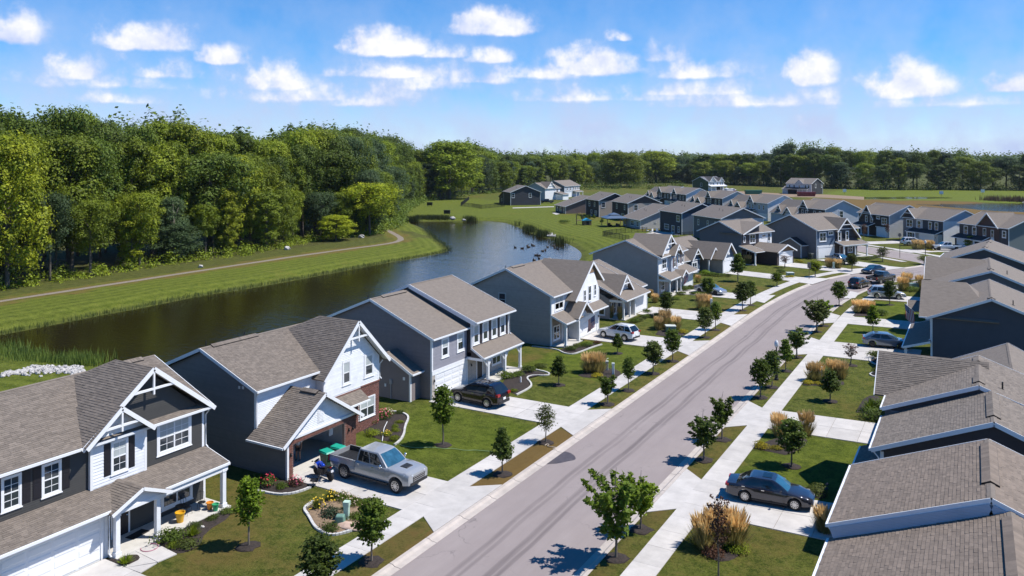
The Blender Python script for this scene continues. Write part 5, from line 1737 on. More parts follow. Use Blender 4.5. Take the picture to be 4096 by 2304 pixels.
def back_row():
 """houses of the second street, seen from their gardens, and the row facing them"""
 n = Vector((.707, .707))
 def back(P, label, W, D, two, wall, wins=(), bwins=(), rp=None, eave=None, ridge=None, side=None):
  o = Vector(P) + n * D
  e = (5.75 if two else 2.65) if eave is None else eave
  r_ = (8.25 if two else 5.9) if ridge is None else ridge
  h = simple((o.x, o.y), 135, label, W, D, e, r_, wall, None, 2, rp, ROOFG)
  if side: h.trim('L', 0, 0.02, D - .02, .1, e - .1, .012, side, 'side_siding')
  for (a, z, w, hh, s_) in bwins: h.window('B', D, a, z, w, hh, s_, trim=.09)
  for (a, z, w, hh) in wins: h.window('L', 0, a, z, w, hh, 1, trim=.09)
  h.vents([(W * .35, D * .72, e + (r_ - e) * .6), (W * .5, D * .7, e + (r_ - e) * .64)])
  return h
 back((-52.8, 192.5), 'blue gabled house behind the wedge roofed one', 14, 11.5, True, SLs, [(3, 4.6, .8, .3)], [(2.2, 3.3, 1.0, 1.5, 1), (6.2, 3.3, .8, 1.5, 1), (11, 3.3, .8, 1.5, 1), (3, .6, 1.0, 1.4, 1)], side=LBs)
 back((-67, 206), 'navy house with a patio behind the white gabled one', 13.2, 11.5, True, NVs, [], [(1.2, 3.3, 1.9, 1.7, 2), (1.3, .5, 1.0, 1.6, 1), (4.2, .1, 1.8, 2.0, 2), (7.6, .7, 2.8, 1.5, 3)], side=BLs)
 h = back((-82.5, 216.1), 'low light grey house beside the gazebo', 12.4, 13.5, False, LBs, [(8.5, 1.7, .6, .5)], [(1.0, .6, 1.6, 1.5, 2), (4.4, .6, 2.4, 1.5, 3), (9.6, .5, 1.6, 1.6, 2)], rp=3.5, ridge=6.6, side=LGs)
 back((-96.8, 242.6), 'black house with a wide rear gable', 13.5, 11.5, True, BRN, [(8.0, 3.2, 1.5, 2.0)], [(2.2, 3.4, 1.0, 1.6, 1), (8.8, 3.4, 1.0, 1.6, 1), (3.0, .2, 2.4, 1.9, 2)], side=GRs)
 back((-111.4, 252.7), 'dark charcoal house with a white rear porch post', 13.0, 11.5, True, BRN, [(9.2, 3.3, 1.4, 1.8)], [(3.6, 3.4, 1.2, 1.6, 1), (8.6, 3.3, 1.6, 1.8, 1), (2.0, .5, 2.2, 1.6, 2), (6.6, .1, 1.4, 2.1, 1)], side=GRs)
 back((-128.8, 262), 'low brown brick house by its small patio', 11.5, 13.5, False, mat('brick_taupe', (.17, .13, .125), .85, var=.2, vscale=6, bump=.4, bscale=20), [], [(1.2, .2, 1.0, 2.0, 1), (4.6, .6, 2.2, 1.5, 2), (8.6, .6, 1.4, 1.5, 2)], rp=3.2, ridge=6.3)
 h = back((-171.7, 296.2), 'navy house with a side wing and fenced garden near the wood', 12, 13.4, True, NVs, [(4.0, 3.2, 1.3, 2.0), (11.6, 3.2, 1.3, 2.0)], [], eave=5.6, ridge=8.4)
 h.body(12, 20, 4, 13.4, 0, 3.0, NVs); h.slope([(20.4, 3.6, 2.9), (20.4, 13.8, 2.9), (11.9, 13.8, 5.6), (11.9, 3.6, 5.6)], ROOFG); h.part('gable_wall', MB().prism([(12, 13.2, 2.9), (20, 13.2, 2.9), (12, 13.2, 5.4)], (0, .2, 0)), NVs)
 h.window('B', 13.4, 14.4, 1.0, 1.2, 1.4, 1)
 h = simple((-181.5, 368), 88, 'blue two storey house with six front windows at the edge of the wood', 17, 12, 5.8, 8.6, SLs, LBs, 2)
 h.trim('F', -.02, 9, 17, 3.0, 5.7, .03, LGs, 'front_siding')
 for a in (2.3, 5.8, 9.4, 11.4, 13.4, 15.3): h.window('F', -.04, a, 3.4, 1.5, 2.0, 1, trim=.2)
 porch(h, 9, 17.2, -2.2, 0, 2.7, 3.3, (9.4, 13, 16.8)); h.garage('F', -.03, 1.2, 7.6, 2.3, panels=False)
 h.body(-2, 0, 3, 7, 0, 2.6, SLs, 'store_wall'); h.gable_roof('u', -2.3, 0, 2.6, 7.4, 2.6, 5, 4.0, ROOFDK, rake=(1, 0))
 h = simple((-178, 340), 80, 'white fronted house half hidden by the navy one', 12, 12, 5.6, 8.3, LBs, WBs, 2)
 fgable(h, 1, 8, -.6, 5.6, 8.8, 6, WBs); h.window('F', -.04, 9.0, 3.4, 1.4, 1.8, 1); h.body(7.5, 12.2, -5, 0, 0, 2.6, WBs); porch(h, 7.2, 12.6, -5.4, 0, 2.7, 3.8); h.garage('F', -5, 7.9, 11.9, 2.2, panels=False)
 # row across the second street, fronts towards us
 base, step = Vector((-99.4, 311)), Vector((10.5, -11.75))
 specs = [(-2, False, LGs, LGs, 'pale gabled roof furthest along the second street'), (-1, True, BRN, GRs, 'dark porch fronted house in the second street'), (0, True, NVs, WBs, 'white sided house with a single side window in the second street'),
   (1, False, NVs, LGs, 'low house with a pointed black dormer'), (2, True, BRN, LGs, 'house of grey gables behind the blue one'), (3, False, BRN, LBs, 'low roofed house with dark shed dormer'), (4, True, LBs, WBs, 'light blue sided house in front of the red skip'),
   (5, False, LBs, LGs, 'low white gable house between two taller ones'), (6, True, NVs, LBs, 'grey roofed house left of the black fronted one')]
 for k, two, fr, wl, lab in specs:
  c = base + step * k
  W = 12.6
  o = c - Vector((.707, -.707)) * W
  h = simple((o.x, o.y), -45, lab, W, 11.5, 5.75 if two else 3.2, 8.3 if two else 7.3, wl, fr, 2, roof=ROOFG)
  if two:
   fgable(h, .6, 5.6, -.6, 5.0, 8.0, 5, fr, -.05)
   for a in (1.6, 3.4, 7.2, 9.8): h.window('F', -.03, a, 3.4, 1.0, 1.7, 1)
   porch(h, -.2, 6.0, -2.0, 0, 2.7, 3.4, (.2, 2.9, 5.7), ROOFDK); h.garage('F', -.03, 7.4, 12, 2.2, panels=False)
   h.window('R', W, 4.6, 3.3, 1.3, 2.0, 1)
  else:
   fgable(h, 1.4, 5.4, .4, 3.0, 5.8, 5, fr, .9); fgable(h, 7.2, 12.8, -1.0, 2.8, 5.4, 6, fr, -.5, 0)
   h.window('F', .88, 2.9, 3.4, .9, 1.1, 1); h.garage('F', -.52, 7.9, 12.1, 2.2, panels=False); h.window('R', W, 2.0, .6, 1.2, 1.5, 1)
 # two houses under construction
 GRN = mat('green_sheathing', (.085, .10, .045), .8, var=.3, vscale=2)
 WRAP = mat('house_wrap', (.58, .60, .63), .6, var=.35, vscale=1.4)
 h = simple((-141.2, 486), 60, 'unfinished house with green sheathing and white wrapped gables', 13, 14, 5.7, 8.6, GRN, WRAP, 2, roof=mat('underlay_roof', (.12, .12, .14), .8, var=.5, vscale=.5))
 fgable(h, .2, 6, -.8, 5.6, 8.8, 7, WRAP); fgable(h, 8, 12.6, -.8, 5.6, 8.2, 7, WRAP)
 for a in (1.4, 3.2, 6.8, 9.4, 11): h.window('F', -.04, a, 3.2, 1.2, 1.9, 1)
 h.window('L', 0, 5.5, 2.6, 1.6, 2.2, 1); porch(h, -.4, 13.4, -2.6, 0, 2.9, 3.7, (0, 4, 8, 12.6), mat('underlay_white', (.6, .62, .66), .6)); h.part('opening', MB().box(6.5, -.06, 0, 11.5, -.02, 2.4), DARKIN)  # dark slab on the wall, its colour stands for the shade inside
 h = simple((-92, 470), -18, 'unfinished house with a black side wall beside the meadow', 15, 13, 5.9, 8.9, mat('black_wrap', (.03, .03, .035), .8, var=.6, vscale=1), WRAP, 2, roof=ROOFG)
 fgable(h, 5.4, 10.6, -.7, 5.8, 8.3, 6, WRAP)
 for a in (1.4, 4.2, 7.4, 11, 12.8): h.window('F', -.04, a, 3.6, 1.2, 1.6, 1)
 h.window('R', 15, 4, 3.6, 1.5, 2.2, 1); h.window('R', 15, 11, 3.6, 1.2, 2.2, 1); porch(h, -.4, 14, -2.6, 0, 3.0, 3.8, (8, 11, 13.6), ROOFDK); h.part('opening', MB().box(1, -.08, 0, 6.8, -.03, 2.5), DARKIN)  # no real hole: shade of the interior painted as a dark slab
 h.body(-3.5, 0, 2, 9, 0, 2.6, WRAP, 'store_wall'); h.gable_roof('u', -3.9, 0, 1.6, 9.4, 2.6, 5.5, 4.2, ROOFG)
 simple((17, 372), -40, 'brown roofed low building at the right edge by the far pond', 14, 10, 2.9, 5.2, mat('brick_taupe', (.17, .13, .125)), None, 2, roof=ROOFG)


def east_row():
 h = House((-4.6, 40.9), -90, 'brown shingled roof nearest the camera at the lower right', 0)
 h.body(0, 7, 0, 10.3, 0, 5.8, SLs); h.body(7, 14.6, 0, 10.3, 0, 5.2, SLs)
 h.gable_roof('u', 0, 7.05, -.42, 10.7, 5.92, 5.15, 8.12, sm=SHINGB, rake=(1, 1))
 h.gable_roof('u', 6.95, 15, -.38, 11.6, 5.33, 5.75, 7.78, sm=SHINGB, rake=(0, 1))
 h.gable('R', 7, 0, 10.3, 5.8, 7.95, LBs, 5.15); h.gable('L', 0, 0, 10.3, 5.8, 7.95, SLs, 5.15)
 h.part('step_board', MB().bar((7.10, -.3, 5.62), (7.10, 5.15, 7.74), .05, .42), LBs)
 h.part('step_board', MB().bar((7.10, 10.3, 5.62), (7.10, 5.15, 7.74), .05, .42), LBs)
 h.ridge_vent('u', .7, 5.5, 5.15, 8.12, .4, SHINGB); h.ridge_vent('u', 7.7, 14, 5.75, 7.78, .4, SHINGB)
 h.corner(0, 0, 0, 5.8, .14); h.finish_shingles()
 h = House((-4.2, 59.3), -90, 'brown shingled roof with a hipped front gable, second on the right', 0)
 h.body(.3, 7.8, 0, 9.6, 0, 5.75, SLs); h.body(7.8, 13.6, 0, 9.6, 0, 5.25, BRN)
 h.gable_roof('u', -.0, 7.85, -.48, 9.8, 5.85, 4.45, 7.82); h.gable_roof('u', 7.75, 13.9, -.45, 10.5, 5.36, 5.05, 7.62, rake=(0, 1))
 h.gable('R', 7.8, 0, 9.4, 5.75, 7.62, BRN, 4.45); h.gable('R', 13.6, 0, 10.1, 5.25, 7.42, BRN, 5.05)
 h.slope([(5.05, 5.0, 5.82), (5.05, -1.15, 5.82), (2.45, -1.15, 7.98), (2.45, 5.0, 7.98)]); h.slope([(-.2, -1.15, 5.82), (-.2, 5.0, 5.82), (2.45, 5.0, 7.98), (2.45, -1.15, 7.98)])
 h.part('rake_board', MB().bar((5.05, -1.17, 5.72), (2.45, -1.17, 7.88), .05, .22).bar((-.2, -1.17, 5.72), (2.45, -1.17, 7.88), .05, .22), WHITE)
 h.gable('F', -.6, .2, 4.7, 5.75, 7.6, SLs); h.body(.3, 4.6, -.6, 0, 2.6, 5.75, SLs)
 h.slope([(5.2, -1.9, 2.5), (9.8, -1.9, 2.5), (9.8, 0, 3.2), (5.2, 0, 3.2)]); h.gutter((5.2, -1.95, 2.43), (9.8, -1.95, 2.43)); h.post(9.5, -1.6, 2.4); h.post(5.5, -1.6, 2.4)
 h.downspout(13.7, -.02, .3, 5.2, 0, .35); h.corner(13.6, 0, 0, 5.2, .14, su=-1)
 h.ridge_vent('u', 8.6, 12.9, 5.05, 7.62); h.ridge_vent('u', 5.7, 7.1, 4.45, 7.82); h.ridge_vent('u', .5, 1.9, 4.45, 7.82); h.vents([(6.3, 5.6, 7.4)])
 h.garage('F', 0, 9.9, 13.3, 2.2, panels=False)
 h.finish_shingles()
 h = House((-4.6, 73.2), -90, 'low roof with a small dark gable end, third on the right', 1)
 h.body(0, 10.6, 0, 13, 0, 2.6, SLs); h.gable_roof('u', -.3, 10.9, -.4, 13.4, 2.7, 6.9, 6.0); h.gable('R', 10.6, 0, 13, 2.6, 5.8, NVs, 6.9); h.ridge_vent('u', 7.5, 9.6, 6.9, 6.0); h.garage('F', 0, 6.2, 10.4, 2.2, panels=False)
 BLW = siding('siding_dark_blue', (.062, .062, .072))
 h = House((-3.5, 98.0), -90, 'big dark blue gable wall on the right with a low porch roof', 1)
 h.body(0, 13.3, 0, 10, 0, 5.4, BLW); h.gable_roof('u', 0, 13.65, -.36, 10.3, 5.5, 4.9, 7.7); h.gable('R', 13.3, 0, 10, 5.4, 7.5, BLW, 4.9)
 h.slope([(13.55, 5.5, 5.58), (13.55, -1.0, 5.58), (8.6, -1.0, 8.35), (8.6, 2.9, 8.35)]); h.slope([(3.7, -1.0, 5.58), (3.7, 5.5, 5.58), (8.6, 2.9, 8.35), (8.6, -1.0, 8.35)]); h.slope([(13.55, 5.5, 5.58), (8.6, 2.9, 8.35), (3.7, 5.5, 5.58)])
 h.gable('F', -.5, 4.2, 13.2, 5.5, 8.1, BLW); h.gutter((13.6, -1.0, 5.5), (13.6, .0, 5.5))
 porch(h, 2, 13.9, -2.35, .0, 2.6, 3.35, (13.6,)); h.downspout(13.4, .05, 3.3, 5.4, 0, .1); h.corner(13.3, 0, 0, 5.4, .14, su=-1)
 h.vents([(11.2, 7.6, 6.6), (12.6, 7.9, 6.5), (11.9, 6.6, 7.05)]); h.ridge_vent('u', 12.3, 13.2, 4.9, 7.7); h.garage('F', 0, 2.6, 9.4, 2.2, panels=False)
 h.body(10.5, 13.2, 10, 16, 0, 5.0, BLW, 'rear_wall')
 h = House((-4.3, 118.5), -90, 'blue grey gable with pale fascia, fifth on the right', 1)
 h.body(0, 13.4, 0, 11, 0, 5.4, SLs); h.gable_roof('u', 0, 13.8, -.4, 11.4, 5.5, 6.0, 7.75); h.gable('R', 13.4, 0, 11, 5.4, 7.55, SLs, 6.0)
 h.slope([(8.2, 6, 5.6), (8.2, -1.0, 5.6), (4.3, -1.0, 7.95), (4.3, 5.5, 7.95)]); h.slope([(.4, -1.0, 5.6), (.4, 6, 5.6), (4.3, 5.5, 7.95), (4.3, -1.0, 7.95)]); h.gable('F', -.5, .8, 7.8, 5.5, 7.7, SLs)
 h.part('rake_board', MB().bar((8.2, -1.02, 5.5), (4.3, -1.02, 7.85), .05, .22), WHITE)
 fgable(h, 11.0, 14.2, -2.5, 2.6, 3.6, 0, SLs, -2.1); h.post(13.6, -2.0, 2.5, .34); h.body(11.2, 13.4, -.6, 0, 0, 2.6, LBs, 'porch_wall')
 h.vents([(10.5, 7.6, 7.1)]); h.ridge_vent('u', 9.8, 12, 6.0, 7.75); h.garage('F', 0, 7.6, 12.2, 2.2, panels=False)
 h = House((-3.6, 142.0), -94, 'dark blue gable of the last house on the right before the junction', 1)
 h.body(0, 13.4, 0, 12, 0, 5.5, BLW); h.gable_roof('u', -.3, 13.8, -.4, 12.4, 5.6, 5.8, 8.0); h.gable('R', 13.4, 0, 12, 5.5, 7.8, BLW, 5.8)
 h.ridge_vent('u', 9.5, 12, 5.8, 8.0); h.ridge_vent('u', 1, 4, 5.8, 8.0); h.garage('F', 0, 8.4, 13, 2.2, panels=False); h.corner(13.4, 0, 0, 5.5, .14, su=-1)


far_west(); cross_row(); back_row(); east_row()
# ------------------------------------------------------------------ measured points of the enlarged photo tiles
TO = {1: (0, 1728, 2.5156), 2: (1024, 1728, 2.5156), 3: (2048, 1728, 2.5156), 4: (3072, 1728, 2.5156), 5: (0, 1152, 2.5156), 6: (1024, 1152, 2.5156), 7: (2048, 1152, 2.5156), 8: (3072, 1152, 2.5156),
 11: (2048, 640, 3.354), 12: (2688, 680, 3.354), 13: (3328, 700, 3.354), 14: (1536, 680, 3.354), 15: (2300, 900, 3.354), 16: (3100, 1040, 4.2867), 17: (3520, 900, 4.472)}


def d2(k, x, y):
 ox, oy, s = TO[k]
 return ((ox + x / s) / 1.590062, (oy + y / s) / 1.590062)


def tp(k, x, y, z=0.0):
 return gp(*d2(k, x, y), z)


# ------------------------------------------------------------------ vehicles: x forward, y to the left, z up
def lerp_tab(tab, x):
 if x <= tab[0][0]: return tab[0][1]
 for (a, p), (b, q) in zip(tab[:-1], tab[1:]):
  if x <= b: return p + (q - p) * (x - a) / (b - a)
 return tab[-1][1]


KINDS = {
 'sedan': dict(L=4.92, W=1.84, wb=2.80, fo=.98, r=.335, sill=.24, top=[(-2.46, .80), (-2.38, .95), (-1.7, 1.0), (1.0, .94), (1.6, .88), (2.2, .76), (2.46, .60)], g=(-1.95, -.95, .22, 1.15), H=1.46, belt=.93, rails=False),
 'hatch': dict(L=4.52, W=1.80, wb=2.70, fo=.93, r=.33, sill=.24, top=[(-2.26, .85), (-2.2, .98), (-1.7, 1.02), (.95, .95), (1.5, .88), (2.05, .76), (2.26, .60)], g=(-2.12, -1.1, .1, 1.08), H=1.43, belt=.94, rails=False),
 'suv': dict(L=4.75, W=1.90, wb=2.78, fo=.95, r=.365, sill=.28, top=[(-2.37, .85), (-2.32, 1.04), (-2.0, 1.08), (.95, 1.03), (1.5, .98), (2.1, .88), (2.37, .66)], g=(-2.30, -1.72, -.02, 1.22), H=1.66, belt=1.03, rails=True),
 'pickup': dict(L=6.30, W=2.04, wb=4.04, fo=.98, r=.435, sill=.46, top=[(-3.15, .93), (-.95, .93), (-.94, 1.27), (1.25, 1.29), (1.9, 1.30), (2.85, 1.24), (3.08, 1.16), (3.15, 1.0)], g=(-.93, -.80, .60, 1.52), H=1.96, belt=1.25, rails=False),
}


def vehicle(kind, name, label, p, heading, paint, scale=1.0, rim=None, cat='car', glass=None, spokes=10, group=None, chrome=True):
 K = KINDS[kind]
 root = empty(name, (p[0], p[1], p[2]), heading, label, cat, group)
 root.scale = (scale,) * 3
 L_, W, r, sill, top = K['L'], K['W'] / 2, K['r'], K['sill'], K['top']
 xf = L_ / 2 - K['fo']; xr = xf - K['wb']
 ra = r * 1.17

 def hw(x):
  t = abs(x) / (L_ / 2)
  return W * (1 - .03 * t ** 2 - .11 * t ** 7)

 def zb(x):
  z = sill + .10 * max(0, abs(x) / (L_ / 2) - .8) / .2
  for xc in (xf, xr):
   q = ra * ra - (x - xc) ** 2
   if q > 0: z = max(z, r + math.sqrt(q))
  return z
 xs = sorted(set([-L_ / 2, L_ / 2] + [-L_ / 2 + .06, L_ / 2 - .06] + [t[0] for t in top] + [xc + ra * math.cos(math.pi * i / 12) for xc in (xf, xr) for i in range(13)] + [-L_ / 2 + L_ * i / 22 for i in range(23)]))

 def sec(x):
  b, t, w = zb(x), lerp_tab(top, x), hw(x)
  e = .16 * max(0.0, (abs(x) - (L_ / 2 - .07)) / .07)
  w -= e
  h = max(.04, t - b)
  return [(0, b), (w * .80, b), (w * .965, b + .04 * min(1, h)), (w * .99, b + h * .30), (w * 1.0, b + h * .55), (w * .985, b + h * .78), (w * .955, b + h * .92), (w * .89, t), (w * .5, t + .018), (0, t + .025)]
 mb = MB()
 n = len(sec(0))
 for sx in xs:
  S = sec(sx)
  ring = [(sx, y, z) for y, z in S] + [(sx, -y, z) for y, z in reversed(S[1:-1])]
  mb.v.extend(ring)
 m = 2 * n - 2
 for i in range(len(xs) - 1):
  for k in range(m):
   k2 = (k + 1) % m
   mb.f.append((i * m + k, (i + 1) * m + k, (i + 1) * m + k2, i * m + k2)); mb.m.append(0)
 mb.f.append(tuple(range(m))); mb.m.append(0)
 mb.f.append(tuple((len(xs) - 1) * m + k for k in range(m - 1, -1, -1))); mb.m.append(0)
 # greenhouse
 x0, x1, x2, x3 = K['g']
 H, bz = K['H'], K['belt']
 gw, gr = W * .93, W * .70
 G = []
 NX, NT = 12, 6
 zt0 = lambda x: max(bz - .05, lerp_tab(top, x) - .03)
 for i in range(NX + 1):
  t = i / NX
  xb, xt = x0 + (x3 - x0) * t, x1 + (x2 - x1) * t
  for k in range(-NT, NT + 1):
   pass
 gb = MB()
 rows = []
 for q in (0, .25, .5, .75, .92, 1.0):
  ring = []
  hwid = gw + (gr - gw) * q ** 1.15
  xa, xb_ = x0 + (x1 - x0) * q, x3 + (x2 - x3) * q
  z0 = bz - .03
  zz = z0 + (H - z0) * (1 - (1 - q) ** 1.25) if q < 1 else H
  for (fx, fy) in [(0, -1), (.0, -.5), (0, 0), (0, .5), (0, 1), (.25, 1), (.5, 1), (.75, 1), (1, 1), (1, .5), (1, 0), (1, -.5), (1, -1), (.75, -1), (.5, -1), (.25, -1)]:
   bow = (.10 * (1 - fy * fy)) * (1 if fx == 1 else (-.5 if fx == 0 else 0)) * (1 - .6 * q)
   taper = 1 - .05 * abs(2 * fx - 1) ** 3
   ring.append((xa + (xb_ - xa) * fx + bow, hwid * fy * taper, zz))
  rows.append(ring)
 for ring in rows: gb.v.extend(ring)
 for a in range(len(rows) - 1):
  for k in range(16):
   k2 = (k + 1) % 16
   gb.f.append((a * 16 + k2, a * 16 + k, (a + 1) * 16 + k, (a + 1) * 16 + k2)); gb.m.append(0)
 top_i = (len(rows) - 1) * 16
 cx = (x1 + x2) / 2
 gb.v.append((cx, 0, H + .035))
 for k in range(16):
  gb.f.append((top_i + (k + 1) % 16, top_i + k, len(gb.v) - 1)); gb.m.append(0)
 mb.add(gb.v, gb.f)
 body = mb.build('body', paint, root, smooth=True)
 bm = bmesh.new(); bm.from_mesh(body.data); bmesh.ops.recalc_face_normals(bm, faces=bm.faces); bm.to_mesh(body.data); bm.free()
 body.data.set_sharp_from_angle(angle=R(38))

 def gpt(fx, fy, q, out=.012):
  """point on the greenhouse skin pushed outwards"""
  hwid = gw + (gr - gw) * q ** 1.15
  xa, xb_ = x0 + (x1 - x0) * q, x3 + (x2 - x3) * q
  z0 = bz - .03
  zz = z0 + (H - z0) * (1 - (1 - q) ** 1.25)
  bow = (.10 * (1 - fy * fy)) * (1 if fx == 1 else (-.5 if fx == 0 else 0)) * (1 - .6 * q)
  taper = 1 - .05 * abs(2 * fx - 1) ** 3
  o = Vector((out if fx == 1 else (-out if fx == 0 else 0), out * (1 if fy > 0 else -1) if abs(fy) == 1 and 0 < fx < 1 else 0, out * .6))
  return Vector((xa + (xb_ - xa) * fx + bow, hwid * fy * taper, zz)) + o
 gl = glass or PANEC

 def patch(name, pts2, mm):
  """grid patch of the skin; pts2[row][col]"""
  q = MB(); R_, C_ = len(pts2), len(pts2[0])
  for row in pts2: q.v.extend([tuple(v) for v in row])
  for i in range(R_ - 1):
   for j in range(C_ - 1):
    q.f.append((i * C_ + j, i * C_ + j + 1, (i + 1) * C_ + j + 1, (i + 1) * C_ + j)); q.m.append(0)
  o = q.build(name, mm, root, smooth=True)
  b = bmesh.new(); b.from_mesh(o.data); bmesh.ops.recalc_face_normals(b, faces=b.faces)
  o_c = Vector((0, 0, .8)); f0 = max(b.faces, key=lambda f: f.calc_area())
  if f0.normal.dot(f0.calc_center_median() - o_c) < 0: bmesh.ops.reverse_faces(b, faces=b.faces)
  b.to_mesh(o.data); b.free()
  return o
 qs = (.10, .32, .58, .86)
 fys = (-.9, -.45, 0, .45, .9)
 patch('windscreen', [[gpt(1, y, q) for y in fys] for q in qs], SHIELD)
 patch('rear_window', [[gpt(0, y, q) for y in fys] for q in qs], gl)
 cuts = {'sedan': ((.15, .47), (.50, .84)), 'hatch': ((.14, .46), (.49, .84)), 'suv': ((.05, .26), (.29, .58), (.61, .88)), 'pickup': ((.06, .46), (.50, .88))}[kind]
 for sd in (1, -1):
  for (a, b) in cuts:
   sl = .0
   patch('side_window', [[gpt(a + (b - a) * t, sd, q) for t in (0, .33, .66, 1)] for q in (.12, .36, .60, .84)], gl)
 # doors: skins a little proud of the flank, with handles
 dx = [x0 + (x3 - x0) * c for c in ((.12, .48, .90) if kind != 'suv' else (.27, .59, .93))]
 if kind == 'pickup': dx = [-.85, .28, 1.38]
 for sd in (1, -1):
  for a, b in zip(dx[:-1], dx[1:]):
   rowsd = []
   for k in (3, 4, 5, 6):
    rw = []
    for t in (0.02, .25, .5, .75, .98):
     x = a + (b - a) * t
     y, z = sec(x)[k]
     if k == 3: z = max(z, sill + .12)
     rw.append(Vector((x, sd * (y + .008), z)))
    rowsd.append(rw)
   d = patch('door', rowsd, paint)
   y, z = sec(a + .14)[6]
   hb = MB().box(a + .08, sd * (y + .01), z - .07, a + .26, sd * (y + .045), z - .035)
   hb.build('door_handle', CHROME if chrome else paint, d)
 # wheels
 rm = rim or RIM
 for xc in (xf, xr):
  for sd in (1, -1):
   wy = sd * (W - .13)
   prof = [(r * .62, -.11), (r * .95, -.115), (r, -.08), (r, .08), (r * .95, .115), (r * .62, .11)]
   ty = MB().lathe(prof, (xc, wy, r), 24, axis='y')
   wo = ty.build('wheel', TYRE, root, smooth=False)
   rb = MB()
   yo = sd * .112
   rb.lathe([(r * .66, yo - sd * .03), (r * .66, yo), (r * .60, yo), (r * .58, yo - sd * .04)], (xc, wy, r), 24, axis='y')
   for k in range(spokes):
    t = 2 * math.pi * k / spokes
    rb.bar((xc + r * .08 * math.cos(t), wy + yo - sd * .005, r + r * .08 * math.sin(t)), (xc + r * .63 * math.cos(t), wy + yo - sd * .012, r + r * .63 * math.sin(t)), .05, .03, (0, 1, 0))
   rb.lathe([(r * .14, yo - sd * .02), (r * .14, yo + sd * .008)], (xc, wy, r), 12, axis='y')
   rb.build('rim', rm, wo)
   di = MB().lathe([(r * .6, yo - sd * .06), (r * .6, yo - sd * .065)], (xc, wy, r), 18, axis='y')
   di.build('brake_disc', RIMD, wo)
 # lights, grille, bumpers, mirrors, plate
 S = sec(L_ / 2 - .05); zt = lerp_tab(top, L_ / 2 - .1)
 for sd in (1, -1):
  mbx = MB().bar((L_ / 2 - .40, sd * (hw(L_ / 2 - .4) * .95), zt - .07), (L_ / 2 - .015, sd * hw(L_ / 2) * .60, zt - .12), .09, .13)
  mbx.build('headlight', LAMPW, root)
  zr = lerp_tab(top, -L_ / 2 + .1)
  if kind == 'pickup': zr = 1.2
  if kind == 'suv':
   q = MB().box(-L_ / 2 - .012, sd * hw(-L_ / 2) * .62, zr - .12, -L_ / 2 + .22, sd * (hw(-L_ / 2 + .2) * .985), zr + .06)
  elif kind == 'pickup':
   q = MB().box(-L_ / 2 - .015, sd * (W - .20), .86, -L_ / 2 + .1, sd * (W - .03), 1.22)
  else:
   q = MB().box(-L_ / 2 - .008, sd * hw(-L_ / 2) * .52, zr - .16, -L_ / 2 + .20, sd * (hw(-L_ / 2 + .2) * .985), zr - .04)
  q.build('tail_light', LAMPR, root)
  mx = x3 - (.42 if kind != 'pickup' else .35)
  big = 1.5 if kind == 'pickup' else 1.0
  mr_ = MB().bar((mx, sd * (gw - .03), bz + .05), (mx, sd * (gw + .14), bz + .08), .05, .04)
  mr_.blob((mx, sd * (gw + .20), bz + .10 * big), (.07, .10, .08 * big), 3, 8, 6, .03)
  mr_.build('wing_mirror', CHROME if kind == 'pickup' and chrome else paint, root, smooth=True)
 zl = zb(L_ / 2)
 g = MB().box(L_ / 2 - .05, -hw(L_ / 2) * .62, zl + .16, L_ / 2 + .012, hw(L_ / 2) * .62, zt - .16)
 go = g.build('grille', PLAST, root)
 gb2 = MB()
 for k in range(3):
  z = zl + .2 + (zt - zl - .40) * k / 2
  gb2.box(L_ / 2 + .010, -hw(L_ / 2) * .58, z - .012, L_ / 2 + .022, hw(L_ / 2) * .58, z + .012)
 gb2.build('grille_bar', CHROME if chrome else PLAST, go)
 MB().box(L_ / 2 - .12, -hw(L_ / 2) * .86, zl - .02, L_ / 2 + .03, hw(L_ / 2) * .86, zl + .14).build('bumper', PLAST if kind in ('suv', 'pickup') else paint, root)
 MB().box(-L_ / 2 - .03, -hw(L_ / 2) * .86, zl - .02, -L_ / 2 + .12, hw(L_ / 2) * .86, zl + .16).build('bumper', CHROME if kind == 'pickup' and chrome else (PLAST if kind == 'suv' else paint), root)
 MB().box(-L_ / 2 - .045, -.16, zl + .24, -L_ / 2 - .005, .16, zl + .40).build('number_plate', WHITE, root)
 for xa, xb_ in ((xr + ra, xf - ra),):
  for sd in (1, -1):
   MB().box(xa, sd * (W * .985), sill - .03, xb_, sd * (W * (1.012 if kind != 'pickup' else 1.09)), sill + .05).build('running_board' if kind == 'pickup' else 'sill_trim', PLAST, root)
 if K['rails']:
  for sd in (1, -1):
   MB().tube([(x1 + .1, sd * gr * .92, H + .0), (x1 + .25, sd * gr * .92, H + .07), (x2 - .25, sd * gr * .92, H + .07), (x2 - .1, sd * gr * .92, H + .0)], .02, 6).build('roof_rail', CHROME if chrome else PLAST, root)
 if kind in ('sedan',):
  MB().box(-.38, -.38, H + .016, .16, .38, H + .034).build('sunroof', gl, root)
 if kind == 'pickup':
  MB().hexa([(1.95, -.34, 1.30), (2.5, -.30, 1.27), (2.5, .30, 1.27), (1.95, .34, 1.30)], [(2.0, -.3, 1.345), (2.45, -.27, 1.32), (2.45, .27, 1.32), (2.0, .3, 1.345)]).build('bonnet_scoop', PLAST, root)
  bx0, bx1, zr = -L_ / 2 + .02, -.98, 1.26
  for sd in (1, -1):
   MB().hexa([(bx0, sd * (W * .86), .9), (bx1, sd * (W * .86), .9), (bx1, sd * (W * .985), .9), (bx0, sd * (W * .97), .9)][::sd], [(bx0, sd * (W * .86), zr), (bx1, sd * (W * .86), zr), (bx1, sd * (W * .95), zr), (bx0, sd * (W * .94), zr)][::sd]).build('bed_side', paint, root)
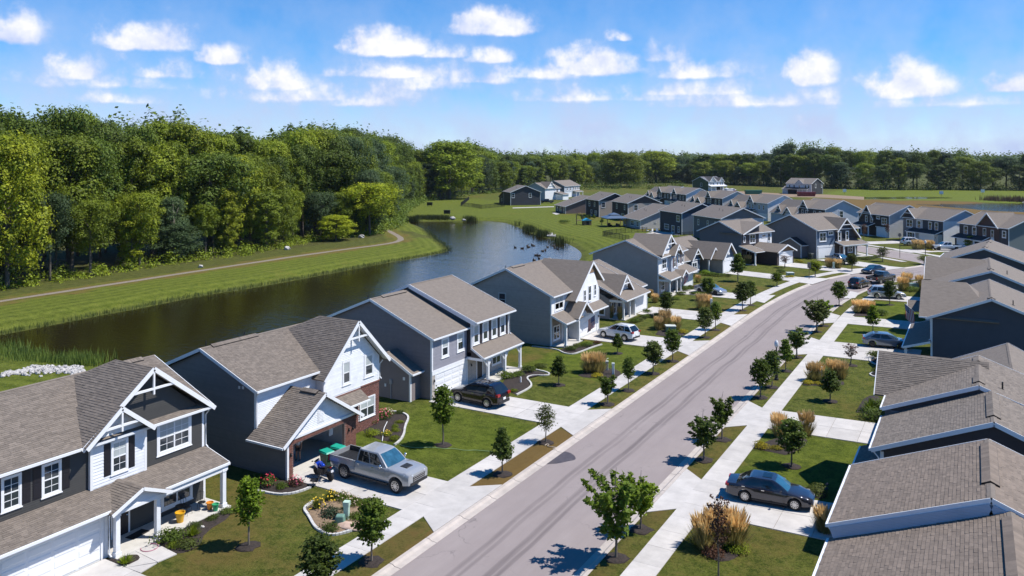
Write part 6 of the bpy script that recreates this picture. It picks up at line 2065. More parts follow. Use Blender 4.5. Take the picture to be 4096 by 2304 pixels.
  MB().box(bx0, -W * .86, .9, bx0 + .07, W * .86, zr - .01).build('tailgate', paint, root)
  MB().box(bx0 + .07, -W * .855, .955, bx1, W * .855, .985).build('bed_liner', PLAST, root)
  lb = MB()
  for k in range(11): lb.box(bx0 + .1, -W * .8 + k * W * .16 - .03, .985, bx1 - .02, -W * .8 + k * W * .16 + .03, 1.0)
  for sd in (1, -1): lb.box(bx0 + .07, sd * W * .835, .98, bx1, sd * W * .855, zr + .012)
  lb.box(bx1 - .03, -W * .83, .98, bx1, W * .83, zr + .01)
  lb.build('bed_rib', PLAST, root)
 return root


PANEC = glass_mat('car_side_glass', (.012, .016, .018), .03, .9)


def paint(name, c, rough=.22, metal=.35, coat=.9):
 return mat(name, c, rough, metal, var=.05, vscale=1.0, coat=coat)


def at_wheels(a, b, side, half, face_from_a=True):
 """ground centre and heading of a car whose near wheels touch at a (rear) and b (front); side = +1 when the car body lies to the left of a->b"""
 d = (b - a); h = math.atan2(d.y, d.x)
 n = Vector((-d.y, d.x, 0)).normalized()
 return (a + b) / 2 + n * half * side, h


CONC_Z = .046
c, h_ = Vector((-32.75, 39.72, CONC_Z)), R(-2)
vehicle('pickup', 'pickup_truck', 'silver grey four door pickup in the drive of the open garage', c, h_, paint('paint_silver_grey', (.36, .37, .385), .25, .25), 1.05, cat='pickup')
vehicle('suv', 'parked_car', 'black suv parked in the drive of the mauve grey house', (-35.85, 56.6, CONC_Z), R(176), paint('paint_black_cherry', (.012, .007, .010), .18, .2), 1.07, cat='car')
vehicle('suv', 'parked_car', 'white suv in the drive beside the american flag', (-34.9, 84.55, CONC_Z), R(170), paint('paint_white', (.72, .73, .75), .25, .0), 1.0, cat='car', chrome=False)
vehicle('sedan', 'parked_car', 'dark grey blue saloon with a sunroof in the nearest east drive', (-10.55, 49.05, CONC_Z), R(5), paint('paint_slate', (.045, .046, .060), .2, .5), 1.0, cat='car')
vehicle('hatch', 'parked_car', 'blue grey hatchback with dark wheels pulled up to the blue gabled house', (-8.2, 95.15, CONC_Z), R(9), paint('paint_blue_grey', (.13, .16, .20), .22, .5), 1.04, rim=RIMD, cat='car', chrome=False)
vehicle('suv', 'parked_car', 'pale silver suv behind a young tree on the east side', (-11.0, 128.1, CONC_Z), R(13), paint('paint_pale_silver', (.50, .51, .50), .25, .4), 1.04, cat='car')
vehicle('sedan', 'parked_car', 'silver blue saloon in the drive of the white gabled house', (-34.4, 119.3, CONC_Z), R(-21), paint('paint_silver_blue', (.34, .37, .42), .22, .5), 1.02, rim=RIMD, cat='car')
vehicle('suv', 'parked_car', 'black crossover parked at the kerb behind the dark pickup', (-15.75, 137.4, -.09), R(73), paint('paint_black', (.008, .008, .010), .18, .2), .98, cat='car', chrome=False)
vehicle('pickup', 'pickup_truck', 'dark brown grey pickup at the kerb in the bend', (-13.2, 144.7, -.09), R(66), paint('paint_graphite', (.035, .030, .033), .22, .4), .97, cat='pickup')
vehicle('sedan', 'parked_car', 'dark blue saloon facing us at the far kerb of the bend', (-15.5, 155.5, -.09), R(241), paint('paint_navy', (.012, .018, .035), .18, .3), 1.0, cat='car')
vehicle('pickup', 'pickup_truck', 'blue grey pickup in the drive of the corner house', (-22.6, 166.0, CONC_Z), R(-40), paint('paint_steel', (.22, .25, .30), .24, .5), .92, cat='pickup')
c = tp(13, 1090, 945)
vehicle('suv', 'parked_car', 'white suv across the junction beside tan grasses', (c.x, c.y, .03), R(28), paint('paint_white', (.72, .73, .75)), 1.12, cat='car')
c = tp(13, 1535, 1010)
vehicle('pickup', 'pickup_truck', 'white silver pickup facing us across the junction', (c.x, c.y, .03), R(207), paint('paint_white_silver', (.60, .62, .64), .25, .3), .95, cat='pickup', rim=RIMD)
c = tp(11, 470, 580)
vehicle('pickup', 'pickup_truck', 'black pickup far off beside the white fronted house', (c.x, c.y, .02), R(200), paint('paint_black', (.008, .008, .010)), 1.0, cat='pickup')


def motorcycle(a, b):
 d = b - a; h = math.atan2(d.y, d.x)
 root = empty('motorcycle', ((a.x + b.x) / 2, (a.y + b.y) / 2, CONC_Z), h, 'blue and black sports motorcycle beside the silver grey pickup', 'motorcycle')
 root.rotation_euler = (R(-7), 0, h)
 wb = 1.42
 for x in (-wb / 2, wb / 2):
  t = MB().lathe([(.2, -.07), (.28, -.075), (.31, 0), (.28, .075), (.2, .07)], (x, 0, .31), 22, axis='y').build('wheel', TYRE, root)
  q = MB().lathe([(.205, -.03), (.205, .03), (.18, .03), (.18, -.03)], (x, 0, .31), 20, axis='y')
  for k in range(6):
   tt = k * math.pi / 3
   q.bar((x, 0, .31), (x + .2 * math.cos(tt), 0, .31 + .2 * math.sin(tt)), .03, .03, (0, 1, 0))
  q.build('rim', RIMD, t)
 blue = paint('paint_racing_blue', (.01, .05, .42), .18, .1)
 MB().blob((.12, 0, .82), (.30, .17, .17), 2, 12, 8, .05).build('fuel_tank', blue, root, smooth=True)
 f = MB().hexa([(.28, -.16, .42), (.80, -.05, .60), (.80, .05, .60), (.28, .16, .42)], [(.30, -.22, .92), (.72, -.12, .98), (.72, .12, .98), (.30, .22, .92)]); f.build('fairing', blue, root)
 MB().hexa([(-.15, -.17, .28), (.42, -.17, .26), (.42, .17, .26), (-.15, .17, .28)], [(-.2, -.16, .66), (.4, -.18, .66), (.4, .18, .66), (-.2, .16, .66)]).build('engine', PLAST, root)
 MB().hexa([(-.15, -.12, .74), (-.78, -.07, .92), (-.78, .07, .92), (-.15, .12, .74)][::-1], [(-.12, -.13, .82), (-.82, -.07, .99), (-.82, .07, .99), (-.12, .13, .82)][::-1]).build('seat', PLAST, root)
 MB().hexa([(.60, -.12, .95), (.72, -.10, .98), (.72, .10, .98), (.60, .12, .95)], [(.42, -.10, 1.16), (.46, -.09, 1.17), (.46, .09, 1.17), (.42, .10, 1.16)]).build('windscreen', PANEC, root)
 q = MB().tube([(.42, -.36, .95), (.50, -.15, 1.0), (.50, .15, 1.0), (.42, .36, .95)], .018, 6)
 q.build('handlebar', BLACK, root)
 for sd in (1, -1):
  MB().tube([(.55, sd * .12, 1.0), (.52, sd * .34, 1.12)], .01, 5).blob((.52, sd * .38, 1.13), (.02, .07, .045), 1, 8, 5, 0).build('mirror', BLACK, root)
  MB().tube([(wb / 2, sd * .09, .31), (.48, sd * .09, .92)], .028, 6).build('fork', BLACK, root)
  MB().tube([(-wb / 2, sd * .10, .31), (-.1, sd * .12, .45)], .03, 6).build('swing_arm', BLACK, root)
 MB().tube([(-.05, -.16, .36), (-.5, -.2, .42), (-.85, -.2, .58)], [.03, .05, .055], 8).build('exhaust', CHROME, root)
 MB().box(-.98, -.09, .62, -.94, .09, .76).build('number_plate', WHITE, root)
 MB().box(-.86, -.05, .86, -.82, .05, .92).build('tail_light', LAMPR, root)
 MB().tube([(-.02, .12, .3), (-.1, .34, 0.0)], .012, 5).build('side_stand', BLACK, root)


motorcycle(tp(2, 770, 505), tp(2, 600, 432))
# ------------------------------------------------------------------ vegetation
def leaf_mat(name, c, c2, tr=.5):
 m = mat(name, c, .6, var=.0, island=.38, trans=tr, spec=.25)
 nt = m.node_tree
 # a second tone picked leaf by leaf
 N, L = nt.nodes, nt.links
 rgb = [n for n in N if n.type == 'RGB'][0]
 geo = [n for n in N if n.type == 'NEW_GEOMETRY'][0]
 wn = N.new('ShaderNodeTexNoise'); wn.inputs['Scale'].default_value = .45; wn.inputs['Detail'].default_value = 3
 L.new(geo.outputs['Position'], wn.inputs['Vector'])
 mr = N.new('ShaderNodeMapRange'); mr.inputs['From Min'].default_value, mr.inputs['From Max'].default_value = .38, .66
 L.new(wn.outputs['Fac'], mr.inputs['Value'])
 mx = N.new('ShaderNodeMix'); mx.data_type = 'RGBA'
 mx.inputs[6].default_value = (*c, 1); mx.inputs[7].default_value = (*c2, 1)
 L.new(mr.outputs[0], mx.inputs[0])
 oi = [n for n in N if n.type == 'OBJECT_INFO'][0]
 ob = N.new('ShaderNodeMapRange'); ob.inputs['To Min'].default_value, ob.inputs['To Max'].default_value = .72, 1.30
 L.new(oi.outputs['Random'], ob.inputs['Value'])
 sc_ = N.new('ShaderNodeVectorMath'); sc_.operation = 'SCALE'
 L.new(mx.outputs[2], sc_.inputs[0]); L.new(ob.outputs[0], sc_.inputs['Scale'])
 tgt = [l.to_socket for l in rgb.outputs[0].links]
 for t in tgt: L.new(sc_.outputs[0], t)
 return m


LF_BRIGHT = leaf_mat('leaves_bright', (.19, .27, .014), (.13, .20, .016))
LF_MID = leaf_mat('leaves_mid', (.13, .185, .018), (.095, .15, .018))
LF_DARK = leaf_mat('leaves_dark', (.09, .13, .022), (.105, .15, .022))
LF_LIME = leaf_mat('leaves_lime', (.22, .26, .016), (.16, .22, .016))
LF_YEL = leaf_mat('leaves_yellow', (.42, .34, .02), (.26, .26, .02))
LF_RED = leaf_mat('leaves_rust', (.13, .060, .035), (.09, .05, .03))
LF_BLUE = leaf_mat('leaves_bluegreen', (.055, .085, .045), (.04, .065, .03))
LF_OLIVE = leaf_mat('leaves_olive', (.12, .145, .028), (.09, .12, .024))
TAN = leaf_mat('grass_plume_tan', (.85, .62, .30), (.70, .48, .20), .3)
TANG = leaf_mat('grass_blade_green', (.42, .34, .13), (.27, .25, .08), .3)
PINKF = mat('petals_pink', (.62, .10, .16), .5, island=.3); REDF = mat('petals_red', (.55, .02, .06), .5, island=.3); YELF = mat('petals_yellow', (.75, .52, .02), .5, island=.2); CREAMF = mat('petals_cream', (.50, .38, .27), .6, island=.25)


class Cards:
 """many small folded leaf blades in one mesh"""
 def __init__(s): s.v, s.f = [], []

 def leaf(s, p, nrm, l, w, r):
  nrm = nrm.normalized()
  a = nrm.cross(Vector((r.uniform(-1, 1), r.uniform(-1, 1), r.uniform(-1, 1))))
  if a.length < 1e-4: a = Vector((1, 0, 0))
  a.normalize(); b = nrm.cross(a)
  i = len(s.v)
  s.v += [tuple(p - a * l * .5), tuple(p + b * w * .5 - nrm * w * .18), tuple(p + a * l * .5), tuple(p - b * w * .5 - nrm * w * .18)]
  s.f += [(i, i + 1, i + 2, i + 3)]

 def blade(s, base, tip, w, side):
  i = len(s.v)
  m = base.lerp(tip, .55)
  s.v += [tuple(base - side * w), tuple(base + side * w), tuple(m + side * w * .8), tuple(m - side * w * .8), tuple(tip)]
  s.f += [(i, i + 1, i + 2, i + 3), (i + 3, i + 2, i + 4)]

 def mesh(s, name, m):
  me = bpy.data.meshes.new(name); me.from_pydata(s.v, [], s.f); me.materials.append(m); me.update(); return me


def young(seed, h=4.0, clear=.30, spread=.85, shape='oval', n=2600, ls=.15, tight=.2):
 """young street tree: meshes of stem (with limbs) and of leaves, height h"""
 r = random.Random(seed)
 st = MB(); lv = Cards()
 pts = [Vector((0, 0, 0))]
 for k in range(1, 7):
  pts.append(Vector((r.uniform(-.03, .03) * k * .5, r.uniform(-.03, .03) * k * .5, h * .93 * k / 6)))
 st.tube(pts, [.055, .045, .038, .03, .022, .015, .006], 7)
 nb = 30
 tips = []
 for k in range(nb if shape != 'spiky' else 24):
  t = clear + (.95 - clear) * (k + .5) / nb
  z = h * t * .96
  q = (t - clear) / (1 - clear)
  if shape == 'oval': ln = spread * 1.25 * min(1, .42 + q * 1.9) * (1 - q * .97) ** .62
  elif shape == 'cone': ln = spread * (1.05 - q) * (.55 + .45 * min(1, q * 6))
  elif shape == 'spiky': ln = spread * (.45 + .55 * math.sin(math.pi * min(1, q + .1))) * r.uniform(.7, 1.25)
  else: ln = spread * r.uniform(.4, 1.0)
  an = k * 2.399 + r.uniform(-.4, .4)
  up = {'oval': .75, 'cone': .35, 'spiky': 1.25, 'sparse': .8}[shape] * r.uniform(.8, 1.2)
  d = Vector((math.cos(an), math.sin(an), up)).normalized()
  b0 = Vector((0, 0, z * (.82 if shape == 'spiky' else .93)))
  tip = b0 + d * ln * (1.25 if shape == 'spiky' else 1.05)
  if tip.z > h: tip.z = h - r.uniform(0, .15)
  mid = b0.lerp(tip, .55) + Vector((0, 0, .04))
  st.tube([b0, mid, tip], [.018, .012, .004], 5, cap=False)
  tips.append((b0, mid, tip, ln))
 tot = sum(t[3] + .25 for t in tips)
 for (b0, mid, tip, ln) in tips:
  for _ in range(int(n * (ln + .25) / tot)):
   t = r.uniform(.12, 1.0) ** .8
   p = b0.lerp(mid, t / .55) if t < .55 else mid.lerp(tip, (t - .55) / .45)
   j = Vector((r.gauss(0, 1), r.gauss(0, 1), r.gauss(0, .8))) * tight * (1.0 if t < .8 else .6)
   p = p + j
   nr = Vector((p.x * .6 + r.uniform(-.7, .7), p.y * .6 + r.uniform(-.7, .7), r.uniform(.0, 1.1)))
   lv.leaf(p, nr, ls * r.uniform(.7, 1.3), ls * .72 * r.uniform(.7, 1.2), r)
 return st, lv


YOUNG = {}


def young_meshes(kind, lm):
 key = (kind, lm.name)
 if key not in YOUNG:
  P = {'oval': dict(seed=1, shape='oval', spread=.95, n=2300, tight=.15, ls=.19), 'oval2': dict(seed=2, shape='oval', spread=.8, n=1800, tight=.13, clear=.34, ls=.18), 'cone': dict(seed=3, shape='cone', spread=.95, n=2100, tight=.13, clear=.30, ls=.19),
   'spiky': dict(seed=4, shape='spiky', spread=.95, n=1700, tight=.095, clear=.26, ls=.19), 'spiky2': dict(seed=5, shape='spiky', spread=.80, n=1500, tight=.085, clear=.30, ls=.18), 'sparse': dict(seed=6, shape='sparse', spread=.75, n=420, tight=.10, clear=.42, ls=.16),
   'big': dict(seed=8, shape='spiky', spread=1.25, n=1500, tight=.085, clear=.22, ls=.22), 'loose': dict(seed=9, shape='oval', spread=.9, n=1250, tight=.2, clear=.35)}[kind]
  st, lv = young(**P)
  YOUNG[key] = (YOUNG[(kind,)] if (kind,) in YOUNG else st.mesh('stem', BARKL), lv.mesh('crown', lm))
  YOUNG[(kind,)] = YOUNG[key][0]
 return YOUNG[key]


def plant_tree(kind, lm, p, top, width, label, rot=None, mulch=True, group='young trees along the street'):
 """p ground point, top: photo row of its tip, width in photo px"""
 H_ = max(1.2, hgt(p, top))
 st, lv = young_meshes(kind, lm)
 nat = {'oval': 1.9, 'oval2': 1.6, 'cone': 1.9, 'spiky': 1.75, 'spiky2': 1.45, 'sparse': 1.4, 'big': 2.4, 'loose': 1.9}[kind]
 wx = 1.06 * width * mpp(p) / nat
 o = empty('young_tree', (p.x, p.y, 0.0), rnd.uniform(0, 6.28) if rot is None else rot, label, 'tree', group)
 o.scale = (wx, wx, H_ / 4.0)
 inst('trunk', st, o); inst('crown', lv, o)
 if mulch:
  mb = MB().blob((0, 0, 0), (.62, .62, .07), rnd.randrange(99), 14, 6, .22)
  q = mb.build('mulch_ring', MULCH, None, (p.x, p.y, .0), smooth=True)
  q.parent = None
  tag(q, 'mulch under the ' + ' '.join(label.split()[:13]), 'mulch', 'mulch rings under young trees')
 return o


NE = 'east strip'
TREES = [
 ('oval2', LF_BRIGHT, (1, 2503, 1150), 1182, 80, 'bright green young tree on the lawn of the charcoal house'),
 ('oval', LF_DARK, (2, 640, 1640), 1335, 118, 'dark leafy young tree cut by the lower edge of the picture'),
 ('oval', LF_MID, (2, 1165, 1310), 1240, 98, 'round mid green young tree by the rock edged island bed'),
 ('oval2', LF_BRIGHT, (2, 1882, 132), 955, 66, 'slender bright tree on the lawn behind the silver grey pickup'),
 ('cone', LF_DARK, (2, 2478, 425), 1060, 66, 'dark conical young tree on the browned strip'),
 ('loose', LF_OLIVE, (3, 340, 106), 1010, 58, 'thin olive young tree at the end of the browned strip'),
 ('big', LF_MID, (3, 1047, 1268), 1158, 165, 'large spreading young tree nearest on the east strip'),
 ('spiky', LF_BRIGHT, (3, 1295, 982), 1172, 92, 'bright green young tree just behind the large spreading one'),
 ('spiky', LF_DARK, (3, 1930, 282), 1020, 82, 'dark spiky young tree in front of the nearest east drive'),
 ('spiky2', LF_MID, (3, 2115, 76), 975, 58, 'spiky young tree beside the second east drive'),
 ('oval', LF_MID, (7, 2500, 1102), 893, 60, 'round young tree left of the near street lamp'),
 ('oval2', LF_DARK, (8, 40, 1000), 872, 52, 'dark young tree just in front of the near street lamp'),
 ('cone', LF_MID, (8, 178, 836), 842, 46, 'narrow young tree just beyond the near street lamp'),
 ('spiky2', LF_DARK, (8, 290, 696), 812, 54, 'spiky young tree at the third east drive'),
 ('spiky', LF_OLIVE, (8, 490, 440), 738, 66, 'olive young tree of a close pair on the east strip'),
 ('spiky', LF_BRIGHT, (8, 556, 380), 742, 46, 'bright young tree behind the olive one of the close pair'),
 ('oval', LF_MID, (8, 715, 176), 702, 44, 'round young tree at the last straight piece of the east strip'),
 ('cone', LF_BRIGHT, (8, 1055, 450), 758, 40, 'pale conical young tree on the lawn above the blue grey hatchback'),
 ('oval', LF_DARK, (8, 1225, 170), 700, 36, 'dark round young tree in front of the pale silver suv'),
 ('sparse', LF_RED, (8, 835, 780), 862, 44, 'nearly bare reddish sapling by the wide third drive'),
 ('cone', LF_DARK, (8, 625, 1140), 920, 58, 'dark pointed tree on the lawn before the tan grasses'),
 ('oval', LF_DARK, (4, 238, 346), 1043, 80, 'dense dark tree on the lawn above the slate saloon'),
 ('sparse', LF_RED, (3, 2078, 1540), 1232, 62, 'withered brown sapling in front of the big tan grass clump'),
 ('cone', LF_DARK, (7, 470, 976), 885, 50, 'dark tree on the dry lawn of the mauve grey house'),
 ('cone', LF_MID, (7, 1062, 660), 832, 34, 'small pointed tree on the lush lawn near the white suv'),
 ('spiky2', LF_MID, (7, 960, 1172), 928, 46, 'staked young tree in dark mulch on the west strip'),
 ('oval2', LF_DARK, (7, 1172, 1032), 890, 38, 'thin dark tree second on the far west strip'),
 ('oval', LF_OLIVE, (7, 1420, 862), 850, 56, 'broad olive young tree third on the far west strip'),
 ('oval', LF_MID, (7, 1617, 737), 820, 50, 'full young tree at the end of the white suv drive'),
 ('oval', LF_DARK, (7, 1558, 292), 728, 44, 'dark round tree on the lawn of the trussed dormer house'),
 ('oval', LF_OLIVE, (7, 1943, 497), 765, 46, 'leafy tree on the strip before the trussed dormer house'),
 ('oval2', LF_MID, (7, 2047, 422), 752, 36, 'slim tree behind the leafy one on the strip'),
 ('oval', LF_DARK, (7, 2320, 226), 702, 48, 'dark full tree on the strip before the white gabled house'),
 ('oval2', LF_DARK, (7, 2400, 172), 700, 34, 'slim dark tree beside the full one on the strip'),
 ('oval2', LF_MID, (15, 1780, 1012), 692, 42, 'tree standing in front of the silver blue saloon'),
 ('cone', LF_MID, (15, 2185, 757), 628, 46, 'pointed tree on the lawn of the ranch house'),
 ('sparse', LF_RED, (12, 1515, 1312), 640, 34, 'dead looking rusty sapling before the brown brick porch'),
 ('oval2', LF_LIME, (16, 690, 290), 652, 38, 'yellow green sapling beside the sign post'),
 ('oval2', LF_BRIGHT, (16, 35, 450), 682, 34, 'bright small tree by the shrub bed of the ranch'),
 ('oval2', LF_OLIVE, (16, 1320, 192), 634, 34, 'thin olive tree near the dark blue saloon'),
 ('loose', LF_OLIVE, (13, 680, 1162), 618, 36, 'loose tree alone on the corner lawn'),
 ('loose', LF_LIME, (13, 1235, 1200), 640, 40, 'pale thin tree beside the far street lamp'),
 ('cone', LF_LIME, (13, 1865, 1012), 588, 40, 'yellow green cone tree before the brown brick house'),
 ('sparse', LF_RED, (13, 425, 885), 560, 18, 'brown upright sapling by the black fronted porch'),
 ('sparse', LF_RED, (13, 740, 855), 560, 16, 'brown narrow sapling at the white garage across the junction'),
]
for kind, lm, (k, x, y), top, wd, lab in TREES:
 plant_tree(kind, lm, tp(k, x, y), top, wd, lab, mulch=k < 10)


# ---- bushes, grasses
def bush(seed, n=520, flat_=.75, ls=.11, open_=.55):
 r = random.Random(seed); lv = Cards()
 lob = [Vector((r.uniform(-.55, .55), r.uniform(-.55, .55), r.uniform(.25, .8) * flat_)) for _ in range(9)]
 for i in range(n):
  c = lob[i % len(lob)]
  d = Vector((r.gauss(0, 1), r.gauss(0, 1), abs(r.gauss(0, .8)))).normalized()
  p = c * open_ + d * r.uniform(.28, .46)
  p.z = max(.02, p.z * flat_ + .06)
  lv.leaf(p, d + Vector((r.uniform(-.5, .5), r.uniform(-.5, .5), r.uniform(-.2, .6))), ls * r.uniform(.7, 1.4), ls * .7, r)
 return lv


BUSH = {}


def put_bush(lm, p, w, h, label, group, name='shrub', cat='shrub', flowers=None, var=None, spiky=False):
 v = rnd.randrange(3) if var is None else var
 key = (lm.name, v, spiky)
 if key not in BUSH:
  if spiky:
   lv = Cards(); r = random.Random(v + 40)
   for i in range(170):
    a = r.uniform(0, 6.28); q = r.uniform(.15, 1)
    lv.blade(Vector((math.cos(a) * .05, math.sin(a) * .05, 0)), Vector((math.cos(a) * .55 * q, math.sin(a) * .55 * q, r.uniform(.35, 1.0) * (1.05 - .5 * q))), .022, Vector((-math.sin(a), math.cos(a), 0)))
  else: lv = bush(v + 11)
  BUSH[key] = lv.mesh('foliage', lm)
 o = empty(name, (p.x, p.y, p.z), rnd.uniform(0, 6.28), label, cat, group)
 o.scale = (w, w, h)
 inst('foliage', BUSH[key], o)
 if flowers:
  fk = ('fl', flowers.name)
  if fk not in BUSH:
   r = random.Random(5); c = Cards()
   for i in range(34):
    d = Vector((r.gauss(0, 1), r.gauss(0, 1), abs(r.gauss(.6, .6)))).normalized()
    p2 = Vector((d.x * .55, d.y * .55, .15 + d.z * .62))
    for q in range(3): c.leaf(p2 + Vector((r.uniform(-.03, .03), r.uniform(-.03, .03), r.uniform(-.02, .03))), d + Vector((r.uniform(-1, 1), r.uniform(-1, 1), r.uniform(0, 1))), .10, .09, r)
   BUSH[fk] = c.mesh('blossom', flowers)
  inst('blossom', BUSH[fk], o)
 return o


def grass_clump(seed):
 r = random.Random(seed); pl, bl = Cards(), Cards()
 for i in range(300):
  a = r.uniform(0, 6.28); q = r.uniform(0, 1) ** .7
  b = Vector((math.cos(a) * .22 * q, math.sin(a) * .22 * q, 0))
  t = Vector((math.cos(a) * (.30 + .38 * q) * r.uniform(.6, 1.1), math.sin(a) * (.30 + .38 * q) * r.uniform(.6, 1.1), r.uniform(.35, .72)))
  bl.blade(b, t, .012, Vector((-math.sin(a), math.cos(a), 0)))
 for i in range(260):
  a = r.uniform(0, 6.28); q = r.uniform(0, 1) ** .6
  b = Vector((math.cos(a) * .14 * q, math.sin(a) * .14 * q, .15))
  t = Vector((math.cos(a) * .45 * q, math.sin(a) * .45 * q, r.uniform(.72, 1.06)))
  bl.blade(b, b.lerp(t, .8), .004, Vector((-math.sin(a), math.cos(a), 0)))
  m = b.lerp(t, .68)
  pl.blade(m, t + Vector((math.cos(a) * .03, math.sin(a) * .03, 0)), .018, Vector((-math.sin(a), math.cos(a), 0)))
  pl.blade(m, t, .016, Vector((math.cos(a), math.sin(a), 0)))
 return bl, pl


GC = [tuple(c.mesh(n_, m_) for c, n_, m_ in zip(grass_clump(s_), ('blades', 'plumes'), (TANG, TAN))) for s_ in (1, 2, 3)]


def put_grass(p, w, h, label):
 o = empty('ornamental_grass', (p.x, p.y, p.z), rnd.uniform(0, 6.28), label, 'grass clump', 'tan ornamental grass clumps in front gardens')
 o.scale = (w, w, h)
 b, q = GC[rnd.randrange(3)]
 inst('blades', b, o); inst('plumes', q, o)


BED_PIECES = []


def bed(pts, m=MULCH, hump=.05, label=None, edging=None, name='planting_bed', edge_label=None, closed=False):
 P = [tp(*q) if len(q) == 3 else Vector((*q, 0)) for q in pts]
 if label:
  s_ = smooth_pl([(p.x, p.y) for p in P] + [(P[0].x, P[0].y)], 1)[:-1]
  c = sum(s_, Vector((0, 0))) / len(s_)
  mb = MB(); n = len(s_)
  for k, (f, z) in enumerate(((1.0, .004), (.92, hump), (.6, hump * 1.25))):
   mb.v.extend([tuple((*(c + (p - c) * f), z + (rnd.uniform(0, .015) if k else 0))) for p in s_])
  mb.v.append((c.x, c.y, hump * 1.3))
  for k in range(2):
   for i in range(n): mb.f.append((k * n + i, k * n + (i + 1) % n, (k + 1) * n + (i + 1) % n, (k + 1) * n + i)); mb.m.append(0)
  for i in range(n): mb.f.append((2 * n + i, 2 * n + (i + 1) % n, 3 * n)); mb.m.append(0)
  o = mb.build(name, m, smooth=True)
  b = bmesh.new(); b.from_mesh(o.data); bmesh.ops.recalc_face_normals(b, faces=b.faces)
  b.faces.ensure_lookup_table()
  if sum(f.normal.z for f in b.faces) < 0: bmesh.ops.reverse_faces(b, faces=b.faces)
  b.to_mesh(o.data); b.free()
  tag(o, label, 'flower bed')
 if edging:
  E_ = [tp(*q) if len(q) == 3 else Vector((*q, 0)) for q in edging]
  s_ = resample(smooth_pl([(p.x, p.y) for p in E_], 2), .34)
  root = empty('bed_edging', (s_[0].x, s_[0].y, 0), 0, edge_label, 'edging')
  o0 = s_[0]
  for a, b in zip(s_[:-1], s_[1:]):
   d = b - a
   mb = MB().box(-d.length / 2 + .008, -.075, 0, d.length / 2 - .008, .075, .11 + rnd.uniform(-.008, .008))
   mid = (a + b) / 2 - o0
   mb.build('edging_stone', EDGE, root, (mid.x, mid.y, 0), math.atan2(d.y, d.x))


# charcoal house
bed([(1, 1590, 1115), (1, 1745, 1228), (1, 1870, 1215), (1, 2010, 1150), (1, 2060, 1010), (1, 2330, 850), (1, 2290, 775), (1, 1830, 965)], label='dark mulch bed along the porch of the charcoal house')
bed([(1, 1065, 1290), (1, 1250, 1372), (1, 1450, 1276), (1, 1370, 1228), (1, 1150, 1285)], label='small mulch bed between porch and drive of the charcoal house')
SA = 'shrubs along the porch of the charcoal house'
for lm, x, y, w, h, lab in ((LF_MID, 1700, 1110, 1.35, 1.15, 'big bushy green shrub beside the porch steps'), (LF_LIME, 1765, 1160, .62, .55, 'small lime shrub at the tip of the porch bed'), (LF_OLIVE, 1905, 1150, 1.0, .75, 'olive mound in the porch bed'),
       (LF_DARK, 1965, 960, .6, .6, 'dark small shrub behind the olive mound'), (LF_DARK, 2130, 890, .6, .5, 'dark shrub in the middle of the porch bed'), (LF_DARK, 2290, 815, .75, .5, 'dark shrub at the far end of the porch bed')):
 put_bush(lm, tp(1, x, y), w, h, lab, SA)
put_bush(LF_LIME, tp(1, 1945, 1045), 1.0, .75, 'yellow green strap leaved clump in the porch bed', SA, spiky=True)
put_bush(LF_LIME, tp(1, 1260, 1330), 1.0, .6, 'day lily clump in the small bed by the drive', SA, spiky=True, flowers=None)
# brick house
bed([(2, 85, 598), (2, 250, 632), (2, 420, 606), (2, 545, 552), (2, 470, 490), (2, 300, 505), (2, 0, 440), (2, -120, 470)], label='mulch bed at the garage corner of the brick house', edging=[(2, -60, 580), (2, 85, 612), (2, 250, 640), (2, 420, 614), (2, 555, 560)], edge_label='pale concrete edging of the bed at the garage corner')
SB = 'roses and shrubs by the brick garage'
put_bush(LF_DARK, tp(2, 120, 545), .85, 1.15, 'rose bush with red blooms at the garage corner', SB, flowers=REDF)
put_bush(LF_MID, tp(2, 255, 575), .6, .7, 'low green shrub beside the red roses', SB)
put_bush(LF_RED, tp(2, 405, 540), .8, .9, 'rusty pink rose bush next to the camp chair', SB, flowers=PINKF)
put_bush(LF_DARK, tp(2, 20, 500), .8, .9, 'dark shrub against the slate side wall', SB)
bed([(2, 480, 790), (2, 580, 715), (2, 840, 650), (2, 1060, 730), (2, 1075, 950), (2, 890, 1015), (2, 745, 1045), (2, 620, 975), (2, 570, 890)], DIRT, .05, 'island bed of mulch and bare soil near the drive', [(2, 575, 705), (2, 470, 775), (2, 530, 850), (2, 575, 940), (2, 620, 990), (2, 745, 1050), (2, 890, 1022), (2, 1030, 975)], edge_label='pale stone edging round the island bed')
SI = 'plants of the island bed'
put_bush(LF_OLIVE, tp(2, 610, 775), .95, .85, 'yellow flowered day lilies at the left of the island bed', SI, flowers=YELF, spiky=True)
put_bush(LF_OLIVE, tp(2, 745, 690), .9, .85, 'yellow flowered day lilies at the back of the island bed', SI, flowers=YELF, spiky=True)
put_bush(LF_OLIVE, tp(2, 905, 785), .8, .6, 'low day lily tuft in the middle of the island bed', SI, spiky=True)
put_bush(LF_BLUE, tp(2, 770, 850), 1.05, .95, 'grey green lavender mound in the island bed', SI)
put_bush(LF_DARK, tp(2, 730, 995), .9, .75, 'dark shrub at the near end of the island bed', SI)
for x, y, lab in ((850, 680, 'left'), (925, 710, 'middle'), (1005, 740, 'right')):
 put_bush(LF_MID, tp(2, x, y), .75, .75, 'cream flowered sedum at the back of the island bed, %s of three' % lab, SI, flowers=CREAMF)
put_bush(LF_RED, tp(2, 1140, 760), .9, 1.0, 'reddish shrub behind the round young tree', SI)
put_bush(LF_MID, tp(2, 1000, 880), .8, .7, 'green shrub beside the flat boulder', SI)
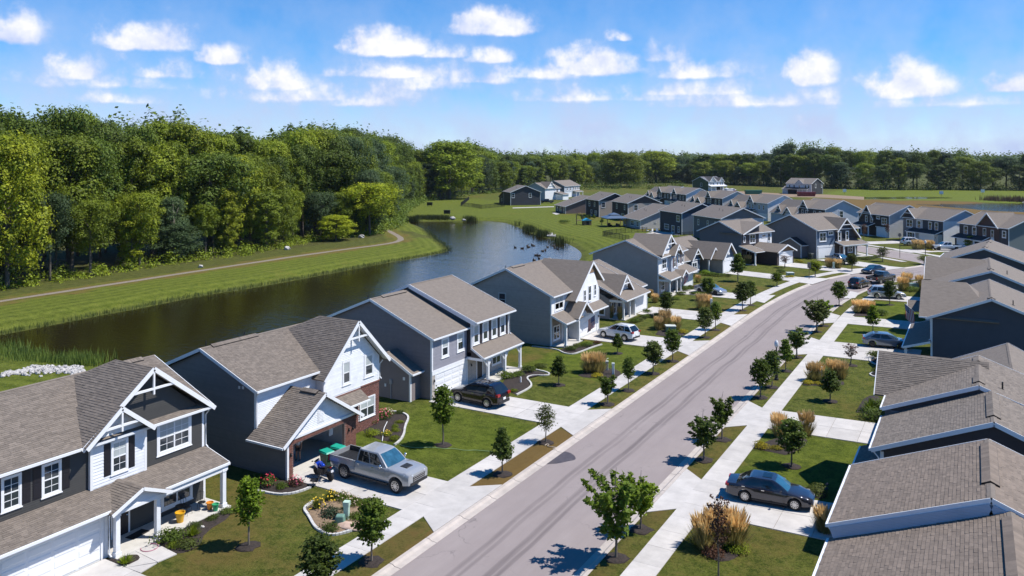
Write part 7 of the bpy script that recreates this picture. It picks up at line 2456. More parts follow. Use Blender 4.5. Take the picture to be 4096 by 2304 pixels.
bed([(6, 1075, 1430), (6, 1190, 1330), (6, 1370, 1250), (6, 1480, 1265), (6, 1530, 1310), (6, 1490, 1400), (2, 1480, 60), (2, 1340, 110), (2, 1110, 30)], label='mulch bed with yellow globes before the brick front', edging=[(6, 1340, 1245), (6, 1470, 1255), (6, 1545, 1300), (6, 1500, 1390), (2, 1490, 40), (2, 1420, 120), (2, 1390, 135)], edge_label='white edging of the bed with yellow globes')
SG = 'yellow globe shrubs by the brick front'
for k, x, y, w, lab in ((6, 1435, 1365, .55, 'farthest'), (6, 1405, 1405, .5, 'second farthest'), (6, 1412, 1445, .6, 'second nearest'), (2, 1392, 80, .72, 'nearest')):
 put_bush(LF_LIME, tp(k, x, y), w, w * .85, 'clipped yellow green globe in the white edged bed, %s of four' % lab, SG, var=0)
for k, x, y, lm, fl, w, h, lab in ((6, 1165, 1370, LF_DARK, PINKF, .9, 1.1, 'pink rose bush under the brick window'), (6, 1290, 1320, LF_DARK, PINKF, 1.0, 1.1, 'larger pink rose bush right of the brick window'), (6, 1330, 1290, LF_OLIVE, CREAMF, .8, .9, 'pale rose bush at the end of the brick wall'), (2, 1160, 30, LF_LIME, None, 1.0, .7, 'strap leaved yellow clump near the entrance path'), (2, 1310, 40, LF_LIME, YELF, .7, .6, 'small yellow flowered tuft in the white edged bed'), (6, 1440, 1270, LF_DARK, None, .6, .6, 'dark dot shrub at the top of the white edged bed')):
 put_bush(lm, tp(k, x, y), w, h, lab, 'flower shrubs before the brick front', flowers=fl)
# mauve house and onwards
bed([(7, 40, 1075), (7, 190, 1000), (7, 150, 905), (7, 230, 880), (7, 375, 868), (7, 240, 830), (7, 90, 830), (7, -60, 900), (7, -120, 1000)], label='winding mulch bed of the mauve grey house', edging=[(7, 45, 1080), (7, 190, 1005), (7, 198, 965), (7, 140, 908), (7, 200, 882), (7, 340, 886), (7, 388, 870), (7, 340, 848), (7, 240, 826)], edge_label='winding edging in front of the mauve grey house')
SC = 'shrubs of the mauve grey house'
for x, y, lm, w, h, lab in ((160, 855, LF_DARK, 1.15, 1.3, 'tall dark shrub by the right porch post'), (60, 890, LF_MID, 1.0, .8, 'leafy shrub below the porch of the mauve house'), (-40, 905, LF_MID, 1.3, 1.1, 'big green shrub beside the entrance of the mauve house'), (25, 1045, LF_LIME, .55, .5, 'lime tuft at the end of the winding bed'), (290, 800, LF_OLIVE, 1.1, .7, 'thin twiggy shrub on the dry lawn')):
 put_bush(lm, tp(7, x, y), w, h, lab, SC)
bed([(7, 480, 625), (7, 540, 655), (7, 640, 660), (7, 740, 615), (7, 860, 580), (7, 820, 550), (7, 660, 570), (7, 540, 600)], label='mulch bed by the flag house porch', edging=[(7, 200, 590), (7, 330, 605), (7, 460, 622), (7, 520, 660), (7, 610, 672), (7, 700, 642), (7, 830, 592), (7, 905, 572)], edge_label='long curved edging before the tall white gable')
for x, y, lm, w, h, lab in ((575, 630, LF_DARK, 1.1, .95, 'dark shrub at the porch post of the flag house'), (660, 600, LF_OLIVE, .9, .7, 'olive shrub in the flag house bed'), (745, 590, LF_MID, 1.2, .9, 'wide green shrub in the flag house bed'), (850, 565, LF_RED, .8, .7, 'russet shrub at the tip of the flag house bed')):
 put_bush(lm, tp(7, x, y), w, h, lab, 'shrubs of the flag house')
put_grass(tp(7, 780, 850), 2.0, 1.9, 'tan grass clump on the lush lawn, left of a pair'); put_grass(tp(7, 865, 850), 2.0, 1.9, 'tan grass clump on the lush lawn, right of a pair')
bed([(7, 660, 880), (7, 760, 840), (7, 1000, 800), (7, 1110, 850), (7, 1060, 910), (7, 880, 900), (7, 740, 905)], label='mulch bed under the tan grass pair')
put_bush(LF_YEL, tp(7, 858, 895), .95, .6, 'golden yellow shrub in front of the tan grass pair', 'golden shrubs in the front gardens')
put_grass(tp(7, 1475, 420), 1.5, 1.6, 'tan grass clump by the green cabinet, left'); put_grass(tp(7, 1540, 400), 2.0, 2.2, 'tall tan grass clump by the green cabinet, middle'); put_grass(tp(7, 1650, 420), 1.6, 1.7, 'tan grass clump by the green cabinet, right')
bed([(7, 1440, 470), (7, 1480, 420), (7, 1650, 420), (7, 1760, 450), (7, 1690, 500), (7, 1540, 490)], label='bed round the green utility cabinet')
put_bush(LF_YEL, tp(7, 1722, 455), 1.0, .8, 'golden shrub right of the green cabinet', 'golden shrubs in the front gardens')
put_grass(tp(7, 1905, 215), 2.0, 2.1, 'tan grass clump by the white post, left'); put_grass(tp(7, 1965, 205), 1.8, 1.9, 'tan grass clump by the white post, right')
SD = 'shrubs of the trussed dormer house'
for i, (x, y, w) in enumerate(((800, 1310, 1.2), (860, 1290, 1.1), (915, 1255, 1.0), (960, 1240, .9), (1010, 1230, .9), (975, 1175, 1.0), (1085, 1215, .8), (1150, 1215, .9), (1115, 1240, .9))):
 put_bush((LF_MID, LF_OLIVE, LF_DARK)[i % 3], tp(15, x, y), w, .85 * w, 'rounded shrub in the row before the trussed dormer house', SD)
for x, y, lab in ((480, 1255, 'left of the dark porch window'), (605, 1275, 'right of the dark porch window')):
 put_grass(tp(15, x, y), 1.0, 1.7, 'tan grass tuft ' + lab)
SE = 'shrubs of the white gabled house'
for i, (x, y, w, h) in enumerate(((1470, 880, 1.6, 1.4), (1420, 935, 1.3, .9), (1540, 860, 1.2, 1.2), (1570, 935, .8, .8), (1640, 935, 1.3, .8), (1735, 935, 1.0, .8), (1040, 930, 1.5, 1.2), (1365, 1000, 1.0, .7))):
 put_bush((LF_DARK, LF_MID, LF_OLIVE)[i % 3], tp(15, x, y), w, h, 'green shrub in the front bed of the white gabled house', SE)
put_grass(tp(15, 1010, 975), 1.2, 1.2, 'low tan tuft at the corner of the white gabled house'); put_grass(tp(15, 1075, 1040), 1.4, 1.3, 'low tan tuft on the drive side of the white gabled house'); put_grass(tp(15, 1650, 770), 1.2, 1.3, 'tan tuft between the white gabled house and the ranch')
for i, (x, y, w, lm) in enumerate(((1740, 670, 1.9, LF_BRIGHT), (1640, 700, 1.4, LF_DARK), (1820, 680, 1.3, LF_MID), (1900, 690, 1.2, LF_DARK), (1970, 690, 1.0, LF_DARK), (2055, 695, 1.1, LF_DARK))):
 put_bush(lm, tp(15, x, y), w, w * .85, 'bright bushy shrub at the ranch window' if i == 0 else 'dark shrub along the ranch front', 'shrubs of the ranch')
for x, y, lab in ((2110, 1310, 'left of the pale post by the corner drive'), (2225, 1320, 'right of the pale post by the corner drive'), (1010, 1260, 'at the brown brick porch')):
 put_grass(tp(12, x, y), 2.0, 1.8, 'tan grass clump ' + lab)
for i, (x, y, w, lm) in enumerate(((1400, 1420, 1.3, LF_OLIVE), (1470, 1380, 1.5, LF_DARK), (1605, 1440, .9, LF_YEL), (1545, 1445, .8, LF_YEL), (1700, 1235, 1.1, LF_YEL), (1745, 1245, .9, LF_YEL))):
 put_bush(lm, tp(12, x, y), w, w * .8, ('golden shrub by the small green box of the bend' if i in (2, 3) else 'golden shrub at the corner house wall' if i > 3 else 'green shrub by the bend of the pavement'), 'shrubs by the bend')
for i, (x, y) in enumerate(((400, 1130), (450, 1140), (500, 1130), (545, 1120), (600, 1110))):
 put_bush(LF_OLIVE, tp(13, x, y), 1.6, .9, 'olive shrub in the long bed of the corner lawn', 'shrubs of the corner lawn')
for x, y, lab in ((1180, 1000, 'tallest by the white suv'), (1130, 1000, 'low beside the white suv'), (1310, 1000, 'right of the far lamp')):
 put_grass(tp(13, x, y), 2.6, 2.2, 'tan grass across the junction, ' + lab)
put_bush(LF_YEL, tp(13, 1330, 1015), 2.0, .5, 'flat yellow ground shrub before the white silver pickup', 'golden shrubs in the front gardens')
# east side
bed([(3, 1930, 1240), (3, 2080, 1310), (3, 2220, 1290), (3, 2310, 1225), (3, 2250, 1130), (3, 1980, 1120)], label='bed under the nearest big tan grass')
for x, y, w, h, lab in ((1950, 1165, 1.9, 1.7, 'nearest big tan grass, left third'), (2090, 1130, 2.1, 1.9, 'nearest big tan grass, middle third'), (2230, 1150, 2.0, 1.9, 'nearest big tan grass, right third')):
 put_grass(tp(3, x, y), w, h, lab)
put_bush(LF_YEL, tp(3, 1870, 1135), .9, .65, 'golden shrub left of the nearest big grass', 'golden shrubs in the front gardens'); put_bush(LF_LIME, tp(3, 2285, 1205), .9, .7, 'lime shrub right of the nearest big grass', 'golden shrubs in the front gardens')
put_bush(LF_BRIGHT, tp(3, 2170, 1170), .9, .9, 'green shrub in front of the nearest big grass', 'shrubs on the east lawns'); put_bush(LF_RED, tp(3, 2040, 1250), 1.0, .9, 'rust brown shrub in front of the nearest big grass', 'shrubs on the east lawns')
put_bush(LF_YEL, tp(3, 2525, 165), .95, .75, 'golden shrub by the pavement above the slate saloon', 'golden shrubs in the front gardens'); put_bush(LF_YEL, tp(4, 85, 178), .75, .5, 'small golden shrub beside the dense dark tree', 'golden shrubs in the front gardens')
put_grass(tp(8, 110, 1490), 1.5, 1.7, 'tan grass left of the dense dark tree'); put_grass(tp(8, 385, 1480), 1.5, 1.8, 'tan grass right of the dense dark tree')
bed([(3, 2420, 165), (4, 90, 215), (4, 200, 240), (4, 420, 110), (4, 330, 20), (4, 60, 60)], label='bed of the dense dark tree')
put_bush(LF_OLIVE, tp(4, 490, 635), 1.3, .9, 'straggly olive shrub in front of the slate saloon bonnet', 'shrubs on the east lawns'); bed([(4, 400, 640), (4, 560, 690), (4, 600, 600), (4, 480, 560)], label='mulch patch ahead of the slate saloon')
put_grass(tp(4, 570, 1010), 1.5, 1.4, 'tan grass under the nearest roof gutter')
for x, y, lab in ((505, 930, 'left front'), (455, 935, 'far left'), (655, 905, 'behind the dark pointed tree'), (735, 910, 'right')):
 put_grass(tp(8, x, y), 1.6, 1.7, 'tan grass in the bed with the white post, ' + lab)
bed([(8, 345, 980), (8, 400, 930), (8, 560, 920), (8, 760, 930), (8, 770, 985), (8, 560, 985)], label='bed of tan grasses with a white post')
put_bush(LF_YEL, tp(8, 398, 960), 1.0, .6, 'golden shrub at the left of the white post bed', 'golden shrubs in the front gardens'); put_bush(LF_YEL, tp(8, 515, 968), .8, .5, 'golden shrub in front of the white post', 'golden shrubs in the front gardens')
put_bush(LF_OLIVE, tp(8, 1080, 710), 1.3, 1.4, 'rounded rosette shrub near the wide third drive', 'shrubs on the east lawns'); put_bush(LF_OLIVE, tp(8, 1115, 860), 1.3, 1.1, 'shrub inside the pale edged corner bed', 'shrubs on the east lawns')
bed([(8, 1020, 745), (8, 1110, 780), (8, 1190, 790), (8, 1190, 710), (8, 1040, 710)], label='mulch bed beside the hipped brown roof', edging=[(8, 1020, 700), (8, 1022, 745), (8, 1110, 785), (8, 1180, 790)], edge_label='edging beside the hipped brown roof')
bed([(8, 1015, 865), (8, 1060, 895), (8, 1165, 900), (8, 1165, 850), (8, 1090, 845)], label='small edged bed at the hipped brown roof', edging=[(8, 1160, 850), (8, 1085, 848), (8, 1015, 868), (8, 1060, 897), (8, 1165, 905)], edge_label='rounded edging at the hipped brown roof')
put_bush(LF_BRIGHT, tp(8, 1035, 1235), 1.7, 1.3, 'light green fern like shrub by the second east drive', 'shrubs on the east lawns', spiky=True); put_bush(LF_DARK, tp(8, 1085, 1320), 1.9, 1.6, 'dark shrub by the second east drive', 'shrubs on the east lawns'); put_bush(LF_DARK, tp(8, 1130, 1230), 1.6, 1.5, 'dark shrub behind the fern like one', 'shrubs on the east lawns')
bed([(8, 880, 1250), (8, 980, 1270), (8, 1150, 1300), (8, 1150, 1090), (8, 980, 1080)], label='mulch bed by the second east drive')
for x, y, lab in ((905, 250, 'left'), (960, 245, 'middle'), (1015, 255, 'right')):
 put_grass(tp(8, x, y), 2.0, 1.7, 'orange tan grass by the grey cabinet, ' + lab)
bed([(8, 845, 285), (8, 900, 230), (8, 1060, 240), (8, 1100, 285)], label='bed at the grey cabinet'); put_bush(LF_DARK, tp(8, 1140, 272), 1.4, 1.5, 'dark round bush on the lawn below the pale silver suv', 'shrubs on the east lawns')
for x, y, lab in ((410, 1170, 'left'), (480, 1080, 'back'), (730, 1130, 'right')):
 put_grass(tp(17, x, y), 2.2, 2.1, 'tan grass in the bed beyond the pale silver suv, ' + lab)
put_bush(LF_MID, tp(17, 590, 1185), 2.2, 1.3, 'wide green shrub beyond the pale silver suv', 'shrubs on the east lawns')
# ------------------------------------------------------------------ woods
def proj(p):
 X = p.x * C30 + p.y * S30; Y = -p.x * S30 + p.y * C30
 return ((2048 + FPX * X / Y) / 1.590062, (HZ + FPX * (CAM_H - p.z) / Y) / 1.590062)


def quads(pos, nrm, l, w, rs):
 n = len(pos)
 r = rs.normal(size=(n, 3))
 a = np.cross(nrm, r); a /= np.linalg.norm(a, axis=1)[:, None] + 1e-9
 b = np.cross(nrm, a); b /= np.linalg.norm(b, axis=1)[:, None] + 1e-9
 l, w = l[:, None], w[:, None]
 P = np.stack([pos - a * l * .5, pos + b * w * .5 - nrm * w * .15, pos + a * l * .5, pos - b * w * .5 - nrm * w * .15], 1)
 return P.reshape(-1, 3)


def quad_mesh(name, V, m):
 me = bpy.data.meshes.new(name)
 n = len(V) // 4
 me.vertices.add(len(V)); me.loops.add(n * 4); me.polygons.add(n)
 me.vertices.foreach_set('co', V.astype(np.float32).ravel())
 me.loops.foreach_set('vertex_index', np.arange(n * 4, dtype=np.int32))
 me.polygons.foreach_set('loop_start', np.arange(0, n * 4, 4, dtype=np.int32))
 me.materials.append(m)
 me.update(calc_edges=True)
 return me


def big_tree(seed, h=20.0, rad=4.6, base=.28, nl=40, leaves=330, ls=.40, form='round'):
 rs = np.random.RandomState(seed); r = random.Random(seed)
 st = MB()
 tp_ = Vector((r.uniform(-.5, .5), r.uniform(-.5, .5), h * .8))
 st.tube([(0, 0, -.2), (r.uniform(-.1, .1), r.uniform(-.1, .1), h * .25), (r.uniform(-.3, .3), r.uniform(-.3, .3), h * .5), tuple(tp_)], [.34, .26, .19, .05], 8)
 V = []
 for k in range(nl):
  t = (k + .5) / nl
  z = h * (base + (1 - base) * t ** .85)
  q = (z / h - base) / (1 - base)
  prof = {'round': math.sin(math.pi * min(.985, .16 + q * .80)) ** .75, 'tall': .55 + .45 * math.sin(math.pi * q), 'spread': (.5 + .9 * q) * (1 if q < .72 else max(.25, 1 - (q - .72) * 2.6))}[form]
  an = k * 2.399 + r.uniform(-.5, .5)
  rr = rad * prof * r.uniform(.35, 1.0) ** .6
  c = np.array([math.cos(an) * rr, math.sin(an) * rr, z - (1.2 if q > .9 else 0)])
  lr = rad * (r.uniform(.27, .46) if q < .85 else .36)
  if k % 3 == 0:
   z0 = max(h * .2, c[2] - rr * 1.0)
   st.tube([(0, 0, z0), (c[0] * .5, c[1] * .5, (z0 + c[2]) * .53), tuple(c)], [.11, .07, .02], 5, cap=False)
  n = int(leaves * (lr / (rad * .34)) ** 2)
  d = rs.normal(size=(n, 3)); d[:, 2] = d[:, 2] * .8 + .25
  d /= np.linalg.norm(d, axis=1)[:, None]
  sh = 1 + .42 * np.sin(d[:, 0] * 5 + seed + k) * np.cos(d[:, 1] * 4 + k)
  pos = c + d * (lr * sh * rs.uniform(.62, 1.08, n))[:, None] * np.array([1.15, 1.15, .78])
  nr = d * .7 + rs.normal(size=(n, 3)) * .34 + np.array([0, 0, .42])
  nr /= np.linalg.norm(nr, axis=1)[:, None]
  L_ = ls * rs.uniform(.6, 1.35, n)
  V.append(quads(pos, nr, L_, L_ * .66, rs))
 return st, np.concatenate(V)


WOODM_ = {'dark': leaf_mat('wood_leaves_dark', (.080, .120, .015), (.110, .155, .017), .30), 'mid': leaf_mat('wood_leaves_mid', (.145, .195, .014), (.20, .25, .016), .32), 'warm': leaf_mat('wood_leaves_warm', (.23, .27, .015), (.165, .215, .015), .32),
  'lime': leaf_mat('wood_leaves_lime', (.32, .35, .018), (.23, .285, .018), .36), 'blue': leaf_mat('wood_leaves_blue', (.075, .115, .045), (.055, .09, .03), .32)}
BT = []
for sd, kw in enumerate((dict(form='round', base=.16, nl=38), dict(form='tall', rad=3.9, base=.13, nl=36), dict(form='spread', rad=5.2, base=.36, nl=34), dict(form='round', rad=5.2, base=.12, nl=40), dict(form='tall', rad=3.4, base=.10, nl=34), dict(form='spread', rad=4.6, base=.42, nl=30))):
 st, V = big_tree(sd + 3, **kw)
 tm = st.mesh('trunk', BARK)
 BT.append((tm, V, {}))


def wood_tree(p, h, width, tone, label, var, group='trees of the wood', name='forest_tree'):
 tm, V, cache = BT[var]
 if tone not in cache: cache[tone] = quad_mesh('crown', V, WOODM_[tone])
 o = empty(name, (p.x, p.y, 0), rnd.uniform(0, 6.28), label, 'tree', group)
 w = width / 10.0
 o.scale = (w, w * rnd.uniform(.9, 1.1), h / 20.0)
 inst('trunk', tm, o); inst('crown', cache[tone], o)
 return o


PROFILE = [(-400, 262), (0, 258), (150, 262), (260, 276), (440, 279), (500, 305), (545, 332), (600, 308), (650, 345), (700, 318), (760, 306), (860, 314), (980, 334), (1030, 362), (1062, 378), (1105, 356), (1180, 350), (1250, 374), (1350, 377), (1500, 376), (1700, 378), (1800, 382), (1900, 383), (1985, 350), (2070, 352), (2150, 370), (2400, 370), (2480, 380), (2600, 378), (3200, 380)]
EDGE_N = [(-131, 34), (-133.0, 62), (-133.5, 85), (-137, 105), (-134.5, 118), (-142, 143), (-140, 167), (-152, 190), (-175, 222), (-203, 264), (-224, 302), (-240, 371), (-254, 480), (-248, 560), (-212, 628), (-132, 590), (-53, 556), (12, 585), (80, 600), (150, 600)]
ED = [Vector(p) for p in EDGE_N]
count = 0


def row(i0, i1, d, step, hf, tones, lab, wrange=(8.5, 12), top_add=(0, 14), force=None):
 global count
 pl = offset(ED, d)[i0:i1 + 1]
 pts = resample(pl, step)
 for p in pts:
  p = Vector((p.x + rnd.uniform(-.3, .3) * step, p.y + rnd.uniform(-.3, .3) * step, 0))
  px, py = proj(p)
  if not (-260 < px < 2760): continue
  hp = hgt(p, lerp_tab(PROFILE, px) + rnd.uniform(*top_add))
  h = max(7, hp * hf * rnd.uniform(.9, 1.0))
  tone = rnd.choice(tones)
  wood_tree(p, h, rnd.uniform(*wrange), tone, lab[tone], rnd.randrange(6))
  count += 1


LABN = {'dark': 'dark green broadleaf tree in the wood behind the gravel path', 'mid': 'mid green broadleaf tree in the wood behind the gravel path', 'warm': 'yellowish green broadleaf tree in the wood behind the gravel path', 'blue': 'blue green broadleaf tree in the wood behind the gravel path', 'lime': 'lime green tree in the wood behind the gravel path'}
LABM = {k: v.replace('behind the gravel path', 'beyond the far end of the pond') for k, v in LABN.items()}
LABF = {k: v.replace('in the wood behind the gravel path', 'in the far wood behind the houses') for k, v in LABN.items()}
row(0, 6, 1.5, 8.5, .52, ['mid', 'dark', 'warm', 'blue', 'mid'], LABN, (5.0, 8.0), (0, 60))
row(0, 6, 8.0, 6.6, .88, ['mid', 'dark', 'mid', 'warm'], LABN, (9, 12), (0, 26))
row(0, 6, 15.5, 7.0, 1.0, ['mid', 'warm', 'dark'], LABN, (9.5, 13), (0, 12))
row(0, 7, 24, 8.0, 1.0, ['mid', 'dark'], LABN, (10, 13), (0, 10))
row(6, 10, 2.0, 6.5, .66, ['dark', 'mid', 'blue'], LABM, (7, 10), (0, 40))
row(6, 10, 10, 7.5, .97, ['dark', 'mid', 'dark', 'blue'], LABM, (9, 12.5), (0, 16))
row(6, 10, 20, 9, 1.0, ['dark', 'mid'], LABM, (10, 13), (0, 10))
row(10, 14, 2, 9.5, .80, ['dark', 'mid', 'warm', 'blue'], LABM, (10, 14), (0, 26))
row(10, 14, 14, 11, 1.0, ['dark', 'mid'], LABM, (12, 16), (0, 10))
row(14, 19, 2, 11, .82, ['dark', 'blue', 'mid', 'dark', 'warm'], LABF, (11, 16), (0, 30))
row(14, 19, 15, 12, 1.0, ['dark', 'mid', 'blue', 'dark'], LABF, (13, 17), (0, 12))
# single trees that stand out
for (bx, by, top, w, tone, var, lab) in ((600, 628, 386, 118, 'lime', 1, 'lime yellow slender tree at the wood edge, left of the path bend'), (572, 640, 470, 80, 'lime', 4, 'smaller lime tree leaning beside the slender lime one'), (930, 592, 458, 105, 'lime', 2, 'lime topped tree at the corner where the path bends'),
        (18, 724, 330, 170, 'lime', 3, 'big lime tree at the left border of the picture'), (845, 605, 540, 90, 'lime', 0, 'low lime bushy tree near the pale boulder'), (140, 690, 470, 110, 'mid', 5, 'mid green low tree right of the big lime one'), (330, 675, 520, 90, 'lime', 4, 'narrow lime sapling over the path, left third'),
        (440, 655, 560, 95, 'blue', 3, 'blue green low tree beside the bare grey trunk'), (1130, 500, 352, 150, 'mid', 0, 'large rounded tree by the meadow inlet'), (1560, 470, 380, 110, 'warm', 3, 'yellowish tree in the middle of the far wood'), (1650, 460, 378, 100, 'warm', 0, 'sunlit yellowish tree behind the second street')):
 p = gp(bx, by)
 wood_tree(p, hgt(p, top), w * mpp(p), tone, lab, var, 'single trees at the wood edge')
p = gp(436, 655)
b = MB().tube([(0, 0, 0), (.1, .1, 4.5), (-.1, .1, 9.5), (-.5, .2, 12)], [.42, .34, .24, .06], 8).tube([(-.1, .1, 8), (1.2, .3, 10.5)], [.14, .03], 6).tube([(0, .1, 6), (-1.3, .2, 8.2)], [.12, .03], 6)
tag(b.build('bare_tree', BARKL, None, p, smooth=True), 'bare pale grey trunk standing at the wood edge', 'tree')


def clump_field(name, pts, lm, n, hr, wr, ls, seed, kind='stuff'):
 rs = np.random.RandomState(seed)
 V = []
 for (x, y) in pts:
  k = int(n * rs.uniform(.6, 1.3)); h, w = rs.uniform(*hr), rs.uniform(*wr)
  d = rs.normal(size=(k, 3)); d[:, 2] = np.abs(d[:, 2]); d /= np.linalg.norm(d, axis=1)[:, None]
  q = rs.uniform(.5, 1.05, k)[:, None]
  pos = np.array([x, y, 0.0]) + d * q * np.array([w, w, h])
  nr = d + rs.normal(size=(k, 3)) * .5 + np.array([0, 0, .4]); nr /= np.linalg.norm(nr, axis=1)[:, None]
  L_ = ls * rs.uniform(.6, 1.4, k)
  V.append(quads(pos, nr, L_, L_ * .6, rs))
 o = bpy.data.objects.new(name, quad_mesh(name, np.concatenate(V), lm)); link(o); tag(o, kind=kind)
 return o


def scatter(pl, step, jit):
 return [(p.x + rnd.uniform(-jit, jit), p.y + rnd.uniform(-jit, jit)) for p in resample(pl, step)]


e1 = offset(ED, -1.0)[0:8]
clump_field('undergrowth', scatter(e1, 1.5, 1.6) + scatter(offset(ED, 3)[0:8], 2.2, 2), WOODM_['mid'], 70, (1.0, 3.2), (1.0, 2.2), .42, 3)
clump_field('undergrowth', scatter(offset(ED, -2.6)[0:7], 1.5, 1.3), WOODM_['warm'], 36, (.4, 1.2), (.7, 1.4), .30, 5)
clump_field('undergrowth', scatter([gp(1395, 482).xy, gp(1500, 476).xy, gp(1620, 474).xy, gp(1730, 478).xy], 4, 6) + scatter([gp(1400, 474).xy, gp(1700, 468).xy], 5, 8), WOODM_['dark'], 90, (2.5, 6.5), (2.4, 4.5), .8, 17)
clump_field('undergrowth', scatter(offset(ED, -1)[6:11], 2.2, 2.2) + scatter(offset(ED, -2)[10:15], 4, 3), WOODM_['dark'], 80, (1.6, 5.5), (1.8, 3.4), .6, 7)
clump_field('undergrowth', scatter(offset(ED, -3)[13:20], 4, 4) + scatter(offset(ED, 1)[13:20], 4, 4), WOODM_['dark'], 120, (3.5, 10), (2.6, 4.8), .9, 9)
# wood beyond, one mass
far_pts = []
for d, st_ in ((32, 10), (50, 12), (75, 14), (110, 18)):
 far_pts += scatter(offset(ED, d)[6:20], st_, 5)
V = []
rs = np.random.RandomState(21)
for (x, y) in far_pts:
 p = Vector((x, y, 0)); px, _ = proj(p)
 if not -300 < px < 2900: continue
 h = max(8, hgt(p, lerp_tab(PROFILE, px) + rs.uniform(0, 10)) * rs.uniform(.9, 1.0)); w = rs.uniform(5, 8)
 k = 260
 d = rs.normal(size=(k, 3)); d[:, 2] = np.abs(d[:, 2]) * 1.1; d /= np.linalg.norm(d, axis=1)[:, None]
 pos = np.array([x, y, h * .55]) + d * np.array([w, w, h * .45]) * (1 + .25 * np.sin(d[:, :1] * 6 + x) * np.cos(d[:, 1:2] * 5 + y)) * rs.uniform(.8, 1.05, (k, 1))
 nr = d + rs.normal(size=(k, 3)) * .45 + np.array([0, 0, .3]); nr /= np.linalg.norm(nr, axis=1)[:, None]
 V.append(quads(pos, nr, rs.uniform(1.0, 1.9, k), rs.uniform(.8, 1.3, k), rs))
o = bpy.data.objects.new('distant_wood', quad_mesh('distant_wood', np.concatenate(V), WOODM_['dark'])); link(o); tag(o, kind='stuff')
# wooded ridge on the horizon
mb = MB()
NR = 220
for i in range(NR + 1):
 a = R(-80 + 120 * i / NR)
 for k, (dist, f) in enumerate(((1500, 0), (1900, .55), (2400, 1.0), (3000, .8), (3600, 0))):
  h = (27 + 9 * noise.noise(Vector((i * .12, k * .7, 1))) + 7 * noise.noise(Vector((i * .7, k, 5))) + 3 * noise.noise(Vector((i * 2.1, k, 8)))) * f - 1
  mb.v.append((math.sin(a) * dist, math.cos(a) * dist, h))
for i in range(NR):
 for k in range(4):
  mb.f.append((i * 5 + k, i * 5 + k + 1, (i + 1) * 5 + k + 1, (i + 1) * 5 + k)); mb.m.append(0)
tag(mb.build('hills', mat('far_forest_canopy', (.035, .055, .018), .95, var=.5, vscale=.03, bump=1.0, bscale=.05), smooth=True), kind='structure')


# ---- reeds and waterside growth
def reeds(name, pts, n, h, m, seed, spread=.8, w=.03, z0=-1.1):
 r = random.Random(seed); c = Cards()
 for (x, y, k) in pts:
  for _ in range(int(n * k)):
   b = Vector((x + r.gauss(0, spread), y + r.gauss(0, spread), z0))
   t = b + Vector((r.gauss(0, .18), r.gauss(0, .18), h * r.uniform(.55, 1.1) - z0 * .3))
   c.blade(b, t, w, Vector((r.uniform(-1, 1), r.uniform(-1, 1), 0)).normalized())
 o = bpy.data.objects.new(name, c.mesh(name, m)); link(o); tag(o, kind='stuff')


REED = leaf_mat('reed_green', (.085, .105, .030), (.055, .075, .022), .3); REEDB = leaf_mat('reed_brown', (.12, .075, .045), (.08, .06, .035), .3); FRESH = leaf_mat('reed_fresh', (.13, .175, .03), (.095, .14, .03), .3)
W_ = lambda k, x, y: (lambda p: (p.x, p.y))(tp(k, x, y, -.8))
pts = []
for x in range(300, 860, 26):
 pts.append((*W_(14, x, 690 - (20 if x > 420 else 0)), 1.0))
for x, y, k in ((1100, 668, .6), (1160, 680, 1.2), (1185, 680, .6), (1790, 745, .3), (1920, 800, 1.0), (1960, 815, 1.0), (2000, 830, .8), (2100, 880, 1.2), (2130, 885, 1.2), (2160, 890, .8), (2310, 960, .7), (2380, 985, 1.0)):
 pts.append((*W_(14, x, y), k))
reeds('reeds', pts, 150, 1.9, REED, 2, 1.0, .05)
pts = [(*W_(5, x, y), k) for x, y, k in ((620, 760, 1.2), (680, 770, 1.4), (740, 780, 1.4), (800, 780, 1.2), (860, 775, 1.0), (60, 690, 1.0), (140, 720, 1.2), (220, 730, 1.2), (300, 740, 1.0), (30, 640, 1.0), (110, 780, .8), (220, 790, .8), (330, 780, .8))]
reeds('reeds', pts, 200, 1.05, FRESH, 4, 1.1, .035, -.8)
pts = [(x, y, .12) for x, y in scatter([Vector(q) for q in SHORE[:30]], 1.2, .5)]
reeds('shore_grass', pts, 150, .5, REED, 6, .5, .03, -.9)
pts = [(x, y, 1) for x, y in scatter([Vector(W_(13, 2140, 365)), Vector(W_(13, 2330, 372)), Vector(W_(13, 2580, 380))], 1.6, 2.5)]
reeds('reeds', pts, 60, 3.4, REEDB, 8, 2.0, .12, -.6)
# ------------------------------------------------------------------ small things
def street_lamp(p, top, label):
 H_ = hgt(p, top)
 o = empty('street_lamp', p, 0, label, 'street lamp', 'street lamps')
 MB().lathe([(.20, 0), (.20, .12), (.15, .2), (.14, .55), (.085, .72)], n=14).build('base', BLACK, o)
 MB().lathe([(.075, .7), (.055, H_ - .75), (.09, H_ - .70), (.06, H_ - .66)], n=12).build('pole', BLACK, o)
 MB().lathe([(.10, H_ - .66), (.19, H_ - .52), (.20, H_ - .36), (.15, H_ - .2)], n=14).build('globe', mat('acrylic_globe', (.62, .63, .64), .2), o)
 MB().lathe([(.19, H_ - .24), (.13, H_ - .12), (.05, H_ - .04), (.02, H_ + .02)], n=14).build('cap', mat('lamp_cap', (.55, .56, .58), .3), o)


street_lamp(tp(8, 85, 925), 855, 'black post lamp among the young trees of the east strip')
street_lamp(tp(13, 1252, 1190), 604, 'black post lamp at the corner of the junction')


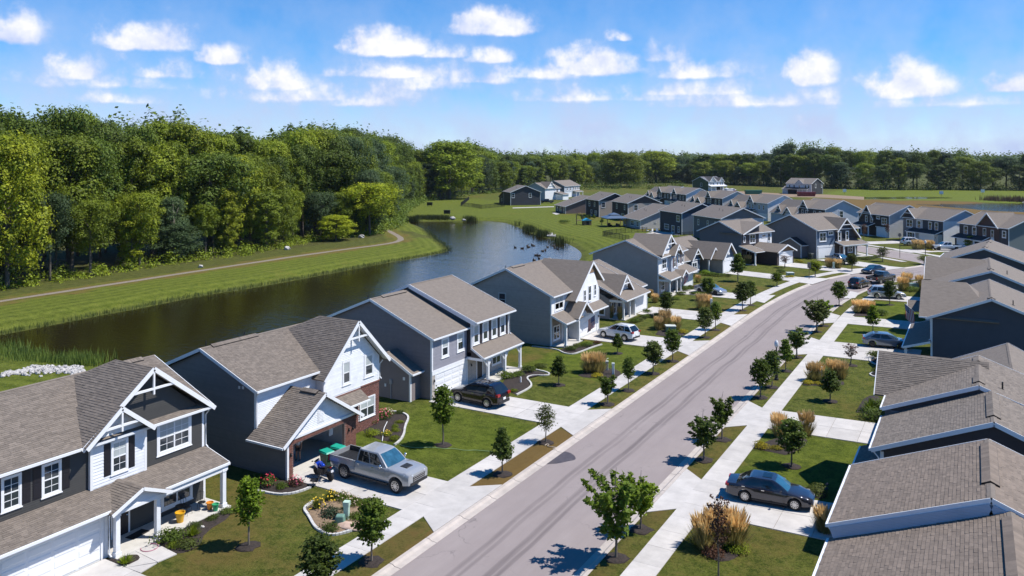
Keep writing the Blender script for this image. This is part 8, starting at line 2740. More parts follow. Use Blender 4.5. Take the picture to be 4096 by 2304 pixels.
def sign_post(p, top, shape, label, face):
 H_ = hgt(p, top)
 o = empty('road_sign', p, face, label, 'road sign')
 MB().box(-.035, -.035, 0, .035, .035, H_ - .05).build('post', mat('brown_post', (.10, .07, .05), .7), o)
 n = 8 if shape == 'oct' else 4
 rr = .40
 pr = [(math.cos(R(22.5 + 45 * i)) * rr, .05, H_ - .42 + math.sin(R(22.5 + 45 * i)) * rr) for i in range(8)] if n == 8 else [(-.27, .05, H_ - .95), (.27, .05, H_ - .95), (.27, .05, H_), (-.27, .05, H_)]
 MB().prism(pr, (0, .012, 0)).build('sign_plate', mat('sign_back', (.20, .19, .17), .5), o)


sign_post(tp(13, 910, 1112), 586, 'oct', 'octagonal sign seen from behind on the corner strip', R(30))
sign_post(tp(16, 585, 330), 660, 'rect', 'narrow sign on a brown post at the bend', R(25))


def bin_(p, rz, label, lid, body=None, s=1.0):
 o = empty('wheeled_bin', p, rz, label, 'bin', 'wheeled rubbish bins')
 o.scale = (s, s, s)
 MB().hexa([(-.26, -.30, .08), (.26, -.30, .08), (.26, .26, .08), (-.26, .26, .08)], [(-.33, -.38, 1.0), (.33, -.38, 1.0), (.33, .38, 1.0), (-.33, .38, 1.0)]).box(-.2, -.39, .55, .2, -.36, .8).build('bin_body', body or mat('bin_green', (.035, .085, .055), .5), o)
 MB().hexa([(-.36, -.42, 1.0), (.36, -.42, 1.0), (.36, .42, 1.0), (-.36, .42, 1.0)], [(-.30, -.34, 1.08), (.30, -.34, 1.08), (.32, .40, 1.12), (-.32, .40, 1.12)]).build('lid', lid, o)
 for sd in (-1, 1): MB().lathe([(.13, -.03), (.13, .03)], (sd * .27, .32, .13), 12, axis='x').build('wheel', TYRE, o)
 MB().tube([(-.25, .46, .98), (.25, .46, .98)], .018, 6).build('handle', PLAST, o)


TEAL = mat('lid_teal', (.01, .30, .21), .45)
q = tp(2, 715, 360); bin_(Vector((q.x, q.y, .05)), R(80), 'green bin with a teal lid beside the motorcycle', TEAL)
bin_(Vector((q.x + .05, q.y + 1.0, .05)), R(95), 'teal lidded bin tucked behind the first one', TEAL)
q = tp(7, 1335, 182); bin_(q, R(90), 'dark green bin at the end of the trussed dormer house', mat('lid_green', (.03, .09, .06), .5), s=1.12)
q = tp(12, 1862, 1198); bin_(q, R(60), 'dark bin by the small store of the corner house', mat('lid_black', (.02, .03, .025), .5), mat('bin_dark', (.018, .03, .024), .5), 1.1)


def pot(p, s, m, label, name='bucket', cat='bucket'):
 o = MB().lathe([(.17 * s, 0), (.25 * s, .5 * s), (.28 * s, .5 * s), (.28 * s, .56 * s), (.24 * s, .56 * s), (.20 * s, .45 * s)], n=16).build(name, m, None, (p.x, p.y, p.z), smooth=False)
 tag(o, label, cat)


pot(tp(1, 1812, 905, .1), 1.0, mat('bucket_yellow', (.60, .32, .01), .45), 'yellow orange bucket on the charcoal house porch')
pot(tp(1, 2112, 778, .1), .75, mat('pot_orange', (.62, .23, .02), .5), 'small orange pot near the last porch post', 'plant_pot', 'pot')
pot(tp(1, 2168, 792, .1), .72, mat('pot_green', (.03, .30, .13), .5), 'small green pot next to the orange one', 'plant_pot', 'pot')
q = tp(1, 1505, 1165, .06)
ringp = [(q.x + .42 * math.cos(t), q.y + .42 * math.sin(t), q.z + .02) for t in [i * math.pi / 12 for i in range(25)]]
tag(MB().tube(ringp, .017, 6).build('hula_hoop', mat('hoop_pink', (.45, .14, .22), .4)), 'pink hoop lying on the path to the porch', 'hoop')
for x, y, s_, lab in ((2035, 965, .16, 'white stone in the porch bed'), (375, 690, .14, None), (1215, 1405, .2, None)):
 if lab: tag(MB().blob((0, 0, .05), (s_, s_ * .7, s_ * .5), 3, 8, 6).build('stone', STONE, None, tp(1, x, y)), lab, 'stone')
q = tp(1, 1815, 850, .1)
o = empty('bistro_table', q, .3, 'black wire bistro table on the porch', 'table')
MB().lathe([(.28, .60), (.28, .63)], n=16).build('table_top', BLACK, o)
for k in range(3): MB().tube([(.24 * math.cos(k * 2.1), .24 * math.sin(k * 2.1), 0), (.05 * math.cos(k * 2.1), .05 * math.sin(k * 2.1), .6)], .012, 5).build('leg', BLACK, o)
for x, y, rz, lab in ((1880, 830, .2, 'black wire chair beside the bistro table'), (2030, 780, -.4, 'black wire chair at the far end of the porch')):
 o = empty('garden_chair', tp(1, x, y, .1), R(90) + rz, lab, 'chair', 'chairs on porches')
 MB().lathe([(.22, .42), (.22, .44)], n=14).build('seat', BLACK, o)
 MB().tube([(-.2, .2, .44), (-.2, .26, .9), (0, .28, .98), (.2, .26, .9), (.2, .2, .44)], .012, 5).tube([(0, .2, .44), (0, .28, .98)], .01, 5).build('backrest', BLACK, o)
 for a, b in ((-1, -1), (1, -1), (-1, 1), (1, 1)): MB().tube([(a * .17, b * .17, .42), (a * .2, b * .2, 0)], .011, 5).build('leg', BLACK, o)
q = tp(1, 1385, 1030, .1)
tag(MB().box(-.3, -.55, 0, .3, .55, .02).build('door_mat', mat('mat_black', (.015, .013, .013), .95), None, q, R(8)), 'black door mat in front of the charcoal house door', 'mat')
# camp chair
o = empty('camp_chair', tp(2, 590, 545), R(-60), 'black folding camp chair at the edge of the drive', 'chair')
MB().add([(-.26, -.25, .42), (.26, -.25, .42), (.26, .22, .36), (-.26, .22, .36), (-.26, -.25, .40), (.26, -.25, .40), (.26, .22, .34), (-.26, .22, .34)], [(0, 1, 2, 3), (7, 6, 5, 4), (0, 4, 5, 1), (2, 6, 7, 3)]).build('seat', BLACK, o)
MB().add([(-.26, .22, .36), (.26, .22, .36), (.27, .36, .88), (-.27, .36, .88), (-.26, .24, .36), (.26, .24, .36), (.27, .38, .88), (-.27, .38, .88)], [(0, 1, 2, 3), (7, 6, 5, 4), (2, 6, 7, 3)]).build('backrest', BLACK, o)
for a in (-1, 1):
 MB().tube([(a * .3, -.28, 0), (-a * .0 + a * .28, .24, .6)], .012, 5).build('leg', PLAST, o); MB().tube([(a * .3, .28, 0), (a * .28, -.24, .58)], .012, 5).build('leg', PLAST, o); MB().tube([(a * .29, -.26, .6), (a * .29, .3, .62)], .02, 5).build('armrest', BLACK, o)


# hot tub and the person in the open garage
TUB = mat('tub_grey', (.46, .50, .52), .5)
q = Vector((-41.3, 39.7, .05))
o = empty('hot_tub', q, 0, 'round pale inflatable hot tub inside the open garage', 'hot tub')
MB().lathe([(.95, .0), (1.0, .1), (1.0, .55), (.96, .66), (.84, .70), (.74, .64), (.72, .3)], n=28).build('tub_wall', TUB, o, smooth=True)
MB().lathe([(.735, .46), (.735, .50)], n=24).build('tub_water', mat('tub_water', (.03, .16, .20), .05), o)
for k in range(14):
 t = k * math.pi / 7
 MB().bar((1.005 * math.cos(t), 1.005 * math.sin(t), .08), (1.005 * math.cos(t), 1.005 * math.sin(t), .6), .02, .03).build('seam', mat('tub_seam', (.36, .40, .42), .5), o)
tag(MB().box(-.45, -.3, 0, .45, .3, .05).build('foot_mat', mat('foot_mat_grey', (.42, .43, .44), .7), None, (-39.6, 38.9, .05), R(10)), 'pale mat on the garage floor before the hot tub', 'mat')
o = MB().add([(-.14, -.02, 0), (.16, -.02, .04), (.20, -.02, .62), (.05, -.02, .72), (-.10, -.02, .66), (-.14, .02, 0), (.16, .02, .04), (.20, .02, .62), (.05, .02, .72), (-.10, .02, .66)], [(0, 1, 2, 3, 4), (9, 8, 7, 6, 5), (0, 5, 6, 1), (1, 6, 7, 2), (2, 7, 8, 3), (3, 8, 9, 4), (4, 9, 5, 0)]).build('towel', mat('towel_white', (.55, .54, .56), .9), None, (-38.35, 41.45, 1.35), R(75))
tag(o, 'white cloth hanging inside the garage opening', 'towel')


def skin_body(name, chain, radii, edges, m, parent):
 me = bpy.data.meshes.new(name)
 me.from_pydata(chain, edges, [])
 o = bpy.data.objects.new(name, me); link(o, parent)
 md = o.modifiers.new('skin', 'SKIN'); md.use_smooth_shade = True
 for v, r_ in zip(me.skin_vertices[0].data, radii): v.radius = (r_, r_)
 me.skin_vertices[0].data[0].use_root = True
 sd = o.modifiers.new('sub', 'SUBSURF'); sd.levels = sd.render_levels = 2
 me.materials.append(m)
 return o


def person(p, rz, label):
 o = empty('person', p, rz, label, 'person')
 SK = mat('skin_tone', (.33, .19, .13), .55)
 ch = [(0, 0, .96), (0, 0, 1.12), (0, -.01, 1.32), (0, 0, 1.46), (0, .0, 1.54), (0, .02, 1.66), (0, .02, 1.76),
  (.10, 0, .90), (.12, .02, .50), (.13, -.02, .09), (.14, .13, .04), (-.10, 0, .90), (-.12, .04, .50), (-.13, -.04, .09), (-.14, .11, .04),
  (.19, 0, 1.42), (.25, .02, 1.14), (.24, .14, .92), (.23, .18, .83), (-.19, 0, 1.42), (-.25, .0, 1.14), (-.25, .06, .90), (-.25, .09, .81)]
 ra = [.145, .135, .15, .09, .055, .095, .07, .095, .065, .045, .04, .095, .065, .045, .04, .065, .045, .034, .03, .065, .045, .034, .03]
 ed = [(0, 1), (1, 2), (2, 3), (3, 4), (4, 5), (5, 6), (0, 7), (7, 8), (8, 9), (9, 10), (0, 11), (11, 12), (12, 13), (13, 14), (3, 15), (15, 16), (16, 17), (17, 18), (3, 19), (19, 20), (20, 21), (21, 22)]
 skin_body('body', ch, ra, ed, SK, o)
 skin_body('shirt', [(0, 0, 1.0), (0, 0, 1.14), (0, -.01, 1.32), (0, 0, 1.43), (.2, 0, 1.40), (.245, .01, 1.22), (-.2, 0, 1.40), (-.245, 0, 1.22)], [.165, .155, .17, .11, .085, .075, .085, .075], [(0, 1), (1, 2), (2, 3), (3, 4), (4, 5), (3, 6), (6, 7)], mat('shirt_white', (.62, .62, .64), .85), o)
 skin_body('shorts', [(0, 0, .98), (.10, 0, .88), (.12, .01, .58), (-.10, 0, .88), (-.12, .02, .58)], [.165, .115, .095, .115, .095], [(0, 1), (1, 2), (0, 3), (3, 4)], mat('shorts_dark', (.03, .03, .035), .9), o)
 MB().blob((0, .0, 1.745), (.105, .115, .095), 2, 12, 8, .06).build('hair', mat('hair_brown', (.03, .02, .014), .7), o, smooth=True)
 for sd in (-1, 1):
  for k, (dx, l) in enumerate(((-.030, .075), (-.010, .085), (.010, .08), (.030, .065))):
   MB().tube([(sd * .235 + dx * .6, .18 if sd > 0 else .09, .82 if sd > 0 else .80), (sd * .235 + dx, .205 if sd > 0 else .11, .78 if sd > 0 else .76), (sd * .235 + dx, .20 if sd > 0 else .10, (.82 if sd > 0 else .80) - l)], [.011, .010, .008], 6).build('finger', SK, o)
  MB().tube([(sd * .21, .17 if sd > 0 else .08, .84 if sd > 0 else .82), (sd * .19, .21 if sd > 0 else .12, .80 if sd > 0 else .78)], [.013, .010], 6).build('thumb', SK, o)
  MB().blob((sd * .13, .07, .045), (.055, .14, .05), 1, 10, 6, .03).build('shoe', mat('shoe_grey', (.12, .12, .13), .7), o, smooth=True)
 MB().blob((0, .115, 1.63), (.018, .025, .028), 1, 8, 6, 0).build('nose', SK, o, smooth=True)


q = tp(2, 425, 292); person(Vector((q.x, q.y, .05)), R(200), 'person in a white shirt and dark shorts standing in the open garage')


# utility boxes
def pedestal(p, s, m, label, h=.95):
 o = empty('utility_pedestal', p, .4, label, 'utility box', 'utility boxes in the front gardens')
 MB().box(-.13 * s, -.13 * s, 0, .13 * s, .13 * s, h * s).build('cabinet', m, o)
 bevel(o.children[0], .03, 2)
 MB().box(-.15 * s, -.15 * s, h * s - .2 * s, .15 * s, .15 * s, h * s + .02).build('lid', m, o)


pedestal(tp(2, 912, 885), 1.15, UTILL, 'pale green pedestal in the island bed', .9)
o = MB().hexa([(-.28, -.24, 0), (.28, -.24, 0), (.28, .24, 0), (-.28, .24, 0)], [(-.24, -.2, .52), (.24, -.2, .52), (.24, .2, .52), (-.24, .2, .52)]).build('utility_dome', UTILG, None, tp(2, 848, 925), .5); bevel(o, .08, 3); tag(o, 'dark green dome box in the island bed', 'utility box')
o = MB().blob((0, 0, .05), (.85, .45, .17), 5, 14, 8, .14).build('boulder', mat('sandstone', (.50, .36, .28), .9, var=.2, vscale=4, bump=.5, bscale=15), None, tp(2, 945, 960), R(10), smooth=True); tag(o, 'flat pinkish boulder in the island bed', 'boulder')
pedestal(tp(7, 955, 830), 1.0, mat('pedestal_white', (.6, .64, .62), .5), 'white pedestal by the pavement, left of two', .9); pedestal(tp(7, 1018, 872), .9, mat('pedestal_white', (.6, .64, .62), .5), 'white pedestal by the pavement, right of two', 1.2)
pedestal(tp(7, 2005, 222), 1.0, mat('pedestal_white', (.6, .64, .62), .5), 'white pedestal beside the tan grasses of the trussed dormer house', 1.5)
pedestal(tp(8, 523, 935), 1.15, mat('pedestal_white', (.6, .64, .62), .5), 'white post among the tan grasses on the east side', 1.15)
pedestal(tp(12, 2168, 1325), 1.1, UTILL, 'pale green post before the corner drive', 1.1)
for k, x, y, s_, lab, mm in ((7, 1595, 440, 1.0, 'low green transformer cabinet among tan grass', UTILG), (12, 1585, 1432, 1.0, 'green cabinet at the bend', UTILG), (8, 965, 215, 1.0, 'grey white cabinet behind the orange tan grass', mat('cabinet_grey', (.34, .36, .36), .5)), (17, 610, 1130, 1.0, 'flat pale cabinet beyond the pale silver suv', UTILL)):
 o = empty('transformer_box', tp(k, x, y), .5, lab, 'utility box', 'transformer boxes')
 MB().box(-.55 * s_, -.5 * s_, 0, .55 * s_, .5 * s_, .68 * s_).build('cabinet', mm, o); bevel(o.children[0], .04, 2)
 MB().box(-.6 * s_, -.55 * s_, .68 * s_, .6 * s_, .55 * s_, .76 * s_).build('lid', mat('lid_pale', (.52, .56, .53), .5) if mm is not UTILL else mm, o)
o = MB().lathe([(.18, 0), (.20, .1), (.09, .2), (.08, .5), (.2, .6), (.24, .72), (.2, .7)], n=14).build('stone_urn', mat('urn_white', (.62, .62, .60), .7), None, tp(6, 1055, 1425)); tag(o, 'white stone urn under the brick window', 'urn')
tag(MB().lathe([(.2, .0), (.2, .03)], n=16).build('cover_plate', WHITE, None, tp(3, 2005, 868)), 'round white cover in the grass near the big tan grass', 'cover')
tag(MB().box(-.05, -.05, 0, .05, .05, .55).build('marker_post', WHITE, None, tp(7, 88, 955)), 'small white marker in the winding bed', 'marker')
# hoses
hp = [tp(2, x, y, .06) for x, y in ((1400, 105), (1480, 140), (1540, 150), (1600, 158), (1680, 155), (1760, 152), (1840, 160), (1900, 168), (1980, 164), (2060, 178), (2130, 186), (2200, 180), (2280, 188), (2370, 194))]
tag(MB().tube(smooth_pl(hp, 2), .022, 5).build('garden_hose', mat('hose_green', (.25, .36, .16), .5)), 'pale green hose lying across the lawn behind the silver grey pickup', 'hose')
hp = [tp(3, x, y, .06) for x, y in ((330, 135), (360, 115), (375, 130), (350, 140), (390, 150), (430, 148), (440, 160), (410, 165))]
tag(MB().tube(smooth_pl(hp, 2), .03, 5).build('garden_hose', mat('hose_tan', (.40, .33, .25), .5)), 'tan hose heap on the browned strip', 'hose')
hp = [tp(7, x, y, .06) for x, y in ((900, 740), (930, 730), (955, 715), (970, 705))]
tag(MB().tube(hp, .03, 5).build('garden_hose', mat('hose_pale', (.45, .48, .36), .5)), 'short pale hose end on the lush lawn', 'hose')
hp = [tp(2, x, y, .12) for x, y in ((1270, 90), (1280, 20))] + [tp(6, x, y, .12) for x, y in ((1285, 1420), (1300, 1385), (1320, 1345))]
tag(MB().tube(smooth_pl(hp, 2), .025, 5).build('garden_hose', WHITE), 'white hose through the bed with yellow globes', 'hose')
# stakes by the staked tree, garden lights
for x, lab in ((937, 'left'), (968, 'right')):
 q = tp(7, x, 1160); tag(MB().box(-.02, -.02, 0, .02, .02, 1.5).build('tree_stake', WOODM, None, q), 'wooden stake on the %s of the staked tree' % lab, 'stake', 'stakes of the staked tree')
for x, y, lab in ((590, 655, 'nearer'), (597, 610, 'farther')):
 o = empty('path_light', tp(4, x, y), 0, 'black path light beside the slate saloon, the %s one' % lab, 'garden light', 'black path lights')
 MB().tube([(0, 0, 0), (0, 0, .5)], .015, 6).build('stem', BLACK, o); MB().lathe([(.03, .48), (.13, .5), (.04, .6)], n=10).build('lamp_shade', BLACK, o)


def flag(p, rz, scale, label, tilt=38):
 """stars and stripes hanging from a short staff"""
 o = empty('flag', p, rz, label, 'flag', 'american flags')
 o.scale = (scale,) * 3
 a = R(tilt)
 tipp = Vector((math.cos(a) * 1.7, 0, math.sin(a) * 1.7))
 MB().tube([(0, 0, 0), tuple(tipp)], .018, 6).build('staff', WHITE, o)
 RD, WH, BL = mat('flag_red', (.42, .02, .035), .8), mat('flag_white', (.66, .66, .68), .8), mat('flag_blue', (.03, .045, .17), .8)
 def pt(u, v):      # u along the staff, v down the cloth
  b = tipp * (1 - .58 * u)
  return (b.x - .10 * v * math.cos(a), .10 * math.sin(u * 7 + v * 3) * (.3 + v), b.z - 1.25 * v)
 for k in range(13):
  mb = MB()
  for j in range(9):
   v0, v1 = j / 9, (j + 1) / 9
   if k < 7 and v0 < .38: continue
   mb.add([pt(k / 13, v0), pt((k + 1) / 13, v0), pt((k + 1) / 13, v1), pt(k / 13, v1)], [(0, 1, 2, 3)])
  mb.build('stripe', RD if k % 2 == 0 else WH, o)
 mb = MB()
 for i in range(7):
  for j in range(3):
   mb.add([pt(i / 13, j * .148), pt((i + 1) / 13, j * .148), pt((i + 1) / 13, (j + 1) * .148), pt(i / 13, (j + 1) * .148)], [(0, 1, 2, 3)])
 c = mb.build('canton', BL, o)
 mb = MB()
 for i in range(9):
  for j in range(5 if i % 2 else 6):
   u, v = (i + .7) / 10.2 * 7 / 13, (j + (.9 if i % 2 else .4)) / 6 * .43
   q = Vector(pt(u, v))
   mb.add([tuple(q + Vector((math.cos(t) * .018, s_ * .006, math.sin(t) * .018))) for s_ in (1,) for t in [R(90 + 72 * n) for n in range(5)]], [(0, 1, 2, 3, 4)])
   mb.add([tuple(q + Vector((math.cos(t) * .018, -.006, math.sin(t) * .018))) for t in [R(90 - 72 * n) for n in range(5)]], [(0, 1, 2, 3, 4)])
 mb.build('star', WH, c)


p_ = (-38.15, 82.2, 1.75); flag(p_, R(-10), 1.15, 'american flag hanging beside the white garage of the tall white gable')
flag((-38.9, 119.6, 1.7), R(-20), .95, 'small american flag on the porch of the white gabled house', 45)
flag((-5.4, 104.4, 2.0), R(205), 1.35, 'american flag on the column of the fifth east house', 40)
# rocks at the pond's near end and elsewhere
rs = random.Random(3)
o = empty('rock_bank', (*tp(5, 480, 850).xy, 0), 0, 'white riprap rocks at the near end of the pond', 'rocks')
mbs = MB()
k_ = 0
for i in range(420):
 t = rs.random()
 x, y = 20 + 820 * t, 880 - 60 * math.sin(t * 2.6) + rs.gauss(0, 22) * (1 if t > .25 else .4)
 q = tp(5, x, min(925, max(795, y)))
 s_ = rs.uniform(.10, .26)
 lc = (q.x - o.location.x, q.y - o.location.y, s_ * .3)
 if k_ < 170:
  mb = MB().blob((0, 0, 0), (s_, s_ * rs.uniform(.7, 1.1), s_ * .7), i, 6, 4, .3)
  mb.build('rock', STONE, o, lc); k_ += 1
 else: mbs.blob(lc, (s_, s_ * rs.uniform(.7, 1.1), s_ * .7), i, 6, 4, .3)
w = mbs.build('rock_fill', STONE, o); w['kind'] = 'stuff'
o = empty('rock_bank', (*tp(14, 2250, 875, -.6).xy, -.6), 0, 'white rocks at the pond outlet on the garden side', 'rocks')
for i in range(60):
 q = tp(14, rs.uniform(2190, 2310), rs.uniform(845, 895), -.6); s_ = rs.uniform(.2, .45)
 MB().blob((0, 0, 0), (s_, s_, s_ * .6), i, 6, 4, .3).build('rock', STONE, o, (q.x - o.location.x, q.y - o.location.y, .1))
for k, x, y, s_, lab in ((14, 360, 480, 1.5, 'white boulder at the wood edge by the meadow'), (14, 1070, 678, .7, 'small pale stone by the reeds'), (14, 920, 655, 1.1, 'flat pale stone near the black box at the inlet')):
 tag(MB().blob((0, 0, .2), (s_, s_ * .7, s_ * .5), x, 9, 6, .25).build('boulder', STONE, None, tp(k, x, y)), lab, 'boulder')
for x, y, s_, lab in ((909, 598, .9, 'pale boulder below the low lime tree'), (722, 628, .8, 'pale boulder at the wood edge left of the path bend'), (505, 673, .5, 'small pale stone beside the gravel path')):
 tag(MB().blob((0, 0, .2), (s_, s_ * .8, s_ * .7), x, 9, 6, .22).build('boulder', STONE, None, gp(x, y)), lab, 'boulder')
# geese
GS = MB().blob((0, 0, .12), (.42, .2, .17), 4, 12, 8, .04).tube([(.28, 0, .18), (.40, 0, .36), (.42, 0, .52), (.52, 0, .56)], [.085, .05, .045, .03], 8).hexa([(-.36, -.07, .12), (-.62, -.02, .2), (-.62, .02, .2), (-.36, .07, .12)][::-1], [(-.36, -.05, .2), (-.62, -.02, .24), (-.62, .02, .24), (-.36, .05, .2)][::-1])
GM = GS.mesh('goose', mat('goose_brown', (.045, .037, .030), .8), True)
for x, y in ((1760, 1043), (1855, 1055), (1925, 1020), (1937, 1037), (1988, 1010), (2006, 1020), (2195, 1037), (2278, 1020), (2292, 1046), (2326, 1062), (2128, 1090), (2166, 1080), (2040, 1147), (2078, 1150), (2080, 1190), (2004, 1212), (2021, 1216)):
 o = inst('goose', GM, None, tp(14, x, y, -1.02), rnd.uniform(0, 6.28), 1.05); tag(o, 'dark goose floating on the blue part of the pond', 'goose', 'geese on the pond')
# black boxes on posts in the meadow
for x, y, lab in ((790, 405, 'farthest'), (613, 490, 'middle'), (846, 605, 'nearest')):
 o = empty('nest_box', tp(14, x, y), .4, 'black box on short legs in the mown meadow, the %s of three' % lab, 'box', 'black boxes in the meadow')
 MB().box(-1.1, -.5, .5, 1.1, .5, 1.7).build('box', BLACK, o); MB().box(-1.2, -.6, 1.7, 1.2, .6, 1.78).build('lid', BLACK, o)
 for sd in (-1, 1): MB().box(sd * .8 - .06, -.06, 0, sd * .8 + .06, .06, .5).build('leg', BLACK, o)


def fence(pts, h, label, step=1.9):
 P = [tp(*q) for q in pts]
 o = empty('garden_fence', P[0], 0, label, 'fence')
 for p in resample([Vector((p.x, p.y)) for p in P], step):
  MB().box(-.035, -.035, 0, .035, .035, h + .06).build('post', BLACK, o, (p.x - P[0].x, p.y - P[0].y, 0))
 rail, pk = MB(), MB()
 for a, b in zip(P[:-1], P[1:]):
  A, B = a - P[0], b - P[0]
  for z in (.12, h - .15, h - .02): rail.bar((A.x, A.y, z), (B.x, B.y, z), .035, .035)
  n = int((b - a).length / .14)
  for i in range(n):
   c = A.lerp(B, (i + .5) / n); pk.box(c.x - .011, c.y - .011, .05, c.x + .011, c.y + .011, h)
 rail.build('rail', BLACK, o)
 w = pk.build('picket', BLACK, o); w['kind'] = 'stuff'


fence([(11, 1570, 1088), (11, 1440, 1062), (11, 1218, 1022), (11, 1345, 1000), (11, 1520, 980), (11, 1690, 970), (11, 1810, 965)], 1.35, 'black metal fence round the navy house garden')
fence([(14, 1140, 400), (14, 1090, 440), (14, 1032, 486), (14, 1180, 500), (14, 1310, 520), (14, 1480, 505), (14, 1620, 490)], 1.6, 'dark fence round the garden near the wood', 3.0)
fence([(11, 2165, 1050), (11, 2380, 1030), (11, 2450, 1020)], 1.3, 'short black fence behind the white gabled house')
# gazebo with a two tier metal roof
p = tp(11, 1368, 890)
o = empty('gazebo', p, R(40), 'gazebo with a blue grey two tier metal roof', 'gazebo')
GZ = mat('gazebo_metal', (.13, .18, .25), .4, .4)
def tier(s0, s1, z0, z1): return MB().hexa([(-s0, -s0, z0), (s0, -s0, z0), (s0, s0, z0), (-s0, s0, z0)], [(-s1, -s1, z1), (s1, -s1, z1), (s1, s1, z1), (-s1, s1, z1)])
tier(3.3, 1.3, 2.6, 3.4).build('roof', GZ, o); tier(1.5, .1, 3.55, 4.1).build('roof_tier', GZ, o)
for a in (-1, 1):
 for b in (-1, 1): MB().box(a * 2.9 - .08, b * 2.9 - .08, 0, a * 2.9 + .08, b * 2.9 + .08, 2.6).build('post', WOODM, o)
for dx, dy, lab in ((-1.4, .2, 'left'), (.9, .9, 'middle'), (1.6, -1.2, 'right')):
 q = p + Vector((dx, dy, 0)); s_ = empty('garden_sofa', q, rnd.uniform(0, 3), 'dark cushioned seat under the gazebo, the %s one' % lab, 'seat', 'seats under the gazebo')
 MB().box(-.6, -.4, 0, .6, .4, .45).build('seat', PLAST, s_); MB().box(-.6, .3, .45, .6, .45, .9).build('backrest', PLAST, s_)
# play frame and playhouse
p = tp(11, 905, 868)
o = empty('climbing_frame', p, R(30), 'wooden climbing frame with an arched top on the far lawn', 'play frame')
for a, b in ((-.9, -.7), (.9, -.7), (-.9, .7), (.9, .7)): MB().box(a - .07, b - .07, 0, a + .07, b + .07, 3.0).build('post', WOODM, o)
MB().box(-1, -.8, 1.3, 1, .8, 1.4).build('platform', WOODM, o)
MB().tube([(-.9, 0, 2.8), (-.6, 0, 3.4), (0, 0, 3.7), (.6, 0, 3.4), (.9, 0, 2.8)], .12, 6).build('arch', WOODM, o); MB().hexa([(1, -.3, 1.3), (2.8, -.3, .1), (2.8, .3, .1), (1, .3, 1.3)], [(1, -.3, 1.4), (2.8, -.3, .2), (2.8, .3, .2), (1, .3, 1.4)]).build('slide', mat('slide_pale', (.5, .5, .4), .4), o)
p = tp(11, 1003, 872)
o = empty('playhouse', p, R(40), 'small brown playhouse with a bright blue roof', 'playhouse')
MB().box(-1.2, -1.0, 0, 1.2, 1.0, 1.4).build('wall', WOODM, o); MB().prism([(-1.4, -1.2, 1.4), (1.4, -1.2, 1.4), (0, -1.2, 2.1)], (0, 2.4, 0)).build('roof', mat('roof_cyan', (.03, .30, .48), .5), o); MB().box(-.4, -1.05, .1, .4, -1.0, 1.2).build('door', DARKIN, o)
for i, (x, y) in enumerate(((950, 805), (998, 808), (1045, 800), (1097, 798), (1207, 856))):
 q = tp(11, x, y); put_bush(LF_DARK, q, 1.0, 3.0, 'dark columnar evergreen behind the play frame, number %d from the left' % (i + 1) if i < 4 else 'dark columnar evergreen left of the gazebo', 'columnar evergreens on the far lawn', 'evergreen')
put_bush(LF_DARK, tp(11, 705, 848), 2.8, 2.0, 'dark dome bush alone on the far lawn', 'bushes on the far lawn', 'bush', 'bush')
for x, y, lab in ((1820, 965, 'left'), (1870, 975, 'middle'), (1955, 970, 'right')):
 c_ = empty('garden_chair', tp(11, x, y), rnd.uniform(0, 6), 'pale garden chair on the navy house patio, the %s one' % lab, 'chair', 'chairs on the patio')
 MB().box(-.35, -.35, .3, .35, .35, .4).build('seat', WHITE, c_); MB().box(-.35, .3, .4, .35, .38, 1.1).build('backrest', WHITE, c_)
 for a, b in ((-1, -1), (1, -1), (-1, 1), (1, 1)): MB().box(a * .3 - .03, b * .3 - .03, 0, a * .3 + .03, b * .3 + .03, .3).build('leg', WHITE, c_)
o = flat('patio', [tp(11, x, y).xy for x, y in ((1790, 985), (2250, 1010), (2270, 990), (1960, 955))], .03, CONC, kind='structure')
o = flat('patio', [tp(11, x, y).xy for x, y in ((535, 712), (590, 735), (650, 722), (600, 705))], .03, CONC, kind='structure')
o = flat('path_strip', [tp(14, x, y).xy for x, y in ((1725, 505), (2280, 488), (2282, 497), (1727, 515))], .03, CONC, kind='structure')


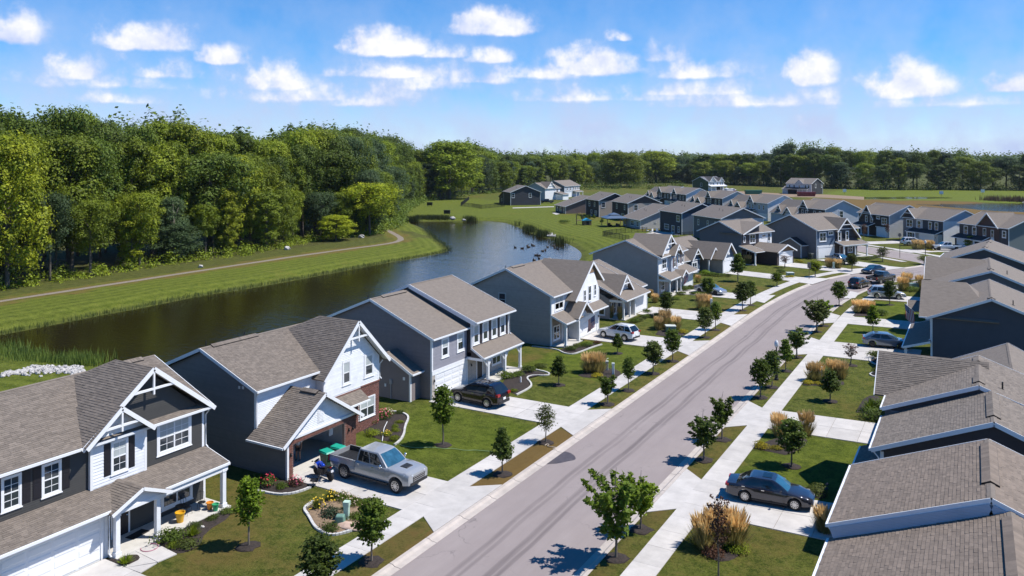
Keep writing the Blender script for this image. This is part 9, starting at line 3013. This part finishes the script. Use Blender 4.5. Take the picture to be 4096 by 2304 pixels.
def skip(p, rz, m, label, load):
 o = empty('skip', p, rz, label, 'skip', 'builders skips')
 MB().hexa([(-4.2, -1.4, 0), (4.2, -1.4, 0), (4.2, 1.4, 0), (-4.2, 1.4, 0)], [(-4.6, -1.5, 2.2), (4.6, -1.5, 2.2), (4.6, 1.5, 2.2), (-4.6, 1.5, 2.2)]).build('container', m, o)
 for k in range(8): MB().box(-4.0 + k * 1.14 - .06, -1.6, .1, -4.0 + k * 1.14 + .06, 1.6, 2.1).build('rib', m, o)
 MB().box(-4.65, -1.6, 2.1, 4.65, 1.6, 2.28).build('rim', m, o)
 if load: MB().blob((.6, 0, 2.2), (3.4, 1.2, 1.3), 3, 12, 8, .35).build('rubble', load, o)


RDM = mat('skip_red', (.16, .012, .018), .5, var=.2)
skip(tp(12, 755, 335), R(22), RDM, 'dark red skip heaped with white rubbish by the unfinished house', mat('rubbish_white', (.6, .6, .6), .8, var=.5, vscale=2)); skip(tp(12, 1800, 352), R(25), RDM, 'dark red skip in front of the black walled unfinished house', None); skip(tp(12, 1090, 325), R(30), mat('skip_green', (.015, .14, .09), .5, var=.2), 'green skip on the bare plots', None)
for k, x, y, lab in ((13, 168, 262, 'left'), (13, 1467, 292, 'middle'), (13, 2022, 268, 'right')):
 o = empty('meadow_marker', tp(k, x, y), .3, 'white marker box on a stake beyond the far creek, the %s one' % lab, 'marker', 'white markers in the far meadow')
 MB().box(-.06, -.06, 0, .06, .06, 2.2).build('stake', WOODM, o); MB().box(-.9, -.3, 1.4, .9, .3, 3.0).build('plate', WHITE, o)
tag(flat('bare_plot', [tp(12, x, y).xy for x, y in ((560, 325), (880, 345), (1500, 360), (2050, 372), (2576, 400), (2576, 360), (2080, 330), (1460, 315), (900, 285), (600, 310))], .03, DIRT), kind='structure')
for o in list(COL.objects):
 if o.type == 'EMPTY' and o.parent is None and o.get('label') and len(o['label'].split()) > 16: print('LONG', o['label'])


def haze():
 mb = MB().box(-4300, -1300, -3.2, 4300, 6700, 62)
 m = bpy.data.materials.new('haze_air'); m.use_nodes = True
 nt = m.node_tree; nt.nodes.remove(nt.nodes['Principled BSDF'])
 v = nt.nodes.new('ShaderNodeVolumePrincipled')
 v.inputs['Color'].default_value = (.72, .84, 1, 1); v.inputs['Density'].default_value = .00004; v.inputs['Anisotropy'].default_value = .2
 nt.links.new(v.outputs[0], nt.nodes['Material Output'].inputs['Volume'])
 tag(mb.build('haze', m), kind='stuff')


haze()
